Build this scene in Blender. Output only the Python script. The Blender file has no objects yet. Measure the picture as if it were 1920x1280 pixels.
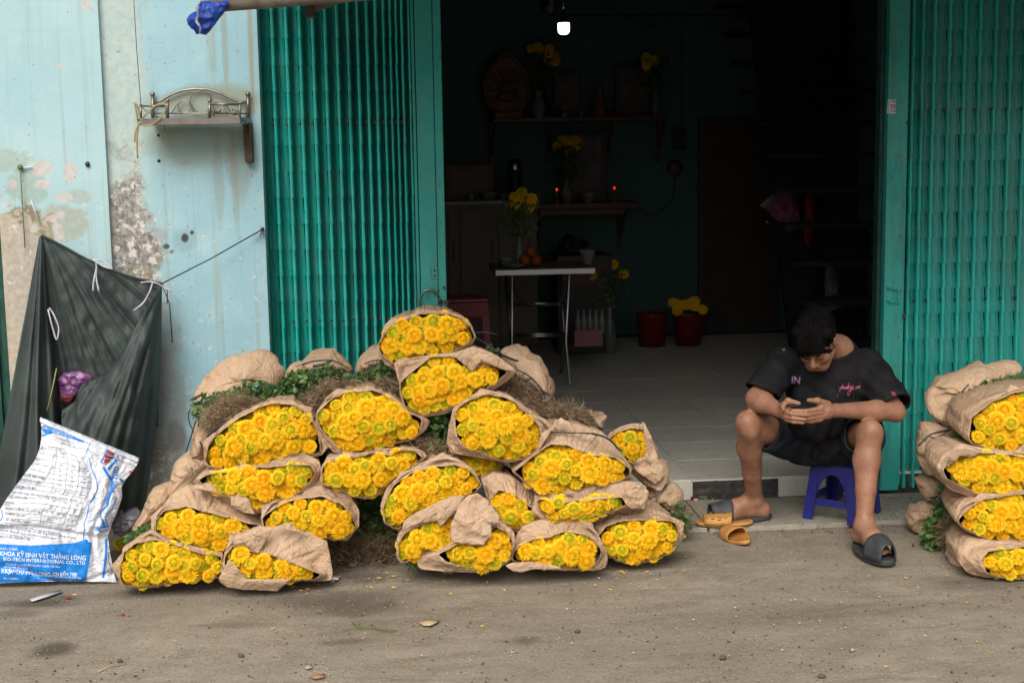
import bpy, bmesh, math, random
import numpy as np
from math import radians, sin, cos, pi, sqrt
from mathutils import Vector, Matrix, noise
from mathutils.bvhtree import BVHTree

scene = bpy.context.scene
COL = scene.collection
random.seed(7)

# ---------------------------------------------------------------- camera
F_PX, PITCH, YAW, ROLL, EYE = 2667.0, radians(8), radians(5), radians(-0.9), 1.6
fw = Vector((sin(YAW)*cos(PITCH), cos(YAW)*cos(PITCH), -sin(PITCH)))
r0 = Vector((cos(YAW), -sin(YAW), 0)); u0 = r0.cross(fw)
rt = r0*cos(ROLL) + u0*sin(ROLL); up = -r0*sin(ROLL) + u0*cos(ROLL)
CAM = Vector((0, 0, EYE))
cd = bpy.data.cameras.new('camera'); cam = bpy.data.objects.new('camera', cd); COL.objects.link(cam)
cd.sensor_width = 36; cd.lens = 36*F_PX/1920; cd.clip_start = .05; cd.clip_end = 300
cam.matrix_world = Matrix(((rt.x, up.x, -fw.x, 0), (rt.y, up.y, -fw.y, 0), (rt.z, up.z, -fw.z, EYE), (0, 0, 0, 1)))
cd.dof.use_dof = True; cd.dof.focus_distance = 5.35; cd.dof.aperture_fstop = 5.0
scene.camera = cam

# ---------------------------------------------------------------- daylight (overcast)
SUN_EL, SUN_AZ = radians(45), radians(196)       # azimuth measured clockwise from +Y
w = bpy.data.worlds.new('World'); scene.world = w; w.use_nodes = True
wn = w.node_tree; bg = wn.nodes['Background']
sky = wn.nodes.new('ShaderNodeTexSky'); sky.sky_type = 'NISHITA'; sky.sun_disc = False
sky.sun_elevation = SUN_EL; sky.sun_rotation = SUN_AZ
sky.air_density = 1.0; sky.dust_density = 5.0; sky.ozone_density = .6
hs = wn.nodes.new('ShaderNodeHueSaturation'); hs.inputs['Saturation'].default_value = .30
wn.links.new(sky.outputs[0], hs.inputs['Color']); wn.links.new(hs.outputs[0], bg.inputs['Color'])
bg.inputs['Strength'].default_value = .095
sl = bpy.data.lights.new('sun', 'SUN'); sl.energy = 1.5; sl.angle = radians(40); sl.color = (1, .955, .88)
so = bpy.data.objects.new('sun', sl); COL.objects.link(so)
sd = Vector((sin(SUN_AZ)*cos(SUN_EL), cos(SUN_AZ)*cos(SUN_EL), sin(SUN_EL)))
so.rotation_euler = sd.to_track_quat('Z', 'Y').to_euler(); so.location = (0, -3, 8)
vs = scene.view_settings; vs.view_transform = 'Standard'; vs.look = 'None'; vs.gamma = 1; vs.exposure = 0.62
vs.use_curve_mapping = False
scene.cycles.max_bounces = 6; scene.cycles.diffuse_bounces = 4

# ---------------------------------------------------------------- picture -> place
def ray(px, py): return fw + rt*((px-960)/F_PX) - up*((py-640)/F_PX)
def atY(px, py, y): d = ray(px, py); return CAM + d*(y/d.y)
def atZ(px, py, z): d = ray(px, py); return CAM + d*((z-EYE)/d.z)
def crop(x0, y0, s, pts): return [(x0+x/s, y0+y/s) for x, y in pts]

# ---------------------------------------------------------------- object helpers
def origin_of(p):
    v = Vector((0, 0, 0))
    while p is not None:
        v += Vector(p.location); p = p.parent
    return v
def link(name, me, parent=None, pivot=None):
    o = bpy.data.objects.new(name, me); COL.objects.link(o)
    if parent is not None: o.parent = parent
    if pivot is not None: o.location = Vector(pivot) - origin_of(parent)
    return o
def mesh(name, V, Fc, mat, parent=None, smooth=True, keep=False):
    """world-space verts; the origin of a top-level mesh goes to its base"""
    V = [Vector(v) for v in V]
    if parent is None and not keep:
        xs = [v.x for v in V]; ys = [v.y for v in V]; zs = [v.z for v in V]
        piv = Vector(((min(xs)+max(xs))/2, (min(ys)+max(ys))/2, min(zs)))
    else: piv = origin_of(parent)
    me = bpy.data.meshes.new(name)
    me.from_pydata([tuple(v-piv) for v in V], [], Fc); me.update()
    if isinstance(mat, (list, tuple)):
        for m in mat: me.materials.append(m)
    else: me.materials.append(mat)
    if smooth: me.polygons.foreach_set('use_smooth', [True]*len(me.polygons))
    return link(name, me, parent, piv if parent is None else None)
def tag(o, label, cat, group=None):
    o['label'] = label; o['category'] = cat
    if group: o['group'] = group
    return o
def thing(name, label, cat, loc, group=None):
    o = bpy.data.objects.new(name, None); COL.objects.link(o); o.location = loc; o.empty_display_size = .1
    return tag(o, label, cat, group)
def structure(o): o['kind'] = 'structure'; return o
def stuff(o): o['kind'] = 'stuff'; return o

class MB:
    """collects simple shapes into one mesh"""
    def __init__(s): s.V = []; s.F = []
    def add(s, V, F):
        n = len(s.V); s.V += [Vector(v) for v in V]; s.F += [tuple(i+n for i in f) for f in F]; return s
    def box(s, a, b, bev=0, M=None):
        a = Vector(a); b = Vector(b); lo = Vector([min(a[i], b[i]) for i in range(3)]); hi = Vector([max(a[i], b[i]) for i in range(3)])
        if bev <= 0:
            V = [Vector((x, y, z)) for x in (lo.x, hi.x) for y in (lo.y, hi.y) for z in (lo.z, hi.z)]
            F = [(0, 1, 3, 2), (4, 6, 7, 5), (0, 4, 5, 1), (2, 3, 7, 6), (0, 2, 6, 4), (1, 5, 7, 3)]
        else:
            bm = bmesh.new(); bmesh.ops.create_cube(bm, size=1)
            for v in bm.verts: v.co = Vector([lo[i]+(v.co[i]+.5)*(hi[i]-lo[i]) for i in range(3)])
            bmesh.ops.bevel(bm, geom=bm.edges[:], offset=bev, segments=2, affect='EDGES', profile=.6)
            bm.verts.index_update(); V = [v.co.copy() for v in bm.verts]; F = [tuple(v.index for v in f.verts) for f in bm.faces]; bm.free()
        if M is not None: V = [M @ v for v in V]
        return s.add(V, F)
    def tube(s, pts, r, seg=8, cap=True):
        pts = [Vector(p) for p in pts]; n = len(pts); R = r if hasattr(r, '__len__') else [r]*n
        V = []; t0 = None; a = None
        for i, p in enumerate(pts):
            t = (pts[min(i+1, n-1)] - pts[max(i-1, 0)]); t = t.normalized() if t.length > 1e-9 else Vector((0, 0, 1))
            if a is None: a = t.orthogonal().normalized()
            a = (a - t*a.dot(t)); a = a.normalized() if a.length > 1e-6 else t.orthogonal().normalized()
            b = t.cross(a)
            V += [p + (a*cos(2*pi*k/seg) + b*sin(2*pi*k/seg))*R[i] for k in range(seg)]
        F = [(i*seg+k, i*seg+(k+1) % seg, (i+1)*seg+(k+1) % seg, (i+1)*seg+k) for i in range(n-1) for k in range(seg)]
        if cap: F += [tuple(range(seg))[::-1], tuple((n-1)*seg+k for k in range(seg))]
        return s.add(V, F)
    def lathe(s, prof, c, seg=20, M=None):
        V = [Vector((r*cos(2*pi*k/seg), r*sin(2*pi*k/seg), z)) for r, z in prof for k in range(seg)]
        F = [(i*seg+k, i*seg+(k+1) % seg, (i+1)*seg+(k+1) % seg, (i+1)*seg+k) for i in range(len(prof)-1) for k in range(seg)]
        V = [(M @ v if M else v) + Vector(c) for v in V]
        return s.add(V, F)
    def ball(s, c, r, seg=10, sc=(1, 1, 1)):
        return s.add(*sphere(c, r, seg, sc))
    def build(s, name, mat, parent=None, smooth=False): return mesh(name, s.V, s.F, mat, parent, smooth)
def sphere(c, r, seg=10, sc=(1, 1, 1)):
    c = Vector(c); rings = max(4, seg//2+1); V = []; F = []
    for i in range(rings+1):
        th = pi*i/rings
        for k in range(seg):
            V.append(c + Vector((r*sc[0]*sin(th)*cos(2*pi*k/seg), r*sc[1]*sin(th)*sin(2*pi*k/seg), r*sc[2]*cos(th))))
    F = [(i*seg+k, (i+1)*seg+k, (i+1)*seg+(k+1) % seg, i*seg+(k+1) % seg) for i in range(rings) for k in range(seg)]
    return V, F
def grid_faces(nu, nv, off=0, close_u=False):
    F = []
    for j in range(nv-1):
        for i in range(nu if close_u else nu-1):
            i2 = (i+1) % nu
            F.append((off+j*nu+i, off+j*nu+i2, off+(j+1)*nu+i2, off+(j+1)*nu+i))
    return F
def solidify(o, t, off=0):
    m = o.modifiers.new('thickness', 'SOLIDIFY'); m.thickness = t; m.offset = off; return o
def fbm(x, y, z, sc, oct=3):
    return noise.fractal((x*sc, y*sc, z*sc), 1.0, 2.0, oct)

# ---------------------------------------------------------------- material helpers
class Mat:
    def __init__(s, name, rough=.6, metal=0, spec=.3):
        s.m = bpy.data.materials.new(name); s.m.use_nodes = True; s.t = s.m.node_tree
        s.b = s.t.nodes['Principled BSDF']; s.set('Roughness', rough); s.set('Metallic', metal); s.set('Specular IOR Level', spec)
    def put(s, sock, v):
        if isinstance(v, bpy.types.NodeSocket): s.t.links.new(v, sock)
        elif isinstance(v, (tuple, list)) and len(v) == 3 and sock.type == 'RGBA': sock.default_value = (*v, 1)
        else: sock.default_value = v
    def set(s, k, v): s.put(s.b.inputs[k], v); return s
    def n(s, typ, ins=None, **props):
        nd = s.t.nodes.new('ShaderNode'+typ)
        for k, v in props.items(): setattr(nd, k, v)
        for k, v in (ins or {}).items(): s.put(nd.inputs[k], v)
        return nd
    def math(s, op, a, b=0.0, c=None):
        nd = s.n('Math', {0: a, 1: b}, operation=op)
        if c is not None: s.put(nd.inputs[2], c)
        return nd.outputs[0]
    def pos(s):
        if not hasattr(s, '_p'): s._p = s.n('NewGeometry').outputs['Position']
        return s._p
    def obj(s):
        if not hasattr(s, '_o'): s._o = s.n('TexCoord').outputs['Object']
        return s._o
    def scaled(s, v, sc, loc=(0, 0, 0)): return s.n('Mapping', {0: v, 1: loc, 3: sc}).outputs[0]
    def noise(s, v, scale, detail=4, rough=.55, dist=0): return s.n('TexNoise', {'Vector': v, 'Scale': scale, 'Detail': detail, 'Roughness': rough, 'Distortion': dist}).outputs[0]
    def ramp(s, f, a, b, lo=0., hi=1.): return s.n('MapRange', {0: f, 1: a, 2: b, 3: lo, 4: hi}, clamp=True).outputs[0]
    def mix(s, f, a, b, mode='MIX'):
        nd = s.t.nodes.new('ShaderNodeMix'); nd.data_type = 'RGBA'; nd.blend_type = mode; nd.clamp_factor = True
        s.put(nd.inputs[0], f); s.put(nd.inputs[6], a if isinstance(a, bpy.types.NodeSocket) else (*a, 1)); s.put(nd.inputs[7], b if isinstance(b, bpy.types.NodeSocket) else (*b, 1))
        return nd.outputs[2]
    def bump(s, h, strength=.3, dist=.01, prev=None):
        nd = s.n('Bump', {'Height': h, 'Strength': strength, 'Distance': dist})
        if prev is not None: s.t.links.new(prev, nd.inputs['Normal'])
        s.t.links.new(nd.outputs[0], s.b.inputs['Normal']); return nd.outputs[0]
    def color(s, c): return s.set('Base Color', c)
    def blob(s, P, cx, cz, rx, rz, warp, amp=.5, soft=.25):
        """dirt spot of its own shape at world (x,z); warp: noise socket 0..1"""
        q = s.n('Mapping', {0: P, 1: (-cx/rx, 0, -cz/rz), 3: (1/rx, 0, 1/rz)}).outputs[0]
        l = s.n('VectorMath', {0: q}, operation='LENGTH').outputs['Value']
        l = s.math('ADD', l, s.math('MULTIPLY', s.math('SUBTRACT', warp, .5), amp*2))
        return s.ramp(l, 1+soft, 1-soft)
def plain(name, col, rough=.6, metal=0, spec=.3, var=.12, scale=8, bump=0, bscale=60):
    m = Mat(name, rough, metal, spec)
    n = m.noise(m.obj(), scale, 4)
    m.color(m.mix(m.ramp(n, .3, .7), tuple(c*(1-var) for c in col), tuple(min(1, c*(1+var)) for c in col)))
    if bump: m.bump(m.noise(m.obj(), bscale, 3), bump, .004)
    return m.m

# wall paint ------------------------------------------------------------
WY = 6.08       # facade plane
def wx(px, py=500): return atY(px, py, WY).x
def wz(px, py): return atY(px, py, WY).z
def wall_mat(name, base, base2, heavy):
    m = Mat(name, .75, spec=.2); P = m.pos()
    n1 = m.noise(P, 2.2, 5, .6); n2 = m.noise(P, 9, 5, .62); n3 = m.noise(P, 40, 4, .6); n4 = m.noise(P, 3.5, 8, .68, .6); n5 = m.noise(P, 20, 5, .62, .8)
    c = m.mix(m.ramp(n1, .3, .7), base, base2)
    c = m.mix(m.math('MULTIPLY', m.ramp(n2, .5, .8), .35), c, (.50, .62, .58))
    # rain streaks
    st = m.noise(m.scaled(P, (22, 1, .55)), 1, 5, .65); st2 = m.noise(m.scaled(P, (60, 1, .8)), 1, 3, .6)
    hi = m.ramp(n1, .35, .65)
    c = m.mix(m.math('MULTIPLY', m.math('MULTIPLY', m.ramp(st, .53, .72), m.ramp(st2, .36, .56)), .8), c, (.27, .30, .23))
    peel_c = m.mix(m.ramp(n3, .35, .65), (.66, .58, .53), (.55, .52, .47))
    old_c = m.mix(m.ramp(n2, .35, .65), (.20, .165, .09), (.34, .30, .22))
    grey_c = m.mix(m.ramp(n3, .4, .6), (.13, .135, .135), (.33, .32, .30))
    mix_grime = m.mix(m.ramp(n4, .42, .58), grey_c, old_c)
    mix_grime = m.mix(m.ramp(m.noise(P, 24, 8, .75), .53, .56), mix_grime, peel_c)
    # grime concentrated low, as rising damp does
    sep = m.n('SeparateXYZ', {0: P}); z = sep.outputs['Z']; x = sep.outputs['X']
    if heavy:
        damp = m.ramp(m.math('ADD', z, m.math('MULTIPLY', m.math('SUBTRACT', n4, .5), 2.6)), 1.62, 1.25)
        mid = m.ramp(m.math('ADD', m.math('ABSOLUTE', m.math('SUBTRACT', x, wx(245)-.01)), m.math('MULTIPLY', m.math('SUBTRACT', n2, .5), .22)), .12, .08)
        low = m.ramp(m.math('ADD', z, m.math('MULTIPLY', m.math('SUBTRACT', n2, .5), 1.6)), .95, .3)
        pale = m.mix(m.ramp(n3, .35, .65), (.36, .47, .45), (.47, .52, .47))
        c = m.mix(m.math('MULTIPLY', mid, .85), c, pale)
        k = m.math('MULTIPLY', mid, damp)
        c = m.mix(k, c, mix_grime)
        lowx = m.ramp(m.math('ADD', x, m.math('MULTIPLY', n2, .3)), wx(420), wx(330))
        c = m.mix(m.math('MULTIPLY', m.math('MULTIPLY', low, lowx), .9), c, mix_grime)
        sp = m.ramp(m.noise(P, 34, 6, .7), .63, .66)
        c = m.mix(m.math('MULTIPLY', sp, m.ramp(z, 1.9, 1.2)), c, peel_c)
        # round soot marks, fixing holes, bracket dirt
        for (px, py, rx, rz, a, col) in ((347, 446, .016, .020, .95, (.03, .03, .035)), (360, 436, .009, .009, .95, (.04, .04, .045)), (312, 462, .012, .010, .9, (.05, .05, .055)),
                                        (322, 472, .008, .008, .7, (.1, .1, .11)), (300, 440, .03, .028, .5, (.3, .26, .28)), (350, 450, .05, .05, .22, (.1, .1, .1)),
                                        (465, 255, .022, .115, .8, (.10, .075, .05)), (447, 300, .05, .16, .45, (.24, .24, .18)), (400, 192, .19, .07, .75, (.26, .26, .17)), (360, 270, .20, .09, .5, (.27, .29, .22)), (300, 225, .10, .10, .5, (.30, .32, .22)), (420, 60, .012, .22, .5, (.25, .24, .16)), (470, 80, .010, .30, .6, (.28, .25, .15)), (395, 60, .02, .2, .35, (.25, .27, .2)), (410, 340, .02, .2, .4, (.25, .27, .22)), (440, 330, .014, .22, .4, (.25, .25, .2)),
                                        (330, 815, .045, .065, .85, (.12, .12, .12)), (300, 640, .07, .2, .45, (.36, .35, .33)), (310, 780, .09, .28, .55, (.27, .27, .25))):
            b = m.blob(P, wx(px, py), wz(px, py), rx, rz, n2, .45, .22)
            c = m.mix(m.math('MULTIPLY', b, a), c, col)
    else:
        for (px, py, rx, rz, a, col) in ((40, 440, .13, .12, .95, (.25, .20, .11)), (120, 415, .10, .07, .6, (.42, .38, .28)), (55, 350, .09, .07, .45, (.33, .36, .27)), (150, 370, .05, .03, .5, (.40, .38, .30)), (15, 300, .1, .05, .5, (.36, .40, .31)),
                                        (20, 560, .12, .40, 1, (.50, .43, .34)), (60, 520, .1, .25, .9, (.46, .42, .35)), (150, 560, .16, .1, .4, (.5, .48, .4))):
            b = m.blob(P, wx(px, py), wz(px, py), rx, rz, m.math('ADD', m.math('MULTIPLY', n2, .6), m.math('MULTIPLY', n5, .4)), 1.3, .07)
            c = m.mix(m.math('MULTIPLY', b, a), c, m.mix(m.ramp(n3, .35, .65), tuple(v*.75 for v in col), col))
        for (px, py, rx, rz) in ((80, 316, .045, .030), (137, 322, .028, .034), (85, 345, .036, .02), (125, 372, .034, .018), (26, 344, .02, .014), (68, 428, .016, .018), (112, 432, .02, .03), (100, 410, .02, .012), (118, 404, .012, .02), (116, 125, .012, .007), (165, 12, .02, .02)):
            b = m.blob(P, wx(px, py), wz(px, py), rx*1.05, rz*1.05, n5, 1.3, .05)
            c = m.mix(m.math('MULTIPLY', b, .8), c, m.mix(m.ramp(n3, .35, .65), (.46, .42, .40), (.58, .52, .49)))
        # ghost of an old painted sign
        for (px, py, rx, rz) in ((75, 58, .13, .011), (48, 98, .014, .07), (80, 98, .014, .075), (106, 98, .014, .075), (135, 98, .014, .075), (15, 100, .012, .06)):
            b = m.blob(P, wx(px, py), wz(px, py), rx, rz, n3, .35, .35)
            c = m.mix(m.math('MULTIPLY', b, .22), c, (.30, .46, .42))
        edge = m.ramp(m.noise(P, 26, 8, .75), .62, .64)
        c = m.mix(m.math('MULTIPLY', edge, m.ramp(z, 1.75, 1.35)), c, peel_c)
    rust = m.ramp(m.noise(P, 55, 2, .5), .70, .73)
    c = m.mix(m.math('MULTIPLY', rust, .7), c, (.34, .18, .10))
    m.color(c)
    h = m.math('ADD', m.math('MULTIPLY', n2, .5), m.math('ADD', m.math('MULTIPLY', m.ramp(m.noise(P, 24, 8, .75), .5, .56), .5), m.math('MULTIPLY', n3, .4)))
    m.bump(h, .22, .006)
    return m.m
M = {}
M['wall'] = wall_mat('painted_wall_blue', (.255, .44, .505), (.34, .515, .56), True)
M['wall_l'] = wall_mat('painted_wall_mint', (.305, .485, .525), (.39, .555, .58), False)

def ground_mat():
    m = Mat('packed_dirt_concrete', .85, spec=.15); P = m.pos()
    n1 = m.noise(P, .9, 6, .6, .3); n2 = m.noise(P, 7, 8, .7); n3 = m.noise(P, 90, 3, .6); n4 = m.noise(m.scaled(P, (1, 3.5, 1)), 2.6, 7, .7, .5)
    c = m.mix(m.ramp(n1, .34, .66), (.225, .192, .145), (.32, .275, .21))
    c = m.mix(m.math('MULTIPLY', m.ramp(n4, .5, .66), .55), c, (.145, .115, .080))
    c = m.mix(m.math('MULTIPLY', m.ramp(n4, .45, .28), .45), c, (.36, .315, .24))
    c = m.mix(m.math('MULTIPLY', m.ramp(n2, .42, .62), .5), c, (.19, .16, .118))
    c = m.mix(m.math('MULTIPLY', m.ramp(n3, .55, .75), .4), c, (.40, .36, .29))
    c = m.mix(m.math('MULTIPLY', m.ramp(n3, .45, .28), .45), c, (.10, .085, .065))
    vo = m.n('TexVoronoi', {'Vector': P, 'Scale': 60, 'Randomness': 1}); vd = vo.outputs['Distance']
    c = m.mix(m.math('MULTIPLY', m.ramp(vd, .16, .08), m.ramp(m.noise(P, 5, 2), .45, .65)), c, (.09, .08, .065))
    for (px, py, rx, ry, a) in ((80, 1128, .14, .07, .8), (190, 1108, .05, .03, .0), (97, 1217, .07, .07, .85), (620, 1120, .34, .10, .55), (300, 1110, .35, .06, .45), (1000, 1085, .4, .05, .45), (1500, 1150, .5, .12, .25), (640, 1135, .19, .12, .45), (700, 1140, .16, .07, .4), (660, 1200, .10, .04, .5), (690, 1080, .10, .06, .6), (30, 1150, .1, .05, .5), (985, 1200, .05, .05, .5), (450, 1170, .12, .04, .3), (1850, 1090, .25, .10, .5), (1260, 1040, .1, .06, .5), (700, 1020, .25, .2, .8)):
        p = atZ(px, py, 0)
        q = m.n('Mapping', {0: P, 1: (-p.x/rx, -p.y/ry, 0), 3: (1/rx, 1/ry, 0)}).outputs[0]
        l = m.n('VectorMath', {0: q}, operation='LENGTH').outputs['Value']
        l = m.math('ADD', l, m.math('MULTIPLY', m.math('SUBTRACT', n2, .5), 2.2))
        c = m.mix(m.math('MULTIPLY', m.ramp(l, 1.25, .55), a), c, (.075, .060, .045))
    m.color(c)
    h = m.math('ADD', m.math('MULTIPLY', n3, .5), m.math('ADD', m.math('MULTIPLY', n2, 1.2), m.math('MULTIPLY', m.ramp(vd, .25, .05), .5)))
    m.bump(h, .55, .012)
    return m.m
M['ground'] = ground_mat()

def gate_mat(name, dark=1.0):
    m = Mat(name, .42, spec=.45); P = m.pos()
    n1 = m.noise(P, 3, 5, .6); n2 = m.noise(m.scaled(P, (14, 14, 1.6)), 1, 6, .7); n3 = m.noise(P, 70, 5, .65); rnd = m.n('ObjectInfo').outputs['Random']
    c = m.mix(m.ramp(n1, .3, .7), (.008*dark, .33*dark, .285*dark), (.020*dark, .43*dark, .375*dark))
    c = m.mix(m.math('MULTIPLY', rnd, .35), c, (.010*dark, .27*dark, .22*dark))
    c = m.mix(m.math('MULTIPLY', m.ramp(n2, .50, .70), .65), c, (.025, .11, .08))
    c = m.mix(m.math('MULTIPLY', m.ramp(m.noise(P, 7, 6, .7), .42, .66), .30), c, (.13, .30, .26))
    c = m.mix(m.math('MULTIPLY', m.ramp(n3, .61, .68), .9), c, (.085, .042, .022))
    c = m.mix(m.math('MULTIPLY', m.ramp(n3, .36, .30), .5), c, (.20, .48, .40))
    m.color(c)
    m.bump(m.math('ADD', n3, m.math('MULTIPLY', n2, .6)), .2, .004)
    return m
g = gate_mat('gate_paint_teal'); M['gate'] = g.m; M['gate_rib'] = gate_mat('gate_rib_highlight_paint', 1.35).m  # ribs: same teal, lightened so the light they catch is in the colour
# the sheet leaves carry an embossed lozenge relief
g2 = gate_mat('gate_sheet_embossed', .82)
wv = g2.n('TexWave', {'Vector': g2.scaled(g2.pos(), (46, 0, 9.5)), 'Scale': .5, 'Distortion': .4}, wave_type='BANDS', bands_direction='DIAGONAL').outputs['Fac']
wv2 = g2.n('TexWave', {'Vector': g2.scaled(g2.pos(), (-46, 0, 9.5)), 'Scale': .5, 'Distortion': 0}, wave_type='BANDS', bands_direction='DIAGONAL').outputs['Fac']
g2.bump(g2.math('MAXIMUM', wv, wv2), .3, .003); M['sheet'] = g2.m

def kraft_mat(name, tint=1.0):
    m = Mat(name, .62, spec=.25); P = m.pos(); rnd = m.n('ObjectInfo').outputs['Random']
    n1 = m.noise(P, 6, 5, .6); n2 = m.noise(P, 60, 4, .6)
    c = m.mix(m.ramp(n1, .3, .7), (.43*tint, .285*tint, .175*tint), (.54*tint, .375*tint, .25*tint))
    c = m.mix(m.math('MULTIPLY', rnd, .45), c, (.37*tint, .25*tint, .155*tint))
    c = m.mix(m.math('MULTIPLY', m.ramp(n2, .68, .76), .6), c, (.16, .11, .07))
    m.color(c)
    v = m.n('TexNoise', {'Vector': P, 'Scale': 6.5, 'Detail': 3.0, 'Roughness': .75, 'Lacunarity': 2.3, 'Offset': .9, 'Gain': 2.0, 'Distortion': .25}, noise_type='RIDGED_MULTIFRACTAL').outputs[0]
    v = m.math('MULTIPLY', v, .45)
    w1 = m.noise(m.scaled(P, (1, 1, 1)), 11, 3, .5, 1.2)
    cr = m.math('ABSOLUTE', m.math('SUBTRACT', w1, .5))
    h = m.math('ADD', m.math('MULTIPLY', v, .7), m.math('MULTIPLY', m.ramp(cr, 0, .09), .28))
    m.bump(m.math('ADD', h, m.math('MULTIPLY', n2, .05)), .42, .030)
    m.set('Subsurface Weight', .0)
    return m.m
M['kraft'] = kraft_mat('kraft_paper'); M['kraft_dark'] = kraft_mat('kraft_paper_darker', .72)  # second one is the same kraft in a darker tint

def petal_mat(name, yellow, amber, green, gsize):
    m = Mat(name, .55, spec=.2)
    at = m.n('Attribute', attribute_name='tone'); sep = m.n('SeparateColor', {0: at.outputs['Color']})
    t, tip, j = sep.outputs[0], sep.outputs[1], sep.outputs[2]; rnd = m.n('ObjectInfo').outputs['Random']
    c = m.mix(m.math('ADD', m.math('MULTIPLY', rnd, .8), m.math('MULTIPLY', j, .35)), amber, yellow)
    c = m.mix(m.math('MULTIPLY', m.math('SUBTRACT', 1., tip), .3), c, tuple(v*k for v, k in zip(amber, (.80, .58, .8))))
    c = m.mix(m.math('MULTIPLY', m.ramp(tip, .7, 1.), .35), c, (.96, .74, .06))
    gs = m.math('MULTIPLY', m.math('ADD', .35, rnd), gsize)
    c = m.mix(m.math('MULTIPLY', m.ramp(m.math('DIVIDE', t, gs), 1.0, .25), .9), c, green)
    m.color(c); m.set('Subsurface Weight', .12); m.set('Subsurface Radius', (.01, .006, .001)); m.set('Subsurface Scale', .6)
    return m.m
M['pet_y'] = petal_mat('chrysanthemum_lemon', (.91, .63, .012), (.92, .55, .006), (.36, .42, .012), .42)
M['pet_a'] = petal_mat('chrysanthemum_amber', (.93, .585, .007), (.94, .50, .004), (.66, .52, .01), .16)
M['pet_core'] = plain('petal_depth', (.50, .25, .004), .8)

def leaf_mat(name, a, b):
    m = Mat(name, .5, spec=.35); rnd = m.n('TexNoise', {'Vector': m.pos(), 'Scale': 30}).outputs[0]
    m.color(m.mix(m.ramp(rnd, .35, .65), a, b)); m.set('Subsurface Weight', 0)
    return m.m
M['leaf'] = leaf_mat('chrysanthemum_leaves', (.026, .070, .018), (.12, .20, .055))
M['root'] = leaf_mat('dried_roots', (.12, .075, .04), (.33, .24, .145))
M['string'] = plain('black_plastic_tie', (.02, .022, .03), .35, spec=.5)
# ================================================================ SETTING
# ground: fine near the camera, reaching far out
def ground():
    xs = sorted(set([-60, -30, -12, -6] + [-3.2+.08*i for i in range(86)] + [6, 12, 30, 60]))
    ys = sorted(set([-60, -20, -6, 0, 2] + [3+.08*i for i in range(41)] + [6.4, 8, 12, 30, 60]))
    V = []
    for y in ys:
        for x in xs:
            z = .006*(fbm(x, y, 0, 1.3, 4)) - .003 if (-3.2 < x < 3.6 and 2.9 < y < 6.3) else -.004
            V.append((x, y, z))
    return structure(mesh('ground', V, grid_faces(len(xs), len(ys)), M['ground'], keep=True))
ground()

conc = Mat('worn_concrete', .8, spec=.2)
P = conc.pos(); a = conc.noise(P, 5, 6, .65); b = conc.noise(P, 60, 4, .6)
c = conc.mix(conc.ramp(a, .3, .7), (.25, .225, .18), (.36, .335, .27))
c = conc.mix(conc.math('MULTIPLY', conc.ramp(b, .6, .72), .7), c, (.12, .10, .075))
c = conc.mix(conc.math('MULTIPLY', conc.ramp(conc.noise(P, 14, 7, .75), .56, .64), .7), c, (.14, .12, .09))
conc.color(c); conc.bump(conc.math('ADD', a, b), .3, .006); M['conc'] = conc.m
M['dark_conc'] = plain('broken_dark_mortar', (.055, .05, .046), .9, var=.5, scale=30, bump=.8, bscale=40)
# apron: a low strip of slabs in front of the step, a child slab each
apron = structure(MB().box((.2, 5.60, -.05), (3.6, 6.05, .006)).build('apron', M['dark_conc']))
xx = .22
random.seed(3)
for wdt in (.52, .55, .60, .58, .62, .55):
    mb = MB(); z = .018+random.uniform(-.002, .002); mb.box((xx, 5.59+random.uniform(-.008, .004), -.03), (xx+wdt-.006, 6.035, z), .004)
    mb.build('slab', M['conc'], apron); xx += wdt

# shop building: one thing, its walls and riser tiles are parts
shop = thing('shop_house', 'pale blue plastered shop house with a dark open front room', 'building', (.6, WY, 0))
shop_side = .015
mb = MB()   # wall right of the recess, up to the left gate; top runs out of view
def wall_grid(x0, x1, z0, z1, y, nz=40, amp=.004, nx=12):
    V = [];
    for j in range(nz+1):
        for i in range(nx+1):
            x = x0+(x1-x0)*i/nx; z = z0+(z1-z0)*j/nz
            V.append((x, y+amp*fbm(x, 3, z, 3.5, 4), z))
    return V, grid_faces(nx+1, nz+1)
xl, xg = wx(196, 240)+.005, wx(492, 300)
V, Fc = wall_grid(xl-.05, xg, 0, 3.4, WY, 60, .005, 30); mb.add(V, Fc)
mb.add([(xg, WY+.004, 0), (xg, WY+.30, 0), (xg, WY+.30, 3.4), (xg, WY+.004, 3.4)], [(0, 1, 2, 3)])
mb.build('wall_bay', M['wall'], shop, True)
mb = MB(); V, Fc = wall_grid(wx(8, 500)-.0, xl, 0, 3.4, WY-.028, 60, .003, 22); mb.add(V, Fc)
mb.add([(xl, WY-.028, 0), (xl, WY+.01, 0), (xl, WY+.01, 3.4), (xl, WY-.028, 3.4)], [(0, 1, 2, 3)])
x8 = wx(8, 500); mb.add([(x8, WY-.028, 0), (x8, WY+.2, 0), (x8, WY+.2, 3.4), (x8, WY-.028, 3.4)], [(3, 2, 1, 0)])
mb.build('wall_panel', M['wall_l'], shop, True)
# facade above the gates, and right end
M['facade'] = plain('facade_plaster', (.30, .45, .46), .8)
MB().box((xg, WY-.02, 2.62), (4.6, WY+.25, 3.4)).build('lintel', M['facade'], shop)
MB().box((3.55, WY-.02, 0), (4.6, WY+.25, 2.62)).build('wall_end', M['facade'], shop)
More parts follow.
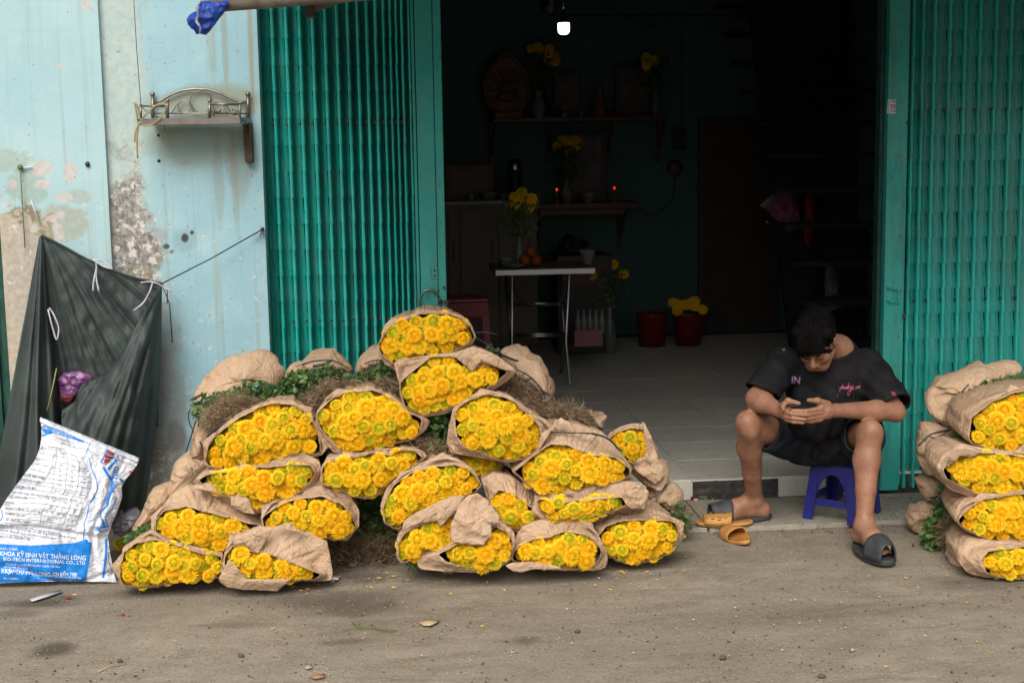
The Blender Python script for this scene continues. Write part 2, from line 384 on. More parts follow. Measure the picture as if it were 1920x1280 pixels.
# neighbour's dark green door at the far left
M['old_green'] = plain('old_green_door_paint', (.012, .055, .04), .5, var=.5, scale=12, bump=.3)
door = thing('metal_door', 'dark green rusty metal door edge at the far left of the mint wall', 'door', (wx(0)-.3, WY+.05, 0))
MB().box((wx(-160), WY+.03, 0), (wx(2, 600), WY+.06, 2.0), .003).build('door_panel', M['old_green'], door)
MB().box((wx(4, 600), WY-.02, 0), (wx(9, 600)+.02, WY+.05, 1.98), .004).build('door_frame', M['old_green'], door)
MB().box((wx(-40, 600), WY+.012, .5), (wx(-34, 600)+.008, WY+.03, 1.95), .003).build('rib', M['old_green'], door)
MB().box((wx(-12, 600), WY+.012, 0), (wx(-8, 600), WY+.03, 1.95), .003).build('rib', M['old_green'], door)

# room shell
RB, RX0, RX1 = 10.9, -1.1, 3.15
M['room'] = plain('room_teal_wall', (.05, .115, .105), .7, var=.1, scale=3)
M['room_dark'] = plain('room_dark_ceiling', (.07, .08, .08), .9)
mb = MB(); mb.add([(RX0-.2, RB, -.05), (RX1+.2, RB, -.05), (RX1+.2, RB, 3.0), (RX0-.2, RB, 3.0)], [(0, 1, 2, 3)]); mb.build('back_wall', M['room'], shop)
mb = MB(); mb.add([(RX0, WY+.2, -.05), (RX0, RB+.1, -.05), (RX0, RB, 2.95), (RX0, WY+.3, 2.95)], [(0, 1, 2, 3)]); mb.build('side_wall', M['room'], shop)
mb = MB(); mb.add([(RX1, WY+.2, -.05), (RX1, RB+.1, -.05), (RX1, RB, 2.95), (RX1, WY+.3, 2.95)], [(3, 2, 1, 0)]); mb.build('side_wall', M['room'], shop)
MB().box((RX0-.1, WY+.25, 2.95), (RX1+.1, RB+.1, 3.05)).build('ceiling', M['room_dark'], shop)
MB().box((RX0-.5, WY+.22, 0), (.05, WY+.28, 2.7)).build('wall_return', M['room'], shop)
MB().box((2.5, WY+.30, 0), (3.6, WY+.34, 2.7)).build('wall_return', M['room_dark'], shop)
# threshold and floor
floor = structure(MB().box((-1.15, WY+.012, 0), (3.5, RB+.02, .090)).build('floor', M['dark_conc']))
tile = Mat('glazed_floor_tile', .28, spec=.5); P = tile.pos(); rnd = tile.n('ObjectInfo').outputs['Random']
a = tile.noise(P, 6, 5, .6); b = tile.noise(tile.scaled(P, (3, 20, 1)), 3, 5, .7)
c = tile.mix(tile.ramp(a, .3, .7), (.56, .54, .47), (.66, .64, .56)); c = tile.mix(tile.math('MULTIPLY', rnd, .4), c, (.50, .47, .41))
c = tile.mix(tile.math('MULTIPLY', tile.ramp(b, .5, .75), .35), c, (.26, .24, .19))
tile.color(c); tile.set('Roughness', tile.ramp(b, .3, .7, .22, .42)); M['tile'] = tile.m
T = .385; tx0 = atZ(1295, 897, .1).x
tm = MB().box((-T/2+.0015, -T/2+.0015, -.010), (T/2-.0015, T/2-.0015, 0), .0012)
def shared(name, mb, mat, smooth=False):
    me = bpy.data.meshes.new(name); me.from_pydata([tuple(v) for v in mb.V], [], mb.F)
    for m_ in (mat if isinstance(mat, list) else [mat]): me.materials.append(m_)
    if smooth: me.polygons.foreach_set('use_smooth', [True]*len(me.polygons))
    me.update(); return me
tme = shared('tile', tm, M['tile'])
for j in range(12):
    for i in range(-6, 6):
        x = tx0+T*(i+.5)
        if x < RX0-.1 or x > RX1: continue
        o = link('tile', tme, floor); o.location = Vector((x, WY+.0005+T*(j+.5), .1+random.uniform(-.0006, .0006))) - origin_of(floor)
# riser: pale tiles, with one knocked out
def xr(px): return atZ(px, 915, .05).x
segs = [(-.9, xr(1120)-.30, 1), (xr(1120)-.296, xr(1294), 1), (xr(1461), xr(1575), 1), (xr(1576)+.002, xr(1655), 1)]
for x0, x1, k in segs:
    MB().box((x0, WY-.006, .010), (x1, WY+.012, .0905), .001).build('riser_tile', M['tile'], floor)
V = [];
for j in range(6):
    for i in range(20): V.append((xr(1294)+(xr(1461)-xr(1294))*i/19, WY+.004-.006*noise.noise((i*.6, j*.9, 1)), .0+.092*j/5))
mesh('broken_riser', V, grid_faces(20, 6), M['dark_conc'], floor, False)
MB().box((-.9, WY-.012, -.01), (xr(1655), WY-.002, .008)).build('skirt', M['dark_conc'], floor)

# ---------------------------------------------------------------- folding gates
def gate(px_ridges, ybot, ytop, label, lead, yoff, deepk, name='folding_gate', bolt_rows=(230, 605)):
    """ridges given by their pixel column at y=400"""
    X = [atY(p, 400, WY+yoff).x for p in px_ridges]
    root = thing(name, label, 'gate', ((X[0]+X[-1])/2, WY+yoff, ybot))
    seg = .112; n = int((ytop-ybot)/seg)+1
    Y = WY+yoff
    for i, x in enumerate(X):
        s = (X[i+1]-x) if i+1 < len(X) else (X[i]-X[i-1])
        # half-round channel
        w2 = min(.0075, s*.22)
        prof = [(-w2, .018), (-w2, .004), (-w2*.7, -.004), (0, -.0075), (w2*.7, -.004), (w2, .004), (w2*.95, .030)]
        def column(name, prof, taper, mat, sh):
            mb = MB()
            # slightly wider at its foot than at its head: each piece overlaps the one under it
            V = [(px*1.02+sh, py-.0016, 0) for px, py in prof] + [(px*.9+sh-taper, py+.0016, seg*1.012) for px, py in prof]
            mb.add(V, [(k, k+1, len(prof)+k+1, len(prof)+k) for k in range(len(prof)-1)])
            return shared(name, mb, mat)
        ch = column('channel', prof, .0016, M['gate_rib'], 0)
        rem = s-2*w2
        deep = .012+min(.05, .02+rem*1.1)*deepk
        lp = [(w2*.95, .016), (w2+rem*.10, deep), (w2+rem*.28, deep*.96), (w2+rem*.52, deep*.80), (w2+rem*.78, deep*.60+.003), (s-w2*1.0, .006+deep*.25)]
        lf = column('leaf', lp, .0012, M['sheet'], 0)
        for j in range(n):
            z = ybot+j*seg+(i % 2)*.0
            jx = random.uniform(-.0006, .0006)
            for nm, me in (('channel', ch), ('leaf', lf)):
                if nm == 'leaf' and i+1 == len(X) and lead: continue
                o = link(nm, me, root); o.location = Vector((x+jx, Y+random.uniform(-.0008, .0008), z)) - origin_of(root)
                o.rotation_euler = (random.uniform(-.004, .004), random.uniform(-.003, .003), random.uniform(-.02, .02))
    for pyb in bolt_rows:
        zb = wz(650, pyb)
        for x in X[1::1]:
            o = MB().ball((x-.012, Y+.004, zb), .0075, 8).build('bolt', M['rust'], root, True)
    return root, X
M['rust'] = plain('rusted_iron', (.07, .045, .03), .8, var=.5, scale=40, bump=.4)
M['iron'] = plain('worn_grey_steel', (.25, .25, .24), .4, .9, var=.2)
random.seed(11)
ridL = [497, 523, 549, 574, 598, 621, 643, 663, 681, 698, 714, 729, 741, 752, 763, 776]
# mean spacing in the photo shrinks to the right where the gate is folded tighter
gL, XL = gate(ridL, .03, 2.62, 'teal folding metal gate, left of the doorway, leaves bunched tight toward its lock edge', False, .10, 1.0)
random.seed(12)
ridR = [1706, 1724, 1745, 1773, 1801, 1829, 1858, 1886, 1914, 1943, 1972, 2000]
gR, XR = gate(ridR, .03, 2.62, 'teal folding metal gate right of the doorway behind the right flower stack', False, -.006, .5, bolt_rows=(222, 590))

# lead leaf of the left gate: tall flat box with lock plate, ring and peeling edge
def leadbox(pa, pb, yfront, depth, root, zt=2.62, zb=.03, name='lead_panel'):
    """pa, pb: pixel x at y=400"""
    x0, x1 = atY(pa, 400, yfront).x, atY(pb, 400, yfront).x
    mb = MB().box((x0, yfront, zb), (x1, yfront+depth, zt), .003)
    return mb.build(name, M['gate'], root), x0, x1
yl = WY+.035
_, ax0, ax1 = leadbox(786, 818, yl, .05, gL)
leadbox(819, 834, yl+.004, .055, gL, name='edge_channel')
MB().box((ax0-.016, yl+.012, .03), (ax0-.004, yl+.05, 2.62), .002).build('hinge_strip', M['gate'], gL)
def rivets(root, cols, y, z0, z1, n, mat):
    me = shared('rivet', MB().ball((0, 0, 0), .0032, 6, (1, .6, 1)), mat, True)
    for x in cols:
        for k in range(n):
            o = link('rivet', me, root); o.location = Vector((x, y, z0+(z1-z0)*k/(n-1))) - origin_of(root)
rivets(gL, (ax0+.006, ax1-.004), yl, .6, 2.1, 15, M['gate'])
p = atY(815, 511, yl); lock = MB().box((p.x-.013, yl-.003, p.z-.028), (p.x+.013, yl+.001, p.z+.028), .0028).build('lock_plate', M['gate'], gL)
MB().ball((p.x, yl-.003, p.z+.010), .005, 8).ball((p.x, yl-.003, p.z-.012), .005, 8).build('keyhole', M['rust'], lock, True)
p = atY(806, 566, yl-.02); ringpts = [(p.x+.042*cos(t), yl-.018-.01*sin(t), p.z+.055*sin(t)) for t in np.linspace(radians(20), radians(340), 26)]
rg = MB().tube(ringpts, .0055, 8).build('pull_ring', M['iron'], gL, True)
p = atY(826, 575, yl)
MB().box((p.x-.012, yl-.014, p.z-.04), (p.x+.006, yl+.002, p.z+.03), .004).ball((p.x, yl-.014, p.z+.025), .010, 8).build('hasp', M['rust'], gL)
for px, py, s in ((837, 568, 1), (833, 540, .6), (822, 545, .5), (838, 600, .8)):
    p = atY(px, py, yl); q = [(p.x+.009*s*cos(t)*(1+.4*sin(3*t)), yl-.0012, p.z+.016*s*sin(t)*(1+.3*cos(5*t))) for t in np.linspace(0, 2*pi, 14)[:-1]]
    mesh('paint_chip', q, [tuple(range(13))], M['rust'], gL, False)

# right jamb post
yr = WY-.048
px0, px1 = atY(1661, 400, yr).x, atY(1696, 400, yr).x
post, bx0, bx1 = leadbox(1661, 1696, yr, .06, gR, name='jamb_post')
MB().box((bx0-.020, yr+.04, .05), (bx0-.002, yr+.10, 2.62), .003).build('channel_rail', M['old_green'], gR)
MB().box((bx1+.001, yr+.01, .05), (bx1+.010, yr+.06, 2.62), .003).build('hinge_strip', M['gate'], gR)
rivets(gR, (bx0+.008, bx1-.008), yr, .35, 2.2, 17, M['gate'])
for zc in (wz(1697, 462/2), wz(1697, 590)):
    MB().ball((bx1+.008, yr-.002, zc), .009, 8).build('bolt', M['rust'], gR, True)
def pp(px, py): v = atY(px, py, yr-.02); return v
hp = [pp(1667, 541), pp(1684, 541), pp(1685, 566), pp(1668, 566)]
hp = [hp[0]+Vector((0, .022, 0))] + hp + [hp[3]+Vector((0, .022, 0))]
MB().tube(hp, .004, 8).build('handle', M['gate'], gR, True)
p = atY(1686, 315, yr); MB().box((p.x-.018, yr-.0012, p.z-.035), (p.x+.014, yr+.0005, p.z+.04)).build('patch_plate', M['gate'], gR)
# flat printed sticker on the post
M['stk_w'] = plain('sticker_paper', (.62, .62, .64), .6); M['stk_b'] = plain('sticker_ink', (.03, .035, .22), .6)
def yq(px, py, o=.002): v = atY(px, py, yr-o); return (v.x, yr-o, v.z)
st = tag(mesh('sticker', [yq(1663, 213), yq(1679, 213), yq(1680, 187), yq(1665, 187)], [(0, 1, 2, 3)], M['stk_w'], None, False), 'small white sticker printed blue on the teal post by the doorway', 'sticker')
mb = MB(); random.seed(5)
for (ya, yb) in ((188.5, 194.5), (196, 202.5), (204, 211.5)):
    yy = ya
    while yy < yb-1:
        for (xa, xb) in ((1669, 1673.6), (1674.4, 1678.8)):
            if random.random() < .85:
                d = random.uniform(0, 1.2); mb.add([yq(xa+d, yy+1.1, .003), yq(xb, yy+1.1, .003), yq(xb, yy, .003), yq(xa+d, yy, .003)], [(0, 1, 2, 3)])
        yy += 1.7
for k in range(16): mb.add([yq(1665.5, 190.6+k*1.35, .003), yq(1667.4, 190.6+k*1.35, .003), yq(1667.4, 190+k*1.35, .003), yq(1665.5, 190+k*1.35, .003)], [(0, 1, 2, 3)])
mb.build('print', M['stk_b'], st)

# ---------------------------------------------------------------- awning
M['tarp'] = plain('blue_tarpaulin', (.010, .04, .24), .45, var=.45, scale=14, bump=.5, bscale=20)
M['pole'] = plain('galvanised_tube', (.17, .145, .115), .5, .5, var=.3, scale=20)
aw = thing('awning', 'blue tarpaulin awning on metal poles over the shop front', 'awning', (1.8, 5.2, 2.1))
A = atY(374, 14, 4.35)
MB().tube([A, A+Vector((1.2, .02, .085)), A+Vector((4.9, .06, .16))], .0185, 12).build('front_pole', M['pole'], aw, True)
B = atY(582, 16, 4.60)
MB().tube([B, B+Vector((.5, .02, .17)), B+Vector((.9, .6, .30))], .022, 4).build('brace_pole', M['pole'], aw)
MB().box((B.x-.012, B.y-.04, B.z-.03), (B.x+.012, B.y+.02, B.z+.25), .003).build('bracket', M['rust'], aw)
V = []; nu, nv = 50, 20
for j in range(nv):
    for i in range(nu):
        u, v = i/(nu-1), j/(nv-1)
        x = A.x+.02+u*4.9; y = A.y-.02+v*(WY-.02-A.y); z = A.z+.05+.12*u+v*.42-.02*sin(pi*v)*(.5+.5*cos(u*28))+.01*noise.noise((x*3, y*3, 0))
        V.append((x, y, z))
solidify(mesh('tarp_sheet', V, grid_faces(nu, nv), M['tarp'], aw), .003)

# ---------------------------------------------------------------- general inflated shape
def star(poly, n, c=None, soft=True):
    """resample a star-shaped polygon by angle round its centre"""
    P2 = np.array(poly, float)
    if c is None:
        x, y = P2[:, 0], P2[:, 1]; x1, y1 = np.roll(x, -1), np.roll(y, -1); cr = x*y1-x1*y; A_ = cr.sum()/2
        c = (((x+x1)*cr).sum()/(6*A_), ((y+y1)*cr).sum()/(6*A_))
    out = []
    for k in range(n):
        a = 2*pi*k/n; dx, dy = cos(a), sin(a); best = 0
        for i in range(len(P2)):
            ax, ay = P2[i]-c; bx, by = P2[(i+1) % len(P2)]-c; ex, ey = bx-ax, by-ay
            den = dx*ey-dy*ex
            if abs(den) < 1e-9: continue
            t = (ax*ey-ay*ex)/den; s_ = (ax*dy-ay*dx)/den
            if t > best and -1e-6 <= s_ <= 1+1e-6: best = t
        out.append(best)
    out = np.array(out)
    if soft: out = (np.roll(out, 1)+2*out+np.roll(out, -1))/4
    return c, out
def inflate(name, poly, y, front, back, mat, parent=None, n=72, rings=16, crump=.006, csc=9, lean=0.0, power=2.0, smooth=True):
    c, R = star(poly, n); V = []; cz = atY(c[0], c[1], y).z
    def P(px, py, t, sgn):
        base = atY(px, py, y); prof = (1-t**power)**.6 if t < 1 else 0
        off = -front*prof if sgn < 0 else back*prof
        d = ray(px, py)
        q = base + Vector((0, off + lean*(base.z-cz), 0))
        q += Vector((0, 1, 0))*0
        nn = fbm(q.x, q.y, q.z, csc*.7, 2)*crump*1.2 + abs(noise.noise((q.x*csc, q.y*5, q.z*csc*1.2)))*crump*3.2 + abs(noise.noise((q.x*csc*2.6+4, q.y*9, q.z*csc*2.6)))*crump*1.3
        return q + Vector((nn*.5, nn, nn*.5))
    for sgn in (-1, 1):
        for r in range(rings, 0, -1) if sgn < 0 else range(rings-1, 0, -1):
            t = r/rings
            t2 = sin(t*pi/2)
            for k in range(n):
                a = 2*pi*k/n; V.append(P(c[0]+cos(a)*R[k]*t2, c[1]+sin(a)*R[k]*t2, t2, sgn))
    V.append(P(c[0], c[1], 0, -1)); V.append(P(c[0], c[1], 0, 1))
    Fc = grid_faces(n, rings, 0, True); ic = len(V)-2
    Fc += [((rings-1)*n+k, (rings-1)*n+(k+1) % n, ic) for k in range(n)]
    o = rings*n
    Fc += [(k, o+k, o+(k+1) % n, (k+1) % n) for k in range(n)]
    Fc += [(q[3], q[2], q[1], q[0]) for q in grid_faces(n, rings-1, o, True)]
    Fc += [(o+(rings-2)*n+(k+1) % n, o+(rings-2)*n+k, ic+1) for k in range(n)]
    return mesh(name, V, Fc, mat, parent, smooth)
inflate('hanging_end', [(344, 44), (352, 30), (366, 22), (374, 4), (392, 6), (432, 2), (420, 22), (404, 46), (384, 68), (372, 66), (362, 70), (360, 60), (352, 50)], 4.32, .02, .02, M['tarp'], aw, crump=.006, csc=24)
MB().tube([atY(x, y, 4.285) for x, y in ((376, 2), (368, 14), (371, 26), (368, 40), (376, 52), (374, 64))], [.003, .005, .003, .005, .004, .002], 6).build('frayed_edge', plain('frayed_cloth', (.25, .27, .38), .8, var=.6, scale=60), aw, True)

# ---------------------------------------------------------------- wall shelf
M['steel'] = plain('stainless_steel', (.23, .205, .18), .36, .85, var=.2, scale=20)
sh = thing('wall_shelf', 'small stainless steel wall shelf with arched scroll back on the blue wall', 'shelf', wx and Vector((wx(365, 220), WY-.1, wz(365, 232))))
YS = WY-.02; YF = WY-.20
def S(px, py, y=YF): return atY(px, py, y)
a, b = S(257, 223), S(450, 222)
a2 = Vector((S(285, 212, YS).x, YS, 0)); b2 = Vector((S(470, 212, YS).x, YS, 0)); zt = a.z
V = [(a.x, YF, zt), (b.x, YF, zt), (b2.x, YS, zt), (a2.x, YS, zt)]; V += [(x, y, z-.025) for x, y, z in V]
mesh('tray', V, [(3, 2, 1, 0), (4, 5, 6, 7), (0, 1, 5, 4), (1, 2, 6, 5), (2, 3, 7, 6), (3, 0, 4, 7)], M['steel'], sh, False)
def posts(lst, y, r):
    for x, y0, y1, rb in lst:
        mb = MB().tube([S(x, y0, y), S(x, y1, y)], r, 10).ball(S(x, y1-3, y), rb, 10); mb.build('post', M['steel'], sh, True)
posts([(286, 222, 180, .011), (465, 222, 180, .011)], YS, .0065)
posts([(314, 222, 192, .008), (393, 222, 192, .008)], YF+.005, .0065)
posts([(264, 222, 200, .006), (450, 222, 196, .005)], YF+.04, .005)
MB().tube([S(x, y, YS) for x, y in ((286, 192), (300, 190), (320, 178), (340, 170), (365, 167), (390, 168), (415, 176), (440, 188), (452, 192), (465, 192))], .0055, 8).build('arch_rail', M['steel'], sh, True)
MB().tube([S(268, 199), S(314, 199)], .004, 8).build('side_rail', M['steel'], sh, True)
MB().tube([S(393, 196), S(440, 196), S(462, 194, YS)], .0045, 8).build('side_rail', M['steel'], sh, True)
MB().tube([S(286, 213, YS), S(465, 213, YS)], .003, 8).build('lower_rail', M['steel'], sh, True)
for cx, cy, r in ((346, 200, 12), (377, 190, 20), (411, 200, 11)):
    MB().tube([S(cx+r*cos(t), cy+r*sin(t), YS) for t in np.linspace(0, 2*pi, 28)], .0022, 6).build('scroll', M['steel'], sh, True)
MB().tube([S(x, y, YS) for x, y in ((322, 212), (332, 196), (346, 188), (358, 196), (364, 210), (378, 214), (392, 212), (400, 196), (411, 189), (424, 196), (432, 210))], .002, 6).build('scroll', M['steel'], sh, True)
MB().box((S(458, 240, YS).x, WY-.05, wz(465, 305)), (S(473, 240, YS).x, WY-.004, zt-.02), .004).build('bracket', M['rust'], sh)
MB().tube([S(455, 232), S(466, 250, YS)], .006, 6).build('bracket_arm', M['rust'], sh, True)
# holes where the second bracket was
mb = MB()
for px, py, r in ((297, 254, .006), (298, 302, .007)): mb.ball(atY(px, py, WY), r, 10, (1, .4, 1))
tag(mb.build('screw_hole', plain('screw_hole_dark', (.02, .02, .02), .9), None, True), 'two dark screw holes in the blue wall under the left end of the shelf', 'screw hole')
# dead leaves lying in the shelf
M['dead'] = plain('dead_leaf', (.16, .12, .07), .8)
mb = MB(); random.seed(2)
for k in range(14):
    p = S(random.uniform(375, 445), 216, YF+.08+random.uniform(-.04, .05)); p.z = zt+random.uniform(.004, .022)
    mb.tube([p, p+Vector((random.uniform(-.02, .02), .01, random.uniform(.002, .015))), p+Vector((random.uniform(-.04, .04), .01, .004))], [.001, .004, .001], 5)
tag(stuff(mb.build('dry_leaves', M['dead'], None, True)), 'dry brown leaves lying on the steel wall shelf', 'dry leaves')
# yellow ribbon knotted on the left end
M['ribbon'] = plain('yellowed_plastic_ribbon', (.27, .23, .09), .6)
def ribbon(name, pts, w, mat, parent=None, t=.0012, axis=Vector((0, 0, 1))):
    pts = [Vector(p) for p in pts]; V = []; 
    for i, p in enumerate(pts):
        d = (pts[min(i+1, len(pts)-1)]-pts[max(i-1, 0)]).normalized(); s_ = d.cross(Vector((0, 1, 0)))
        s_ = s_.normalized() if s_.length > .2 else Vector((1, 0, 0)); ww = (w[i] if hasattr(w, '__len__') else w)/2
        V += [p-s_*ww+Vector((0, .003*sin(i), 0)), p+s_*ww]
    return solidify(mesh(name, V, [(2*i, 2*i+1, 2*i+3, 2*i+2) for i in range(len(pts)-1)], mat, parent), t)
def smoothpts(pts, n=5):
    P_ = [np.array(p, float) for p in pts]; out = []
    for i in range(len(P_)-1):
        p0, p1, p2, p3 = P_[max(i-1, 0)], P_[i], P_[i+1], P_[min(i+2, len(P_)-1)]
        for k in range(n):
            t = k/n; out.append(.5*((2*p1)+(-p0+p2)*t+(2*p0-5*p1+4*p2-p3)*t*t+(-p0+3*p1-3*p2+p3)*t**3))
    out.append(P_[-1]); return [tuple(q) for q in out]
rb = thing('ribbon', 'yellowed plastic ribbon knotted round the left end of the wall shelf', 'ribbon', S(262, 232))
for pl in ([(262, 230), (275, 236), (292, 230), (306, 214), (312, 202), (306, 195), (290, 200), (276, 212), (268, 222)], [(258, 226), (256, 210), (253, 194), (258, 200), (262, 216)], [(262, 228), (255, 245), (252, 266)], [(262, 228), (257, 258), (258, 297)]):
    ribbon('strip', [S(x, y, YF-.012) for x, y in smoothpts(pl, 4)], .007, M['ribbon'], rb)
tag(MB().tube([S(x, y, WY-.16) for x, y in ((249, -30), (256, 90), (264, 196), (270, 206), (300, 222), (312, 246))], .0016, 5).build('wire', M['string'], None, True), 'thin black wire hanging down to the left end of the wall shelf', 'wire')

# cords on the wall
M['cord_g'] = plain('faded_green_cord', (.10, .15, .04), .6); M['cord_w'] = plain('whitish_plastic_cord', (.62, .62, .68), .4)
tag(MB().tube([atY(x, y, WY-.05) for x, y in ((38, 318), (40, 350), (43, 400), (47, 465))], .0022, 8).ball(atY(38, 314, WY-.045), .012, 8).build('green_cord', M['cord_g'], None, True), 'short green cord hanging from a nail on the mint wall', 'cord')
tag(MB().tube([atY(x, y, WY-.04) for x, y in ((40, 316), (58, 313), (62, 312))], [.004, .003, .001], 6).build('white_tie', M['cord_w'], None, True), 'short white tie on the nail above the green cord', 'tie')
tag(MB().tube([atY(x, y, WY-.04) for x, y in ((58, 375), (64, 392), (74, 418))], .0025, 6).build('white_tie', M['cord_w'], None, True), 'thin white strip stuck to the brown stained patch of wall', 'strip')
tag(MB().ball(atY(164, 308, WY-.035), .010, 8, (1, .7, 1.2)).build('wall_plug', M['string'], None, True), 'black plug in the mint wall above the dark green sheet', 'wall plug')
HK = atY(492, 430, WY-.02)
mb = MB().tube([HK, HK+Vector((0, .05, 0))], .004, 6).ball(HK, .009, 8)
random.seed(9)
for k in range(9):
    d = Vector((random.uniform(-.035, .012), random.uniform(-.02, .01), random.uniform(-.06, -.01))); mb.tube([HK, HK+d*.6+Vector((0, 0, .005)), HK+d], .0009, 4)
tag(mb.build('hook', M['string'], None, True), 'small hook tied with frayed black string at the left edge of the folding gate', 'hook')
TC = atY(303, 532, WY-.14)
tag(MB().tube([HK, HK.lerp(TC, .5)+Vector((0, 0, -.006)), TC], .0028, 7).tube([TC, TC+Vector((.022, 0, -.03)), TC+Vector((.018, 0, -.085)), TC+Vector((-.004, -.01, -.075)), TC], .0025, 6).tube([TC, atY(318, 570, WY-.14), atY(323, 642, WY-.13)], .0025, 6).build('rope', M['string'], None, True), 'taut black rope from the gate hook to the corner of the dark green sheet', 'rope')
# ================================================================ dark green sheet slung as a pouch
gm = Mat('dark_green_woven_plastic', .55, spec=.3); P = gm.pos()
a = gm.noise(P, 5, 5, .6); b = gm.noise(P, 160, 2, .5); b2 = gm.noise(gm.scaled(P, (1, 1, .25)), 60, 3, .6)
c = gm.mix(gm.ramp(a, .3, .7), (.026, .034, .032), (.052, .066, .062))
c = gm.mix(gm.math('MULTIPLY', gm.ramp(gm.noise(P, 22, 6, .7), .6, .75), .12), c, (.09, .11, .10))
gm.color(c); gm.bump(gm.math('ADD', gm.math('MULTIPLY', b, .5), gm.math('MULTIPLY', b2, .7)), .5, .006); M['net'] = gm.m
def lerp_path(path, t):
    L = [0]
    for p, q in zip(path, path[1:]): L.append(L[-1]+math.dist(p, q))
    d = t*L[-1]
    for i in range(len(path)-1):
        if d <= L[i+1] or i == len(path)-2:
            f = (d-L[i])/max(1e-9, L[i+1]-L[i]); return (path[i][0]+(path[i+1][0]-path[i][0])*f, path[i][1]+(path[i+1][1]-path[i][1])*f)
def drape(name, top, bot, yfun, mat, parent, nu=60, nv=80, side=0.0):
    top, bot = smoothpts(top), smoothpts(bot); V = []
    for j in range(nv):
        v = j/(nv-1)
        for i in range(nu):
            u = i/(nu-1); a_, b_ = lerp_path(top, u), lerp_path(bot, u)
            px = a_[0]+(b_[0]-a_[0])*v + side*sin(pi*v)*u; py = a_[1]+(b_[1]-a_[1])*v
            V.append(atY(px, py, yfun(u, v, px, py)))
    return solidify(mesh(name, V, grid_faces(nu, nv), mat, parent), .002)
def nz(x, y, z=0): return noise.noise((x, y, z))
net = thing('plastic_sheet', 'dark green woven plastic sheet slung as a pouch from ropes against the wall', 'sheet', atY(160, 975, 5.7))
def fold(px, py, cx, cy, k=7, ph=0):
    ang = math.atan2(py-cy, px-cx); r = min(1, math.hypot(px-cx, py-cy)/260)
    return r*(.030*nz(ang*k, ph, r*.8)+.016*nz(ang*k*2.3, ph+5, r*2) + .006*nz(px*.06, py*.03, ph))
drape('back_sheet', [(78, 441), (120, 462), (160, 484), (215, 508), (260, 522), (303, 531)], [(90, 800), (140, 805), (190, 805), (240, 805), (296, 800)],
      lambda u, v, px, py: 5.92-.02*v+fold(px, py, 60, 380, 14, 1)*1.2+.005*nz(px*.05, py*.05, 2), M['net'], net, 70, 80)
drape('left_panel', [(74, 444), (77, 442), (80, 445)], [(-26, 985), (30, 985), (80, 985), (132, 985)],
      lambda u, v, px, py: 5.915-.33*v**.8*sin(pi*min(1, .12+u*.85))**.6+.030*v*sin(u*19+nz(u*4, v*2)*2.0)+.012*nz(px*.045, py*.012, 4), M['net'], net, 60, 80)
drape('right_panel', [(116, 768), (140, 752), (152, 722), (196, 700), (228, 662), (250, 620), (280, 572), (303, 534)], [(112, 985), (150, 988), (200, 985), (240, 972), (272, 950)],
      lambda u, v, px, py: 5.90-.30*(sin(pi*min(1, .15+v*.7))**.7)*(1-u**5)+fold(px, py, 315, 500, 9, 7)*2.0+.014*nz(px*.04, py*.018, 9), M['net'], net, 80, 80, 10)
# rolled hems
def hem(pts, y0, r=.004): return MB().tube([atY(x, y, y0 if not callable(y0) else y0(x, y)) for x, y in smoothpts(pts)], r, 6)
hem([(78, 441), (120, 462), (160, 484), (215, 508), (260, 522), (303, 531)], 5.91, .005).build('hem', M['net'], net, True)
M['wtie'] = plain('white_plastic_tie', (.48, .46, .54), .5)
for pl, y in (([(176, 486), (181, 500), (180, 520), (186, 547)], 5.88), ([(181, 500), (176, 525), (174, 546)], 5.88), ([(170, 480), (176, 488), (190, 488), (205, 498), (210, 504), (196, 500), (180, 492)], 5.87),
              ([(264, 530), (284, 528), (298, 533)], 5.86), ([(286, 529), (280, 548), (268, 568), (250, 583)], 5.86), ([(298, 533), (310, 540), (322, 546)], 5.86), ([(92, 577), (102, 592), (110, 616), (106, 637), (98, 612), (90, 580)], 5.78)):
    o = ribbon('tie_strip', [atY(a_, b_, y) for a_, b_ in smoothpts(pl, 4)], .006, M['wtie'], net)
M['lime'] = plain('lime_cord', (.35, .42, .10), .6)
MB().tube([atY(x, y, 5.55) for x, y in ((106, 690), (98, 730), (88, 770))], .002, 5).build('stitch_cord', M['lime'], net, True)
# purple wrapped goods inside
pm = Mat('purple_wrapped_goods', .18, spec=.6); P = pm.pos()
a = pm.noise(pm.scaled(P, (8, 8, 26)), 1.4, 5, .65); c = pm.mix(pm.ramp(a, .35, .6), (.05, .012, .09), (.26, .08, .22)); c = pm.mix(pm.ramp(a, .6, .7), c, (.42, .34, .46))
sp = pm.n('SeparateXYZ', {0: P}).outputs['Z']; c = pm.mix(pm.ramp(sp, wz(140, 722), wz(140, 732)), c, (.42, .04, .05)); pm.color(c); pm.bump(a, .8, .01)
tag(inflate('plastic_parcel', [(108, 712), (118, 700), (145, 696), (170, 703), (174, 712), (150, 730), (130, 755), (112, 752)], 5.87, .02, .05, pm.m, crump=.004, csc=30), 'purple and red plastic wrapped parcel inside the dark green pouch', 'parcel')

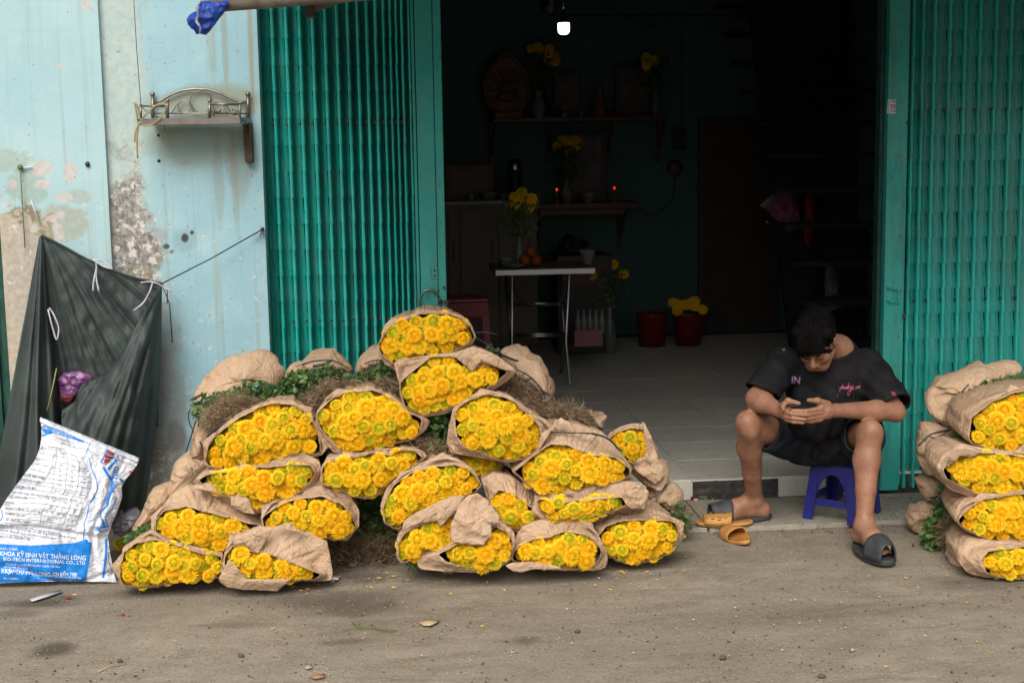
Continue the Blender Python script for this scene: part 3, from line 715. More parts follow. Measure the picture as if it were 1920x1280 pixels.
# ================================================================ printed feed sack
bm_ = Mat('white_woven_sack', .42, spec=.4); P = bm_.pos()
a = bm_.noise(P, 7, 6, .65); c = bm_.mix(bm_.ramp(a, .3, .72), (.72, .74, .80), (.58, .60, .66)); c = bm_.mix(bm_.math('MULTIPLY', bm_.ramp(bm_.noise(P, 30, 6, .7), .62, .75), .5), c, (.40, .40, .42))
bm_.color(c); v = bm_.noise(bm_.scaled(P, (1, 1, 2)), 14, 4, .55, 1.5)
bm_.bump(bm_.math('ADD', bm_.ramp(bm_.math('ABSOLUTE', bm_.math('SUBTRACT', v, .5)), 0, .12), bm_.math('MULTIPLY', bm_.noise(P, 50, 3), .5)), .45, .010); M['sack'] = bm_.m
def ink(name, col): 
    m = Mat(name, .4, spec=.4); P = m.pos(); n_ = m.noise(P, 60, 5, .7)
    m.color(m.mix(m.math('MULTIPLY', m.ramp(n_, .6, .75), .5), col, tuple(min(1, c_*1.3+.15) for c_ in col))); m.bump(m.noise(P, 30, 4), .4, .006); return m.m
M['ink_blue'] = ink('sack_ink_blue', (.010, .20, .62)); M['ink_white'] = ink('sack_ink_white', (.70, .78, .86)); M['ink_black'] = ink('sack_ink_black', (.09, .09, .10)); M['ink_red'] = ink('sack_ink_red', (.60, .04, .04))
rows = [(1.0, 76, 783, 262, 860), (.93, 77, 798, 256, 872), (.85, 78, 818, 248, 884), (.76, 74, 842, 236, 898), (.68, 66, 862, 228, 912), (.58, 40, 896, 229, 932), (.46, 12, 935, 220, 958),
        (.34, -8, 968, 208, 984), (.25, -22, 995, 202, 1004), (.15, -34, 1035, 207, 1040), (.06, -44, 1075, 214, 1075), (0, -50, 1096, 219, 1091)]
def sackpx(u, v):
    v = max(0, min(1, v))
    for (v1, a1, b1, c1, d1), (v0, a0, b0, c0, d0) in zip(rows, rows[1:]):
        if v >= v0:
            f = (v-v0)/(v1-v0); f = f*f*(3-2*f)*.3+f*.7
            L = (a0+(a1-a0)*f, b0+(b1-b0)*f); R = (c0+(c1-c0)*f, d0+(d1-d0)*f); break
    return (L[0]+(R[0]-L[0])*u, L[1]+(R[1]-L[1])*u - 4*sin(pi*u)*(1-v))
def sackP(u, v, front=True):
    px, py = sackpx(u, v); y = 5.235+.20*v**1.1
    body = (sin(pi*min(1, max(0, v*.96+.02)))**.5)*(sin(pi*min(1, max(0, u*.98+.01)))**.55)
    if front:
        y -= .095*body
        y += .016*nz(u*5, v*6, 1)+.010*abs(nz(u*11, v*9+u*4, 5))+.004*nz(u*28, v*24, 3)
        # pinch folds: under the hem, across the belly, at the foot
        y += .020*math.exp(-((v-.255-.02*sin(u*5))/.018)**2)*(1-.3*u) + .016*math.exp(-((u-.87)/.02)**2)*(.3+.7*sin(pi*v)) + .015*math.exp(-((v-.90)/.012)**2)*(1 if v < .97 else 0)
        y += .014*math.exp(-((v-.04-.05*sin(u*7))/.015)**2)
    else: y += .05*body+.012
    return atY(px, py, y)
NU, NV = 110, 150; V = [sackP(i/(NU-1), j/(NV-1)) for j in range(NV) for i in range(NU)]; Fc = grid_faces(NU, NV)
nb = len(V); V += [sackP(i/24, j/30, False) for j in range(31) for i in range(25)]; Fc += [tuple(reversed(f)) for f in grid_faces(25, 31, nb)]
sack = thing('feed_sack', 'white plastic feed sack with blue print standing against the dark green sheet', 'sack', atY(90, 1094, 5.25))
body = mesh('sack_body', V, Fc, M['sack'], sack)
bvh = BVHTree.FromPolygons([tuple(v_) for v_ in V[:nb]], grid_faces(NU, NV))
def onto(px, py, off=.0012, tree=None, fallback=None):
    d = ray(px, py).normalized(); h = (tree or bvh).ray_cast(CAM, d)
    if h[0] is None: return None
    n_ = h[1] if h[1].dot(d) < 0 else -h[1]
    return h[0]+n_*off
def decal(name, polys, mat, parent, off=.0015, tree=None, step=6):
    """print on a surface: polygons triangulated and cut small so that they follow its folds"""
    bm2 = bmesh.new()
    for poly in polys:
        vs_ = [bm2.verts.new((x, y, 0)) for x, y in poly]
        try: bm2.faces.new(vs_)
        except ValueError: pass
    bmesh.ops.triangulate(bm2, faces=bm2.faces[:])
    for it in range(7):
        es = [e for e in bm2.edges if e.calc_length() > step]
        if not es: break
        bmesh.ops.subdivide_edges(bm2, edges=es, cuts=1, use_grid_fill=False)
        bmesh.ops.triangulate(bm2, faces=[f for f in bm2.faces if len(f.verts) > 3])
    return decal_bm(name, bm2, mat, parent, off, tree)
def decal_bm(name, bm2, mat, parent, off, tree):
    dead = []
    for v_ in bm2.verts:
        q = onto(v_.co.x, v_.co.y, off, tree)
        if q is None: dead.append(v_)
        else: v_.co = q
    bmesh.ops.delete(bm2, geom=dead, context='VERTS')
    bm2.verts.index_update(); V = [v_.co.copy() for v_ in bm2.verts]; Fc = [tuple(v_.index for v_ in f.verts) for f in bm2.faces]; bm2.free()
    return mesh(name, V, Fc, mat, parent, False) if V else None
def text_bm(items):
    """items: (string, x, y, size_px, angle_deg, xscale, bold) in picture units -> bmesh of glyph faces"""
    out = bmesh.new()
    for s_, x, y, size, ang, xs, bold, al in items:
        cu = bpy.data.curves.new('glyphs', 'FONT'); cu.body = s_; cu.size = 1; cu.resolution_u = 2; cu.align_x = al; cu.offset = bold
        ob = bpy.data.objects.new('glyphs', cu); COL.objects.link(ob); bpy.context.view_layer.update()
        me = ob.evaluated_get(bpy.context.evaluated_depsgraph_get()).to_mesh(); b3 = bmesh.new(); b3.from_mesh(me); ca, sa = cos(radians(ang)), sin(radians(ang))
        for v_ in b3.verts:
            X_, Y_ = v_.co.x*size*xs, -v_.co.y*size; v_.co = (x+X_*ca-Y_*sa, y+X_*sa+Y_*ca, 0)
        tmp = bpy.data.meshes.new('t'); b3.to_mesh(tmp); b3.free(); out.from_mesh(tmp); bpy.data.meshes.remove(tmp)
        ob.to_mesh_clear(); bpy.data.objects.remove(ob); bpy.data.curves.remove(cu)
    bmesh.ops.triangulate(out, faces=out.faces[:])
    return out
def text(name, items, mat, parent, off=.0024, tree=None):
    b3 = text_bm(items)
    for it in range(2):
        es = [e for e in b3.edges if e.calc_length() > 5]
        if es:
            bmesh.ops.subdivide_edges(b3, edges=es, cuts=1); bmesh.ops.triangulate(b3, faces=[f for f in b3.faces if len(f.verts) > 3])
    return decal_bm(name, b3, mat, parent, off, tree)
def strip(pts, w):
    """line of given width as quads"""
    out = []
    for (x0, y0), (x1, y1) in zip(pts, pts[1:]):
        L = max(1e-6, math.hypot(x1-x0, y1-y0)); nx, ny = -(y1-y0)/L*w/2, (x1-x0)/L*w/2
        out.append([(x0+nx, y0+ny), (x1+nx, y1+ny), (x1-nx, y1-ny), (x0-nx, y0-ny)])
    return out
B7 = lambda pts: crop(0, 930, 7.11, pts); A7 = lambda pts: crop(0, 770, 7.11, pts)
decal('blue_panel', [B7([(-300, 620), (0, 632), (400, 655), (960, 682), (985, 655), (990, 620), (1090, 615), (1155, 572), (1180, 605), (1222, 620), (1190, 870), (1145, 1110), (1170, 1172), (700, 1120), (300, 1140), (-300, 1150)])], M['ink_blue'], sack, .0014)
decal('top_panel', [A7([(548, 205), (690, 165), (780, 190), (1000, 270), (1140, 330), (1110, 425), (880, 345), (720, 285), (575, 345)])], M['ink_blue'], sack, .0014)
lines = []
lines += strip(A7([(1218, 395), (1165, 520), (1145, 580)]), 1.3)+strip(A7([(1185, 620), (1225, 790), (1275, 890), (1302, 1030), (1260, 1120), (1200, 1220)]), 1.4)
lines += strip(B7([(1265, 0), (1185, 110), (1165, 240), (1120, 370), (1128, 440), (1115, 500), (1110, 615)]), 1.5)
lines += strip(B7([(1415, 560), (1410, 800), (1375, 1090)]), 4.2)+strip(A7([(1372, 740), (1440, 860), (1500, 930), (1490, 1060), (1440, 1190), (1430, 1250)]), 5)
lines += strip(A7([(1435, 530), (1340, 690)]), 3)+strip(A7([(1570, 605), (1530, 680), (1435, 780)]), 4.5)
lines += strip(B7([(1440, 40), (1430, 130), (1350, 200), (1340, 270), (1370, 330), (1400, 420)]), 3)+strip(B7([(1550, 20), (1480, 180), (1400, 270), (1440, 400), (1290, 420), (1340, 470), (1440, 440)]), 2)
lines += strip(A7([(1590, 900), (1660, 960), (1640, 1010)]), 4)+strip(A7([(580, 470), (550, 515)]), 1.2)+strip(B7([(20, 180), (38, 270), (5, 330)]), 1.4)
stuff(decal('blue_lines', lines, M['ink_blue'], sack, .0016, None, 5))
tb = []
rowsL = [[(560, 495), (800, 535), (1000, 600), (1100, 640)], [(505, 550), (750, 605), (905, 630), (1090, 690)], [(440, 625), (745, 680), (905, 700), (1170, 800)], [(360, 680), (735, 760), (890, 780), (1195, 808)], [(300, 750), (720, 845), (890, 850), (1208, 880)],
         [(240, 820), (715, 910), (1040, 940), (1212, 955)], [(190, 890), (710, 970), (1035, 1000), (1200, 1030)], [(140, 940), (700, 1020), (860, 1050), (1190, 1090)], [(110, 1000), (670, 1085), (1000, 1140), (1140, 1170)]]
for r_ in rowsL: tb += strip(A7(r_), .55)
for c_ in ([(752, 530), (748, 680), (720, 850), (715, 980), (675, 1085)], [(885, 565), (905, 700), (885, 850), (870, 1040), (840, 1115)], [(1005, 600), (1060, 710), (1045, 960), (1000, 1140)], [(1090, 640), (1185, 800), (1212, 960), (1190, 1060), (1140, 1170)]): tb += strip(A7(c_), .5)
for r_ in ([(80, 20), (650, 30), (800, 60), (1110, 95)], [(70, 80), (400, 90), (620, 105), (1080, 185)], [(60, 150), (560, 170), (720, 200), (1060, 255)], [(70, 220), (550, 240), (700, 270), (1030, 330)], [(80, 290), (530, 320), (680, 345), (1010, 405)], [(60, 350), (520, 390), (840, 440), (1000, 455)]): tb += strip(B7(r_), .5)
for c_ in ([(655, 30), (560, 200), (530, 390)], [(800, 60), (720, 200), (665, 410)], [(955, 80), (880, 270), (830, 440)], [(1110, 95), (1060, 240), (1020, 340), (998, 455)]): tb += strip(B7(c_), .5)
decal('table_rules', tb, M['ink_black'], sack, .0017, None, 8)
def LT(s_, x, y, h, ang, base='B', xs=1.0, bold=0.0, al='LEFT'):
    p_ = (B7 if base == 'B' else A7)([(x, y)])[0]; return (s_, p_[0], p_[1], h/7.11*1.38, ang, xs, bold, al)
text('print_white', [LT('MANUFACTURER:', 245, 720, 32, 2, 'B', .86, .0, 'RIGHT'), LT('TNHH KHOA KỸ SINH VẬT THĂNG LONG', 1145, 850, 60, 3.2, 'B', .86, .018, 'RIGHT'),
     LT('BIO-TECH INTERNATIONAL CO., LTD', 1140, 908, 46, 3, 'B', 1.02, .018, 'RIGHT'), LT('Đức Hòa Đông, huyện Đức Hòa, tỉnh Long An, Việt Nam', 798, 948, 30, 3, 'B', .74, .004, 'RIGHT'),
     LT('Tel - Fax: +84-272 3761358', 372, 970, 26, 3, 'B', .8, .004, 'RIGHT'), LT('TNHH KKSV THĂNG LONG', 670, 1062, 54, 4, 'B', .94, .016, 'RIGHT'), LT('CN BẾN TRE', 700, 1050, 44, 2, 'B', .95, .014),
     LT('Phú Thạnh, huyện Bến Lức, tỉnh Long An, Việt Nam', 1085, 1096, 28, 4, 'B', .80, .004, 'RIGHT'), LT('+84-272 3630001', 250, 1106, 26, 2, 'B', .8, .004, 'RIGHT'), LT('www. Long An', 880, 1150, 26, -4, 'B', .9)], M['ink_white'], sack)
text('panel_print', [LT('for all fresh water fish and food', 700, 215, 30, 17, 'A', .82), LT('trade mark registered and products', 700, 247, 28, 17.5, 'A', .82), LT('with formulated feeds.', 700, 277, 28, 17, 'A', .82), LT('the best', 560, 300, 28, -17, 'A', .8), LT('quality', 560, 255, 28, -17, 'A', .8)], M['ink_white'], sack)
text('blue_print', [LT('FIN F', 575, 175, 48, -10, 'A', .95, .01), LT('FISH FEED', 1525, 1080, 70, -80, 'A', .8, .02, 'LEFT'), LT('FISH FEED', 1290, 470, 60, -30, 'B', .5, .02)], M['ink_blue'], sack)
blk = [LT('CT NGREDIENTS', 730, 375, 26, 14, 'A', .9), LT('fish meal, soybean meal,', 720, 400, 22, 16, 'A', .8), LT('vitamins and minerals ———', 800, 440, 20, 16, 'A', .9), LT('COMPOSITION', 640, 490, 26, 10, 'A', .9), LT('THIỂU', 430, 650, 26, 9, 'A'), LT('TIẾU', 365, 715, 26, 9, 'A'), LT('(max)', 300, 770, 22, 9, 'A'),
       LT('TỔNG SỐ TỐI THIỂU', 245, 860, 30, 9, 'A', .95, .006), LT('(min)', 240, 890, 22, 9, 'A'), LT('TỔNG SỐ TỐI THIỂU', 190, 925, 30, 9, 'A', .95, .006), LT('ETOXYQUIN TỐI ĐA', 115, 1000, 30, 8, 'A', .95, .006), LT('ethoxyquin (max)', 115, 1025, 22, 7, 'A', .9),
       LT('HƯỚNG DẪN CHO ĂN / RECOMMENDED FEEDING GUIDE', 90, 1085, 28, 7.5, 'A', .93), LT('MÃ SỐ THỨC ĂN', 80, 1140, 30, 8, 'A', .9, .004)]
for i, (x, y, t3) in enumerate(((810, 580, ('F04', '—', '—')), (800, 660, ('11%', '·', '·')), (790, 738, ('43%', '42%', '41%')), (785, 810, ('7%', '7%', '7%')), (785, 880, ('9%', '9%', '9%')), (765, 935, ('1.5%', '1.5%', '1.5%')), (760, 1000, ('1.2%', '1.2%', '1.2%')), (718, 1072, ('150 ppm', '150 ppm', '150 ppm')))):
    if i == 1: continue
    for k, s_ in enumerate(t3): blk.append(LT(s_, x+k*160, y+k*(17 if i < 7 else 24), 25, 7, 'A', .85))
for (x, y, t3) in ((690, 78, ('F04', 'F05', 'F06')), (660, 135, ('Viên', 'Viên', 'Viên')), (655, 165, ('EP', 'EP', 'EP')), (598, 215, ('100 - 200', '200 - 300', '300 - 500')), (592, 290, ('6 - 8', '4 - 6', '2 - 4')), (568, 365, ('5 - 6', '2 - 4', '1'))):
    for k, s_ in enumerate(t3): blk.append(LT(s_, x+k*158, y+k*25, 26, 8, 'B', .85))
blk += [LT('DẠNG', 80, 95, 28, 6, 'B'), LT('Shape', 65, 120, 22, 6, 'B'), LT('TRỌNG LƯỢNG CÁ NUÔI (g)', 65, 175, 28, 5, 'B', .95), LT('LƯỢNG ĂN (%)', 75, 245, 28, 5, 'B'), LT('SỐ LẦN ĂN / NGÀY', 80, 320, 28, 6, 'B'),
        LT('BẢO QUẢN / STORAGE: Để nơi khô ráo thoáng mát', -10, 385, 28, 9, 'B', .95), LT('hạn sử dụng 3 tháng kể từ ngày sản xuất, dùng trước khi hết hạn sử dụng', -10, 415, 27, 8.5, 'B', .9), LT('thoáng mát, không để nơi ẩm ướt (kept in a cool dry place)', -30, 455, 26, 8.5, 'B', .9), LT('Do not use if product is mouldy or wet', -20, 500, 24, 8, 'B', .9), LT('KEEP IT IN DRY AND COOL AIR', -20, 540, 24, 6, 'B', .9)]
text('print_black', blk, M['ink_black'], sack, .0026)
decal('emblem', [A7([(1450, 535), (1525, 565), (1520, 620), (1480, 640), (1440, 700), (1380, 690), (1410, 600)])], M['ink_black'], sack, .0014)
text('print_red', [LT('LAISER', 1400, 725, 60, -62, 'A', .8, .02)], M['ink_red'], sack, .003)
decal('red_mark', [A7([(1720, 800), (1750, 790), (1755, 850), (1738, 855)])], M['ink_red'], sack, .002)
mb = strip(B7([(1420, 480), (1500, 270), (1520, 300), (1470, 500)]), .9)+strip(B7([(1440, 740), (1440, 850), (1500, 1020), (1430, 1060)]), 1)+strip(B7([(1430, 890), (1475, 900)]), 1)+strip(B7([(1440, 990), (1500, 1040)]), 1)
decal('side_print', mb, M['ink_black'], sack, .002, None, 5)
# folded top hem
HV = []
for i in range(60):
    u = i/59
    for k in range(7):
        t = k/6; v = 1.0-.038*t*(1+.3*nz(u*6, 1)); q = sackP(u, v); HV.append(q+Vector((0, -.008*sin(pi*t)-.004, 0)) + (Vector((0, 0, .004)) if k == 0 else Vector((0, 0, 0))))
solidify(mesh('hem', HV, grid_faces(7, 60), M['sack'], sack), .002)
# smoky plastic bag crumpled behind it
cl = Mat('crumpled_clear_plastic', .12, spec=.8); cl.color((.16, .15, .18)); cl.set('Alpha', .8); vv = cl.n('TexVoronoi', {'Vector': cl.pos(), 'Scale': 34}).outputs['Distance']; cl.bump(cl.math('ADD', vv, cl.noise(cl.pos(), 40, 3)), 1.0, .012)
tag(inflate('plastic_bag', [(207, 985), (214, 966), (232, 962), (246, 958), (262, 966), (262, 985), (246, 1004), (226, 1008), (212, 1002)], 5.42, .05, .05, cl.m, crump=.012, csc=26), 'crumpled smoky clear plastic bag between the feed sack and the flowers', 'plastic bag')
# ================================================================ flowers
def flower_mesh(seed, N, kind):
    rs = random.Random(seed); V = []; Fc = []; C = []
    flat = rs.uniform(.72, .90); tx, ty = rs.uniform(-.15, .15), rs.uniform(-.15, .15)
    def push(P_, c): V.append(P_); C.append(c)
    for n in range(N):
        t = (n+.5)/N; ang = n*2.39996+rs.uniform(-.12, .12); ph = .04+1.72*t**.52+rs.uniform(-.07, .07)
        rad = Vector((sin(ph)*cos(ang), sin(ph)*sin(ang), cos(ph)))
        tang = Vector((cos(ph)*cos(ang), cos(ph)*sin(ang), -sin(ph))); side = Vector((-sin(ang), cos(ang), 0))
        open_ = .15+.45*t
        d = (rad+tang*open_+Vector((rs.gauss(0, .10), rs.gauss(0, .10), 0))).normalized()
        R0 = .56; L = (.20+.20*min(1, t*3.0))*rs.uniform(.70, 1.25); wdt = (.040+.034*min(1, t*2))*rs.uniform(.8, 1.2)
        b0 = Vector((rad.x*R0, rad.y*R0, rad.z*R0*flat))
        d = Vector((d.x, d.y, d.z*flat+.1)).normalized(); curl = (tang*.10+rad*-.04)*rs.uniform(.0, 1.2) if t > .12 else tang*-.10
        up_ = d.cross(side).normalized()
        j = rs.random(); i0 = len(V)
        p1 = b0+d*L*.55; p2 = b0+d*L*.92+curl*.6; p3 = b0+d*L*1.04+curl
        push(b0-side*wdt*.5, (t, .0, j, 1)); push(b0+side*wdt*.5, (t, .0, j, 1))
        push(p1-side*wdt*.85+up_*.02, (t, .55, j, 1)); push(p1-up_*.022, (t, .5, j, 1)); push(p1+side*wdt*.85+up_*.02, (t, .55, j, 1))
        push(p2-side*wdt*.6, (t, .95, j, 1)); push(p2+side*wdt*.6, (t, .95, j, 1)); push(p3, (t, 1, j, 1))
        Fc += [(i0, i0+3, i0+2), (i0, i0+1, i0+3), (i0+1, i0+4, i0+3), (i0+2, i0+3, i0+5), (i0+3, i0+6, i0+5), (i0+3, i0+4, i0+6), (i0+5, i0+6, i0+7)]
    sv, sf = sphere((0, 0, -.03), .46, 12, (1, 1, flat)); o = len(V)
    for v_ in sv: push(v_, (min(1, math.hypot(v_.x, v_.y)/.46*.6) if v_.z > 0 else 1., .5, .2, 1))
    Fc += [tuple(k+o for k in f) for f in sf]
    me = bpy.data.meshes.new('flower'); me.from_pydata([tuple(v_*.52) for v_ in V], [], Fc)
    ca = me.color_attributes.new('tone', 'FLOAT_COLOR', 'POINT'); ca.data.foreach_set('color', [x for c_ in C for x in c_])
    me.materials.append(M['pet_y'] if kind == 'y' else M['pet_a']); me.update()
    return me
FL_Y = [flower_mesh(s, 230+8*(s % 4), 'y') for s in range(7)]; FL_A = [flower_mesh(20+s, 300+15*(s % 4), 'a') for s in range(7)]

def pip(x, y, poly):
    c_ = False
    for (x1, y1), (x2, y2) in zip(poly, poly[1:]+poly[:1]):
        if (y1 > y) != (y2 > y) and x < (x2-x1)*(y-y1)/(y2-y1)+x1: c_ = not c_
    return c_
def fill_flowers(root, poly, y, rs, dome=.05, size=1.0, expand=1.0, green=.0, dense=1.0):
    c, R = star(poly, 48); R = R*expand
    ep = [(c[0]+cos(2*pi*k/48)*R[k], c[1]+sin(2*pi*k/48)*R[k]) for k in range(48)]
    Ri_ = np.maximum(R-3.5*size, R*.45); ep = [(c[0]+cos(2*pi*k/48)*Ri_[k], c[1]+sin(2*pi*k/48)*Ri_[k]) for k in range(48)]
    xs = [p[0] for p in ep]; ys = [p[1] for p in ep]
    def rr(px, py):
        a = math.atan2(py-c[1], px-c[0]) % (2*pi); k = a/(2*pi)*48; k0 = int(k) % 48; f = k-int(k)
        return math.hypot(px-c[0], py-c[1])/(R[k0]*(1-f)+R[(k0+1) % 48]*f)
    pts = []
    for layer, (mind, tries, push) in ((2, (15, 1700, .030)), (0, (18, 1500, .012)), (1, (19, 1500, -.006))):
        lay = []
        for _ in range(int(tries*dense)):
            px, py = rs.uniform(min(xs), max(xs)), rs.uniform(min(ys), max(ys))
            if not pip(px, py, ep): continue
            if layer == 1 and rs.random() < .1: continue
            if all((px-a)**2+(py-b)**2 > (mind*size)**2*(1 if layer == 0 else rs.uniform(.9, 1.7)) for a, b, *_ in lay): lay.append((px, py))
        for px, py in lay: pts.append((px, py, layer, push))
    n = 0
    pts.sort(key=lambda q_: q_[2] == 2)
    for px, py, layer, push in pts:
        if n >= 290: break
        n += 1
        t = min(1, rr(px, py)); yy = y + .020 - dome*(1-t**2) + push + rs.uniform(-.007, .007)
        p = atY(px, py, yy); sc = (y/F_PX)
        small = rs.random() < (.52 if layer else .40)+green
        me = rs.choice(FL_Y if small else FL_A)
        dia = (rs.uniform(23, 31) if small else rs.uniform(28, 39))*size*sc*1.04
        if t > .82: dia = min(dia, (22 if layer == 2 else 27)*size*sc)
        o = link('flower', me, root); o.location = p-origin_of(root)
        # face outwards from the dome, towards the open mouth
        ex = (px-c[0])/max(20, max(R)); ez = -(py-c[1])/max(20, max(R))
        nrm = Vector((ex*.75+rs.gauss(0, .16), -1, ez*.75+.18+rs.gauss(0, .16))).normalized()
        q = nrm.to_track_quat('Z', 'Y'); o.rotation_mode = 'QUATERNION'; o.rotation_quaternion = q @ Vector((0, 0, 1)).rotation_difference(Vector((0, 0, 1))); 
        spin = Matrix.Rotation(rs.uniform(0, 2*pi), 3, 'Z'); o.rotation_quaternion = (q.to_matrix() @ spin).to_quaternion()
        o.scale = (dia*.98, dia*.98*rs.uniform(.9, 1.05), dia*rs.uniform(.85, 1.05))
    return c, R

# ================================================================ paper-wrapped bundle
def crease(q, s, seed):
    a = abs(nz(q.x*s+seed, q.y*s*.5, q.z*s)); b = abs(nz(q.x*s*2.1, q.y*s*1.1+seed, q.z*s*2.1)); return .6*a+.4*b
def bundle(label, inner, outer, y, rs, length=.55, tail=None, lip=.05, dome=.05, size=1.0, green=0., thick=.0016, mat='kraft', crump=.010, flare=0., group='paper-wrapped flower bundles in the left stack', tie=False):
    n = 180
    ci, Ri = star(inner, n, None, False)
    _, Ro = star(outer, n, ci, False)
    Ro = np.maximum(Ro, Ri+2.0); Ri = np.maximum(Ri, np.minimum(Ri+5, Ro-3.0))
    g = atY(ci[0], ci[1], y+lip); zmin = min(atY(ci[0]+cos(2*pi*k/n)*Ro[k], ci[1]+sin(2*pi*k/n)*Ro[k], y+lip).z for k in range(n))
    root = thing('flower_bundle', label, 'flower bundle', Vector((g.x, y+lip+.2, max(0, zmin))), group)
    seed = rs.uniform(0, 100); V = []
    tl = Vector(tail) if tail is not None else atY(ci[0], ci[1], y+lip) + Vector((rs.uniform(-.03, .03), length, rs.uniform(-.01, .02)))
    c3 = atY(ci[0], ci[1], y+lip)
    rings = [('in', -.05), ('in', -.02), ('rim', 0), ('lip', .1), ('lip', .2), ('lip', .3), ('lip', .4), ('lip', .5), ('lip', .6), ('lip', .7), ('lip', .8), ('lip', .9), ('out', 0)] + [('body', t) for t in (.06, .12, .2, .3, .4, .5, .6, .7, .8, .9, 1.0)]
    # the inner turned edge, the lip sloping back to the widest ring, and the body running to the tail
    for kind, t in rings:
        for k in range(n):
            a = 2*pi*k/n; ca, sa = cos(a), sin(a)
            wav = 3.0*nz(k*.11+seed, 1.3) + 2.4*abs(nz(k*.30+seed, 7)) + 1.6*abs(nz(k*.7+seed, 3)) - 1.5
            e = Vector((ca, sa))
            if kind in ('in', 'rim', 'lip'):
                gap = Ro[k]-Ri[k]; lk = lip*min(1, .15+gap/22)
                if kind == 'in': r_ = Ri[k]+wav*.6+1.5; yy = y-t*1.0
                elif kind == 'rim': r_ = Ri[k]+wav*.8; yy = y+.004*nz(k*.3, seed)
                else:
                    f = t; r_ = Ri[k]+wav*(1-f)+gap*(f**.85); yy = y+lk*(f**1.05)
                q = atY(ci[0]+ca*r_, ci[1]+sa*r_, yy)
                if kind == 'lip':
                    m_ = min(1, gap/25)*sin(pi*t); q += Vector((0, -1, .3))*(.003*m_) + Vector((0, 1, -.3))*(crease(q, 9, seed)*.040+crease(q, 26, seed+3)*.006+abs(nz(a*5.5+seed, t*1.3+seed))*.026)*(m_+.2)
            elif kind == 'out':
                lk = lip*min(1, .15+(Ro[k]-Ri[k])/22); q = atY(ci[0]+ca*Ro[k], ci[1]+sa*Ro[k], y+lk)
            else:
                lk = lip*min(1, .15+(Ro[k]-Ri[k])/22); q0 = atY(ci[0]+ca*Ro[k], ci[1]+sa*Ro[k], y+lk)
                rel = q0-c3; sh_ = (1+.03*sin(pi*t))*(1-.62*t**2.2) + (flare*max(0, t-.75)*4 if flare else 0)
                q = c3.lerp(tl, t) + rel*sh_
                out_ = Vector((rel.x, 0, rel.z)).normalized() if rel.length > 1e-6 else Vector((0, 0, 1))
                q -= out_*((crease(q, 8, seed)*crump*2.0+abs(nz(a*6+seed, t*2+seed))*crump*2.2+crease(q, 24, seed)*crump*.4)*min(1, t*5))
            if kind in ('body', 'out', 'lip') and q.z < .006 and group: q.z = .006
            V.append(q)
    Fc = grid_faces(n, len(rings), 0, True)
    end = len(V); V.append(tl+Vector((0, -.03, 0))); L0 = (len(rings)-1)*n
    Fc += [(L0+k, L0+(k+1) % n, end) for k in range(n)]
    solidify(mesh('paper_wrap', V, Fc, M[mat], root), thick)
    # loose corners of the wrap standing off the mouth
    for _c in range(rs.choice((1, 2, 2, 3))):
        k0 = rs.randrange(n)
        if sin(2*pi*k0/n) > .55: k0 = (k0+n//2) % n      # none under the bundle
        wd_ = rs.randint(7, 13); hh_ = rs.uniform(9, 18); TV = []; m0 = 9
        for j in range(5):
            f = j/4
            for i in range(m0):
                s_ = (i/(m0-1)*2-1); kk = int(k0+s_*wd_*(1-.75*f)) % n; a = 2*pi*kk/n; sk_ = rs.uniform(-.4, .4)
                r_ = Ro[kk]-1+hh_*f*(1-.35*abs(s_)); TV.append(atY(ci[0]+cos(a)*r_, ci[1]+sin(a)*r_, y+.010+.018*f+.014*abs(nz(i*.9+seed, f*2))))
        if min(v.z for v in TV) > .01: solidify(mesh('paper_corner', TV, grid_faces(m0, 5), M[mat], root, False), .0012)
    fill_flowers(root, inner, y+.008, rs, dome, size, green=green)
    # dim bed of petals and stems behind the heads
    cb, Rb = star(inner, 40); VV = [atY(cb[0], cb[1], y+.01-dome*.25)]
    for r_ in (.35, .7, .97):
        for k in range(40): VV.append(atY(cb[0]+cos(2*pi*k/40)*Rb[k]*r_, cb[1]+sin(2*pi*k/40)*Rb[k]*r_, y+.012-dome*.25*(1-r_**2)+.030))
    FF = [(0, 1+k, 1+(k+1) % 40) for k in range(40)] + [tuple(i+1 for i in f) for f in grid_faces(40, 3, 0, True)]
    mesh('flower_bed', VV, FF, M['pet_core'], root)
    return root, tl
def flap(root, pts, y, mat='kraft', lift=.02, crump=.008, n=56, name='paper_flap', tilt=0.0, thick=.0016):
    """loose tongue of paper lying over the mouth: a traced sheet with its own folds"""
    n = 110; c, R = star(pts, n, None, False); V = []; rings = 16; seed = random.random()*50; cz = atY(c[0], c[1], y).z
    for r_ in range(rings, 0, -1):
        t = r_/rings
        for k in range(n):
            a = 2*pi*k/n; wob = 1+(.035*nz(k*.22+seed, 3)+.02*nz(k*.9+seed, 5))*t**4
            q = atY(c[0]+cos(a)*R[k]*t*wob, c[1]+sin(a)*R[k]*t*wob, y-lift*.6*(1-t*t)); q.y += crease(q, 8, seed)*crump*4.5+crease(q, 24, seed)*crump*.7 + tilt*(q.z-cz); V.append(q)
    V.append(atY(c[0], c[1], y-lift*.6)); Fc = grid_faces(n, rings, 0, True)+[((rings-1)*n+k, (rings-1)*n+(k+1) % n, len(V)-1) for k in range(n)]
    return solidify(mesh(name, V, Fc, M[mat], root), thick)

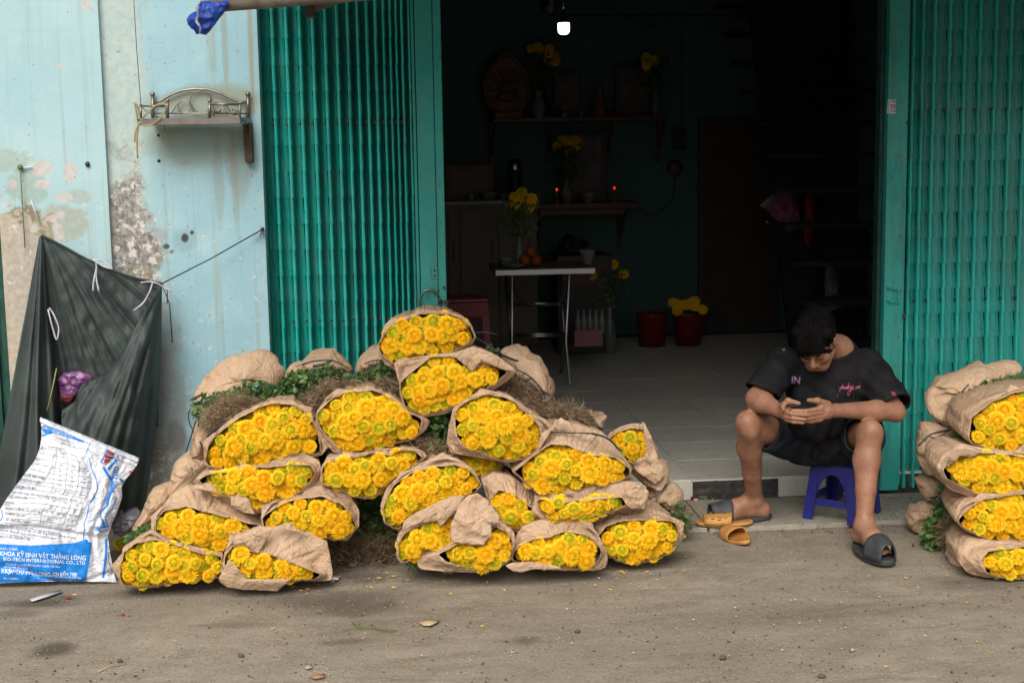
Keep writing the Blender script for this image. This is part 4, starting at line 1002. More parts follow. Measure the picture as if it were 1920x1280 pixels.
def leaves(name, poly, y0, y1, n, parent, rs, size=.03, mat='leaf', kind='leaf'):
    """foliage: lobed leaves on fine stems; roots: curling threads"""
    V = []; Fc = []; xs = [p[0] for p in poly]; ys = [p[1] for p in poly]
    mb = MB(); k = 0
    while k < n:
        px, py = rs.uniform(min(xs), max(xs)), rs.uniform(min(ys), max(ys))
        if not pip(px, py, poly): continue
        k += 1; p = atY(px, py, rs.uniform(y0, y1))
        if p.z < .006: p.z = rs.uniform(.004, .02)
        if kind == 'root':
            d = Vector((rs.gauss(0, 1), rs.gauss(0, .6), rs.gauss(0, .5)-.1)).normalized(); pts = [p]; L = rs.uniform(.3, 1.0)*size
            for s_ in range(5):
                d = (d+Vector((rs.gauss(0, .35), rs.gauss(0, .35), rs.gauss(0, .35)))).normalized(); pts.append(pts[-1]+d*L/5)
            r_ = rs.uniform(.0006, .0014)
            for q in pts: q.z = max(q.z, .003)
            mb.tube(pts, [r_, r_, r_*.9, r_*.8, r_*.6, r_*.3], 3, False)
        else:
            ax = Vector((rs.gauss(0, 1), rs.gauss(-.5, .6), rs.gauss(.1, .8))).normalized(); sd_ = ax.orthogonal().normalized(); sd_ = (Matrix.Rotation(rs.uniform(0, 2*pi), 3, ax) @ sd_)
            L = size*rs.uniform(.6, 1.3); cup = ax.cross(sd_)*L*.12
            if rs.random() < .12:
                mb.tube([p-ax*L, p+cup, p+ax*L*1.2], [.0014, .0013, .0008], 4, False); continue
            # feathered leaf with paired lobes
            pts = [(0, 0), (.22, .10), (.30, .30), (.40, .12), (.55, .34), (.64, .13), (.78, .26), (.84, .08), (1.0, 0)]
            o = len(mb.V); up_ = [p+ax*(a*L)+sd_*(b*L)+cup*sin(a*3) for a, b in pts]; dn = [p+ax*(a*L)-sd_*(b*L)+cup*sin(a*3) for a, b in pts[1:-1]]; mid = [p+ax*(a*L)-cup*.25+cup*sin(a*3) for a, b in pts[1:-1]]
            m_ = len(pts)-2; mb.V += up_+dn+mid
            U = lambda i: o+i; D = lambda i: o+len(pts)+i-1; C_ = lambda i: o+len(pts)+m_+i-1
            for i in range(1, m_): mb.F += [(U(i), U(i+1), C_(i+1), C_(i)), (C_(i), C_(i+1), D(i+1), D(i))]
            mb.F += [(U(0), U(1), C_(1)), (U(0), C_(1), D(1)), (U(len(pts)-1), C_(m_), U(m_)), (U(len(pts)-1), D(m_), C_(m_))]
    return stuff(mesh(name, mb.V, mb.F, M[mat], parent, False))
def tie(parent, pts, y, r=.0022, name='tie_string'):
    return MB().tube([atY(a, b, y(a, b) if callable(y) else y) for a, b in smoothpts(pts, 4)], r, 5).build(name, M['string'], parent, True)

C4 = lambda p: crop(200, 640, 2.666, p); C5 = lambda p: crop(560, 560, 3.7636, p); C6 = lambda p: crop(680, 780, 3.0968, p)
C7 = lambda p: crop(1640, 640, 2.668, p); C8 = lambda p: crop(980, 700, 3.556, p); C9 = lambda p: crop(330, 640, 4.2667, p); CA = lambda p: crop(600, 840, 4.923, p)
rs = random.Random(42)
b1, _ = bundle('flower bundle lying lowest at the far left of the left stack beside the feed sack', C4([(60, 1130), (90, 1060), (150, 1020), (230, 1000), (330, 1015), (400, 1050), (480, 1065), (575, 1075), (575, 1165), (520, 1178), (390, 1190), (250, 1208), (120, 1222), (85, 1190)]),
       C4([(55, 1150), (82, 1030), (150, 985), (220, 955), (310, 1000), (400, 1020), (520, 1055), (580, 1060), (582, 1180), (480, 1190), (330, 1210), (180, 1232), (80, 1226), (58, 1190)]), 5.02, rs, .50, lip=.05, dome=.045, green=.15)
b2, _ = bundle('flower bundle with wide paper hood, directly above the far left bottom bundle', C4([(250, 905), (300, 850), (400, 835), (480, 860), (600, 885), (700, 912), (765, 918), (720, 950), (640, 975), (590, 1050), (520, 1050), (400, 1035), (320, 1010), (262, 980)]),
       C4([(232, 940), (248, 870), (320, 770), (400, 720), (520, 745), (640, 790), (780, 880), (785, 920), (655, 965), (595, 1062), (500, 1062), (370, 1032), (300, 1012), (250, 985)]), 5.09, rs, .50, lip=.09, dome=.045)
b3, _ = bundle('bottom row flower bundle whose paper folds over its mouth and spreads on the ground', C4([(600, 1075), (640, 1030), (740, 1060), (850, 1090), (950, 1120), (1055, 1160), (1040, 1182), (900, 1192), (780, 1197), (650, 1192), (612, 1160)]),
       C4([(572, 1130), (590, 1050), (650, 965), (760, 932), (880, 930), (1020, 960), (1100, 1000), (1130, 1150), (1122, 1196), (980, 1196), (840, 1215), (700, 1215), (600, 1205), (575, 1180)]), 4.985, rs, .48, lip=.06, dome=.03)
flap(b3, C4([(560, 1180), (580, 1150), (610, 1085), (642, 1108), (622, 1160), (700, 1188), (850, 1190), (935, 1186), (845, 1256), (700, 1246), (600, 1232), (562, 1205)]), 4.955, lift=.012, tilt=-.2, name='paper_apron')
flap(b3, C4([(640, 975), (760, 935), (835, 932), (800, 985), (758, 1062), (716, 1034), (690, 1010), (628, 1022)]), 4.972, lift=.015)
b4, _ = bundle('large flower bundle left of centre in the left stack, under the brown roots', C4([(495, 570), (530, 500), (600, 440), (700, 375), (800, 318), (870, 322), (950, 325), (1010, 380), (1045, 460), (1055, 555), (930, 560), (850, 580), (760, 625), (680, 632), (560, 625), (502, 610)]),
       C4([(484, 595), (500, 520), (560, 440), (640, 380), (740, 330), (810, 304), (870, 298), (935, 300), (990, 340), (1052, 420), (1085, 530), (1062, 572), (930, 578), (790, 622), (690, 640), (560, 642), (495, 622)]), 5.16, rs, .55, lip=.055, dome=.06, green=.05)
b5, _ = bundle('flower bundle with torn lower lip, wedged under the large left bundle', C4([(472, 690), (520, 665), (650, 652), (780, 640), (900, 625), (1008, 622), (1028, 660), (1000, 700), (960, 740), (850, 812), (724, 825), (640, 770), (520, 740)]),
       C4([(430, 700), (480, 658), (620, 650), (780, 618), (900, 563), (980, 557), (1060, 600), (1082, 680), (1060, 722), (960, 772), (860, 822), (735, 866), (640, 820), (560, 780), (480, 748)]), 5.10, rs, .52, lip=.06, dome=.045)
flap(b5, C4([(620, 772), (660, 756), (712, 790), (724, 838), (742, 864), (690, 858), (618, 822)]), 5.08, lift=.012)
b6, _ = bundle('flower bundle right above the bottom bundle with the folded paper', [(494, 972), (520, 953), (555, 940), (600, 935), (635, 946), (655, 965), (663, 984), (650, 1003), (590, 1005), (540, 1000), (500, 985)],
       [(489, 972), (508, 945), (550, 918), (605, 910), (655, 926), (673, 958), (673, 986), (652, 1013), (600, 1009), (540, 1004), (494, 990)], 5.06, rs, .5, lip=.07, dome=.04)
b7, _ = bundle('big round-mouthed flower bundle in the upper middle of the left stack', C5([(140, 820), (200, 760), (310, 665), (420, 665), (530, 660), (640, 700), (740, 790), (850, 850), (830, 950), (760, 988), (640, 1020), (500, 1060), (360, 1098), (290, 1040), (190, 930), (158, 880)]),
       C5([(118, 880), (125, 800), (200, 700), (300, 665), (420, 640), (480, 618), (560, 640), (700, 720), (780, 800), (930, 860), (900, 920), (820, 992), (650, 1032), (480, 1082), (340, 1117), (240, 1075), (138, 960)]), 5.14, rs, .55, lip=.055, dome=.065)
b8, _ = bundle('flower bundle on the very top of the left stack, touching the gate edge', C5([(572, 340), (612, 235), (680, 182), (760, 150), (900, 118), (1050, 112), (1150, 142), (1210, 190), (1228, 270), (1150, 320), (1050, 370), (900, 400), (780, 415), (685, 440), (595, 385)]),
       C5([(558, 325), (598, 240), (620, 190), (760, 128), (900, 83), (1060, 98), (1160, 128), (1222, 190), (1252, 270), (1232, 312), (1100, 382), (950, 407), (800, 432), (690, 510), (610, 460), (566, 385)]), 5.24, rs, .55, lip=.05, dome=.05, green=.08)
b9, _ = bundle('flower bundle just under the topmost one, a paper corner folded over its right half', C5([(730, 600), (790, 540), (880, 480), (940, 420), (1040, 412), (1120, 440), (1220, 500), (1300, 480), (1380, 480), (1460, 520), (1380, 580), (1260, 660), (1150, 720), (1000, 770), (880, 815), (800, 790), (740, 720)]),
       C5([(700, 480), (720, 440), (850, 408), (960, 398), (1100, 388), (1240, 340), (1400, 400), (1540, 510), (1482, 572), (1330, 672), (1150, 742), (1030, 812), (900, 832), (800, 802), (738, 770), (712, 650)]), 5.16, rs, .55, lip=.06, dome=.05)
flap(b9, C5([(1090, 405), (1130, 380), (1240, 342), (1400, 400), (1538, 508), (1460, 512), (1380, 478), (1290, 450), (1225, 522), (1160, 460)]), 5.135, lift=.014)
b10, _ = bundle('flower bundle with crinkled collar under the right side of the upper folded bundle', [(859, 772), (879, 752), (905, 744), (932, 744), (959, 757), (985, 778), (1008, 800), (1012, 822), (1003, 841), (974, 857), (932, 857), (906, 843), (874, 834), (860, 816)],
       [(842, 800), (850, 765), (880, 745), (920, 735), (955, 743), (990, 768), (1022, 790), (1038, 815), (1027, 840), (992, 860), (950, 867), (900, 857), (845, 850), (838, 830)], 5.12, rs, .55, lip=.06, dome=.055, green=.05)
b11, _ = bundle('flower bundle above the dark hollow, its right end against the crinkled paper roll', CA([(20, 200), (100, 130), (300, 100), (480, 62), (640, 80), (720, 25), (850, 32), (918, 90), (870, 168), (760, 222), (640, 310), (520, 428), (370, 440), (250, 380), (60, 330), (25, 280)]),
       CA([(4, 200), (60, 108), (200, 88), (400, 48), (560, 18), (720, 3), (880, 18), (987, 60), (940, 132), (720, 242), (620, 342), (520, 432), (420, 467), (320, 452), (150, 372), (8, 340)]), 5.09, rs, .5, lip=.05, dome=.045)
b12, _ = bundle('large round flower bundle right of the dark hollow, second row', C6([(120, 560), (150, 480), (200, 400), (290, 342), (400, 312), (520, 292), (600, 312), (650, 360), (682, 400), (650, 430), (560, 470), (450, 500), (350, 555), (280, 595), (222, 642), (180, 650), (130, 600)]),
       C6([(104, 520), (130, 440), (220, 350), (350, 270), (470, 243), (570, 258), (650, 320), (692, 400), (650, 460), (520, 500), (420, 530), (290, 610), (215, 655), (200, 662), (125, 622)]), 5.04, rs, .52, lip=.06, dome=.05)
b13, _ = bundle('small-mouthed flower bundle on the ground right of the dark hollow', C6([(205, 765), (260, 682), (380, 632), (480, 602), (530, 590), (545, 650), (520, 710), (430, 760), (330, 812), (240, 842), (208, 815)]),
       C6([(198, 720), (228, 640), (320, 560), (430, 510), (540, 478), (600, 500), (600, 640), (530, 720), (420, 778), (320, 822), (230, 862), (200, 822)]), 5.02, rs, .5, lip=.05, dome=.035)
b14, _ = bundle('ground-level flower bundle partly hidden by a hanging torn paper tongue', C6([(450, 800), (560, 750), (690, 740), (740, 680), (765, 655), (830, 685), (860, 740), (855, 800), (820, 850), (720, 885), (600, 862), (500, 840)]),
       C6([(315, 850), (340, 808), (480, 740), (620, 640), (740, 590), (820, 625), (880, 680), (884, 760), (842, 852), (760, 897), (640, 907), (450, 897), (330, 887)]), 4.98, rs, .5, lip=.05, dome=.04)
flap(b14, C6([(512, 640), (560, 520), (610, 470), (665, 452), (735, 500), (800, 590), (792, 625), (748, 608), (748, 700), (705, 748), (610, 748), (528, 738), (508, 700)]), 4.935, lift=.022, crump=.010)
flap(b13, C6([(222, 690), (242, 610), (320, 560), (430, 505), (520, 470), (600, 462), (555, 540), (520, 580), (452, 648), (432, 610), (330, 620), (258, 660)]), 4.985, lift=.015)
b15, _ = bundle('narrow flower bundle squeezed between two wider ones in the second row', C6([(745, 500), (800, 440), (880, 470), (960, 530), (1030, 600), (960, 612), (880, 655), (850, 635), (800, 570)]),
       C6([(690, 370), (760, 328), (860, 348), (960, 410), (1062, 590), (1032, 620), (882, 667), (830, 642), (790, 582), (738, 500), (708, 430)]), 5.10, rs, .5, lip=.07, dome=.04)
b16, _ = bundle('wide flower bundle with a big sheet of paper tied over its back', C6([(880, 330), (960, 270), (1010, 230), (1100, 178), (1180, 182), (1300, 232), (1450, 242), (1535, 310), (1538, 358), (1440, 383), (1300, 400), (1200, 438), (1100, 440), (1010, 440), (950, 380)]),
       C6([(868, 318), (940, 262), (1020, 195), (1080, 100), (1120, 42), (1250, 48), (1390, 90), (1480, 180), (1562, 300), (1557, 352), (1480, 387), (1350, 412), (1200, 452), (1010, 447), (925, 372)]), 5.09, rs, .52, lip=.10, dome=.045)
b17, _ = bundle('flat flower bundle with a long drooping paper brim, second row on the right', C6([(1020, 492), (1060, 482), (1150, 512), (1280, 502), (1420, 482), (1500, 472), (1520, 510), (1450, 548), (1300, 593), (1200, 600), (1080, 590), (1040, 550)]),
       C6([(998, 472), (1100, 438), (1200, 448), (1350, 400), (1480, 370), (1600, 390), (1662, 440), (1645, 525), (1560, 530), (1440, 558), (1300, 602), (1200, 608), (1070, 602), (1018, 540)]), 5.04, rs, .5, lip=.06, dome=.03)
flap(b17, C6([(1510, 480), (1560, 412), (1620, 398), (1662, 440), (1650, 500), (1640, 540), (1570, 548), (1535, 520)]), 5.015, lift=.015, crump=.012)
b18, _ = bundle('bottom row flower bundle under an arched paper hood, second from the step', C6([(880, 800), (930, 752), (1010, 722), (1100, 712), (1170, 682), (1270, 692), (1330, 722), (1368, 780), (1360, 830), (1300, 880), (1200, 870), (1100, 852), (980, 852), (885, 832)]),
       C6([(860, 822), (890, 700), (940, 640), (1040, 603), (1160, 598), (1280, 618), (1362, 680), (1417, 780), (1402, 832), (1332, 887), (1220, 897), (1080, 892), (950, 880), (872, 850)]), 5.00, rs, .5, lip=.06, dome=.045)
flap(b18, C6([(828, 868), (870, 850), (980, 848), (1080, 862), (1180, 884), (1080, 893), (990, 890), (920, 907), (870, 900)]), 4.972, lift=.006, crump=.006, name='paper_lip')
b19, _ = bundle('rightmost flower bundle of the bottom row, nearest the tiled step', C6([(1380, 700), (1430, 642), (1500, 622), (1650, 617), (1800, 612), (1825, 660), (1810, 740), (1760, 800), (1640, 840), (1500, 840), (1430, 790), (1400, 740)]),
       C6([(1310, 632), (1400, 570), (1520, 538), (1660, 528), (1760, 570), (1832, 620), (1848, 690), (1815, 752), (1760, 808), (1640, 846), (1480, 846), (1420, 802), (1365, 700)]), 5.08, rs, .5, lip=.07, dome=.045)
TLp = atY(1238, 918, 5.62); 
b20, _ = bundle('flower bundle leaning upright against the step, its mouth turned up', C6([(1425, 150), (1480, 105), (1560, 82), (1640, 92), (1668, 190), (1640, 240), (1590, 268), (1540, 242), (1470, 200)]),
       C6([(1395, 150), (1440, 92), (1500, 60), (1560, 42), (1632, 42), (1672, 100), (1700, 220), (1740, 330), (1640, 340), (1560, 300), (1480, 240)]), 5.40, rs, .5, tail=TLp, lip=.05, dome=.03, flare=.0, crump=.014, size=.9)
flap(b20, C6([(1618, 22), (1640, 40), (1682, 130), (1720, 250), (1772, 340), (1700, 400), (1600, 330), (1565, 275), (1640, 235), (1660, 190), (1640, 90)]), 5.385, lift=.02, crump=.012)
inflate('paper_tail', C6([(1560, 300), (1640, 250), (1720, 260), (1772, 325), (1762, 390), (1800, 400), (1866, 460), (1850, 520), (1810, 585), (1740, 555), (1650, 500), (1640, 420), (1570, 350)]), 5.50, .09, .09, M['kraft'], b20, crump=.016, csc=11)
tie(b20, C6([(1660, 478), (1700, 460), (1740, 430), (1766, 392)]), 5.40, .004, 'tie_band')
b21, _ = bundle('shaded flower bundle glimpsed in the gap under the crinkled-collar bundle', [(849, 860), (880, 858), (925, 864), (938, 872), (930, 880), (893, 884), (862, 874)], [(842, 846), (880, 850), (935, 858), (948, 870), (935, 884), (890, 888), (852, 878)], 5.24, rs, .42, lip=.04, dome=.03)
for r_, p_ in ((b4, [(470, 640), (440, 660)]),): pass
tie(b16, C6([(1090, 92), (1200, 96), (1310, 98), (1360, 112), (1330, 98), (1300, 104)]), 5.12, .0025)
tie(b16, C6([(1330, 98), (1400, 118), (1450, 150), (1480, 185), (1505, 202)]), 5.10, .004, 'tie_band')

# ---- second rank of bundles behind: heads to the wall, paper rolled over, stems and roots toward the street
GB = 'bundles lying behind with stems and roots outward'
def back_bundle(label, roll, y, front, fol=None, roots=None, ties=(), group=GB, nf=420, nr=500, mat='kraft', back=.12, crump=.016, yf=None, lean=.25):
    c_, _r = star(roll, 24); base = atY(c_[0], c_[1], y)
    root = thing('flower_bundle', label, 'flower bundle', Vector((base.x, y, max(0, base.z-.12))), group)
    inflate('paper_wrap', roll, y, front, back, M[mat], root, crump=crump, csc=8, lean=lean, n=96, rings=22)
    if fol: leaves('foliage', fol, (yf or y)-.10, (yf or y)+.02, nf, root, rs, .028)
    if roots: leaves('roots', roots, (yf or y)-.17, (yf or y)-.06, nr, root, rs, .075, 'root', 'root')
    for t_, ty, tr in ties: tie(root, t_, ty, tr)
    return root
d1 = back_bundle('bundle at the back left, big smooth paper roll with roots under its edge', C9([(108, 515), (120, 450), (230, 280), (330, 190), (450, 112), (580, 95), (700, 90), (790, 150), (860, 240), (830, 330), (798, 376), (700, 338), (620, 350), (540, 400), (420, 405), (240, 442), (150, 500)]), 5.70, .085,
     C9([(130, 560), (160, 500), (260, 440), (420, 405), (560, 340), (700, 330), (800, 380), (840, 470), (640, 480), (400, 500), (250, 640), (160, 640)]), C9([(230, 600), (300, 500), (430, 430), (560, 440), (680, 490), (560, 560), (420, 640), (330, 690), (230, 690)]),
     [(C9([(118, 470), (170, 440), (215, 420)]), 5.56, .005), (C9([(112, 540), (100, 620), (140, 720), (185, 768)]), 5.45, .0025), (C9([(158, 630), (120, 760), (80, 880)]), 5.40, .0028), (C9([(250, 760), (330, 685), (400, 640)]), 5.14, .004), (C9([(190, 800), (215, 860), (200, 900), (130, 935)]), 5.16, .003)], nf=700, nr=1500, yf=5.45, crump=.011)
flap(d1, C9([(120, 505), (230, 420), (400, 350), (560, 318), (600, 330), (560, 405), (430, 408), (240, 445), (150, 500)]), 5.545, lift=.01, crump=.01)
d2 = back_bundle('bundle at the back with a tied paper hood and broad band of green stems', C9([(812, 370), (830, 300), (900, 202), (960, 205), (1050, 120), (1150, 88), (1245, 82), (1330, 140), (1405, 215), (1400, 260), (1360, 268), (1280, 232), (1200, 215), (1060, 232), (930, 270), (850, 320)]), 5.72, .10,
     C9([(790, 400), (920, 270), (1060, 232), (1200, 215), (1290, 235), (1400, 280), (1440, 340), (1380, 400), (1180, 440), (1050, 520), (860, 490), (780, 470)]), C9([(1040, 440), (1160, 350), (1260, 300), (1400, 340), (1330, 400), (1190, 440), (1130, 560), (1060, 600), (1020, 500)]),
     [(C9([(1010, 190), (1100, 160), (1240, 150), (1330, 185), (1380, 215)]), 5.60, .003), (C9([(1095, 196), (1180, 180), (1240, 152)]), 5.595, .006), (C9([(960, 200), (1080, 158), (1190, 146)]), 5.60, .002)], nf=1500, nr=1100, yf=5.48)
d3 = back_bundle('bundle at the back, small paper hood just left of the topmost flowers', C9([(1418, 215), (1450, 150), (1520, 90), (1620, 32), (1700, 60), (1720, 150), (1660, 200), (1590, 240), (1500, 270), (1420, 275)]), 5.70, .10,
     C9([(1410, 300), (1480, 270), (1590, 245), (1680, 190), (1780, 260), (1800, 340), (1600, 380), (1450, 350)]), C9([(1400, 340), (1560, 330), (1780, 320), (1800, 400), (1700, 420), (1560, 380), (1500, 380), (1400, 400)]),
     [(C9([(1510, 178), (1570, 155), (1650, 150)]), 5.585, .003)], nf=600, nr=800, yf=5.48)
d4 = back_bundle('bundle behind the far left flowers, only its plain rounded brown paper side in view', C9([(110, 900), (120, 760), (150, 660), (220, 620), (330, 660), (330, 740), (240, 880), (230, 960), (180, 960)]), 5.48, .10, nf=0)
d5 = back_bundle('bundle behind the far left flowers, a round-ended greyish paper roll', C4([(308, 760), (310, 690), (340, 605), (400, 562), (450, 575), (500, 620), (480, 690), (420, 720), (340, 770)]), 5.42, .12, None, C4([(410, 660), (440, 640), (500, 640), (495, 680), (430, 690)]), nr=200, yf=5.34, mat='kraft')
d6 = back_bundle('lowest back bundle at the far left, paper roll over green stems beside the plastic bag', C4([(108, 975), (160, 870), (220, 745), (300, 718), (330, 760), (300, 820), (250, 870), (225, 915), (150, 950), (118, 985)]), 5.36, .09, C4([(110, 985), (150, 950), (225, 912), (225, 960), (180, 985), (120, 1005)]), nf=220, yf=5.22)
d7 = back_bundle('bundle crosswise behind the upper flowers at the right, paper roll with hairy roots', C5([(1410, 380), (1480, 372), (1600, 385), (1700, 430), (1760, 500), (1785, 600), (1778, 700), (1740, 770), (1690, 790), (1660, 700), (1600, 640), (1540, 600), (1480, 560), (1440, 480)]), 5.50, .10,
     None, C5([(1400, 680), (1450, 600), (1540, 570), (1640, 640), (1690, 740), (1680, 820), (1600, 800), (1480, 720)]),
     [(C5([(1440, 400), (1500, 425), (1550, 440)]), 5.385, .004), (C5([(1540, 500), (1620, 540), (1700, 620), (1740, 700), (1700, 690), (1640, 600), (1530, 545)]), 5.385, .003)], nr=1500, yf=5.47)
leaves('foliage', C5([(1300, 350), (1380, 350), (1430, 385), (1340, 380)]), 5.3, 5.4, 40, d7, rs, .02); tie(d7, C5([(1230, 245), (1320, 235), (1400, 255)]), 5.35, .002); tie(d7, C5([(1240, 270), (1330, 320), (1440, 395), (1550, 440)]), 5.36, .004)
mb = MB()
d8 = back_bundle('bundle at the right behind the tied paper sheet, root ball and stems on top', C8([(420, 280), (480, 282), (545, 292), (556, 310), (532, 345), (528, 390), (470, 370), (440, 330)]), 5.52, .05,
     C8([(150, 300), (220, 280), (330, 285), (440, 330), (400, 345), (280, 335), (160, 325)]), C8([(130, 250), (200, 215), (330, 225), (420, 270), (460, 350), (400, 320), (300, 290), (160, 280)]), nf=500, nr=1400, yf=5.50)
flap(d8, C8([(170, 340), (300, 330), (460, 360), (520, 400), (560, 440), (500, 450), (300, 420), (190, 420)]), 5.42, lift=.02)
# filling of shaded stems inside the stack's hollows
fill = thing('flower_bundle', 'shaded bundle deep in the hollow of the stack, bare roots toward the street', 'flower bundle', atY(690, 1040, 5.35), GB)
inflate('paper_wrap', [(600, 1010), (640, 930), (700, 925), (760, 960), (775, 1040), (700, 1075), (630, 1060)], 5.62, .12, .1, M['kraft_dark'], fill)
leaves('roots', [(612, 1015), (660, 1000), (745, 1000), (752, 1050), (700, 1062), (630, 1058), (612, 1040)], 5.30, 5.60, 2600, fill, rs, .10, 'root', 'root')
leaves('foliage', [(640, 940), (700, 920), (740, 960), (740, 1020), (660, 1025)], 5.35, 5.6, 600, fill, rs, .03)
fill3 = thing('flower_bundle', 'shaded bundle in the gap left of the round-mouthed bundle', 'flower bundle', atY(610, 860, 5.6), GB)
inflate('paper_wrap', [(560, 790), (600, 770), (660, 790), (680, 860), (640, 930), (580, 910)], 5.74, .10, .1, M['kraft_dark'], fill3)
leaves('foliage', [(570, 780), (640, 790), (650, 870), (600, 900), (560, 860)], 5.4, 5.62, 420, fill3, rs, .03); leaves('roots', [(570, 820), (650, 820), (650, 890), (570, 890)], 5.4, 5.6, 700, fill3, rs, .07, 'root', 'root')
fill2 = thing('flower_bundle', 'shaded bundle in the gap left of the crinkled-collar bundle', 'flower bundle', atY(820, 830, 5.4), GB)
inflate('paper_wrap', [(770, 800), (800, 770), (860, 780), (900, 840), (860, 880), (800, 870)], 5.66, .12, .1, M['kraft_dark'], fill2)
leaves('foliage', [(790, 800), (830, 780), (850, 820), (840, 850), (800, 845)], 5.2, 5.4, 350, fill2, rs, .03); leaves('roots', [(760, 830), (800, 815), (842, 835), (842, 868), (780, 850)], 5.16, 5.4, 900, fill2, rs, .07, 'root', 'root')
leaves('roots', [(1262, 960), (1285, 950), (1295, 985), (1280, 1000), (1268, 990)], 5.42, 5.56, 450, b20, rs, .06, 'root', 'root'); leaves('foliage', [(1262, 960), (1272, 945), (1284, 960), (1286, 995), (1274, 1000)], 5.40, 5.55, 160, b20, rs, .03)
leaves('foliage', CA([(830, 1060), (900, 1020), (910, 1060), (880, 1100), (840, 1100)]), 5.05, 5.15, 60, b14, rs, .025)

# ---- right stack
GR = 'paper-wrapped flower bundles in the right stack'
w1, _ = bundle('top flower bundle of the right stack, widest open mouth', C7([(486, 480), (500, 380), (600, 305), (760, 252), (950, 242), (1060, 330), (1070, 480), (970, 585), (760, 580), (600, 538), (505, 505)]), C7([(428, 430), (468, 352), (560, 297), (700, 240), (850, 220), (1000, 222), (1095, 330), (1105, 500), (985, 620), (740, 588), (600, 560), (500, 522), (440, 475)]), 4.99, rs, .5, lip=.06, dome=.05, size=1.0, group=GR)
w2, _ = bundle('second flower bundle from the top of the right stack, crumpled fold at its lip', C7([(352, 642), (388, 592), (480, 562), (600, 566), (760, 592), (900, 565), (1000, 602), (1022, 680), (962, 748), (750, 748), (560, 768), (450, 718), (370, 682)]), C7([(326, 620), (368, 560), (440, 513), (560, 538), (760, 560), (920, 540), (1055, 590), (1065, 700), (985, 772), (750, 772), (500, 783), (380, 742), (328, 672)]), 4.93, rs, .5, lip=.05, dome=.045, size=1.0, group=GR)
w3, _ = bundle('third flower bundle of the right stack, small blue print on its paper edge', C7([(432, 890), (482, 842), (560, 792), (700, 772), (880, 782), (982, 832), (1005, 920), (905, 988), (740, 998), (600, 988), (505, 948), (442, 920)]), C7([(408, 870), (438, 820), (540, 785), (740, 748), (900, 760), (1022, 810), (1045, 930), (935, 1012), (740, 1022), (560, 992), (448, 942), (412, 902)]), 4.88, rs, .5, lip=.05, dome=.045, size=1.0, group=GR)
w4, _ = bundle('bottom flower bundle of the right stack, lying on the ground with a thick paper side', C7([(545, 1092), (580, 1052), (740, 1037), (880, 1042), (962, 1082), (962, 1150), (885, 1178), (740, 1175), (640, 1170), (570, 1150)]), C7([(425, 1062), (480, 1000), (600, 1002), (760, 1015), (900, 1012), (1005, 1060), (1015, 1170), (905, 1222), (740, 1227), (560, 1202), (462, 1152), (428, 1110)]), 4.78, rs, .5, lip=.07, dome=.04, size=1.0, group=GR)
flap(w4, C7([(580, 1212), (680, 1220), (900, 1222), (900, 1236), (740, 1238), (620, 1238)]), 4.77, lift=.004, crump=.004, name='paper_lip')
flap(w2, C7([(372, 640), (368, 580), (400, 548), (462, 540), (540, 560), (480, 580), (430, 575), (400, 600)]), 4.91, lift=.012, mat='kraft_dark', crump=.014)
GRB = 'bundles lying behind in the right stack'
e1 = back_bundle('big wrinkled paper roll with green stems at the top of the right stack', C7([(248, 270), (320, 200), (440, 150), (540, 113), (640, 128), (720, 108), (765, 170), (640, 192), (520, 210), (485, 285), (530, 300), (470, 360), (430, 400), (340, 430), (272, 395), (252, 330)]), 5.42, .10,
     C7([(485, 280), (540, 205), (640, 190), (780, 165), (800, 240), (640, 255), (540, 300)]), C7([(640, 225), (760, 195), (800, 235), (660, 250)]), [(C7([(470, 215), (440, 250), (432, 300), (440, 350), (455, 375)]), 5.30, .003)], GRB, nf=700, nr=200, yf=5.38, crump=.018)
e2 = back_bundle('paper roll tied with black string, second in the right stack behind the flowers', C7([(212, 540), (240, 430), (300, 415), (370, 430), (440, 450), (450, 500), (380, 570), (330, 660), (260, 662), (215, 610)]), 5.40, .09, C7([(390, 480), (440, 475), (455, 510), (410, 515)]), None,
     [(C7([(218, 522), (280, 465), (340, 450), (378, 440)]), 5.29, .004), (C7([(378, 440), (330, 480), (345, 540), (360, 560)]), 5.28, .003)], GRB, nf=60, yf=5.30, crump=.016)
e3 = back_bundle('crumpled paper end in the middle of the right stack above the green leaves', C7([(212, 705), (280, 670), (330, 680), (345, 740), (310, 800), (250, 805), (225, 760)]), 5.42, .06, C7([(290, 830), (330, 730), (420, 740), (500, 820), (420, 860), (320, 870)]), C7([(380, 740), (480, 780), (500, 860), (400, 840)]), [(C7([(275, 780), (310, 775), (335, 735)]), 5.33, .003)], GRB, nf=260, nr=500, yf=5.32, crump=.016)
e4 = back_bundle('crumpled paper foot of the right stack with leaves hanging to the ground', C7([(160, 920), (200, 850), (255, 815), (305, 820), (300, 870), (250, 930), (225, 985), (180, 975), (160, 950)]), 5.40, .06,
     C7([(240, 980), (260, 900), (300, 850), (400, 860), (440, 920), (400, 1030), (370, 1100), (280, 1095), (250, 1040)]), C7([(330, 890), (420, 880), (480, 960), (420, 1040), (340, 1000)]), [(C7([(195, 1010), (190, 1060), (250, 1110), (340, 1128)]), 5.28, .004), (C7([(340, 1105), (380, 1130), (440, 1140)]), 5.22, .004)], GRB, nf=900, nr=800, yf=5.30, crump=.018)
e5 = back_bundle('paper roll foot behind the bottom bundle of the right stack', C7([(365, 1110), (400, 1040), (450, 1010), (500, 1030), (500, 1130), (430, 1140), (380, 1130)]), 5.02, .06, group=GRB, nf=0)
wt = BVHTree.FromPolygons([tuple(v) for v in [atY(1740+20*i, 920+20*j, 5.115) for j in range(8) for i in range(8)]], grid_faces(8, 8))
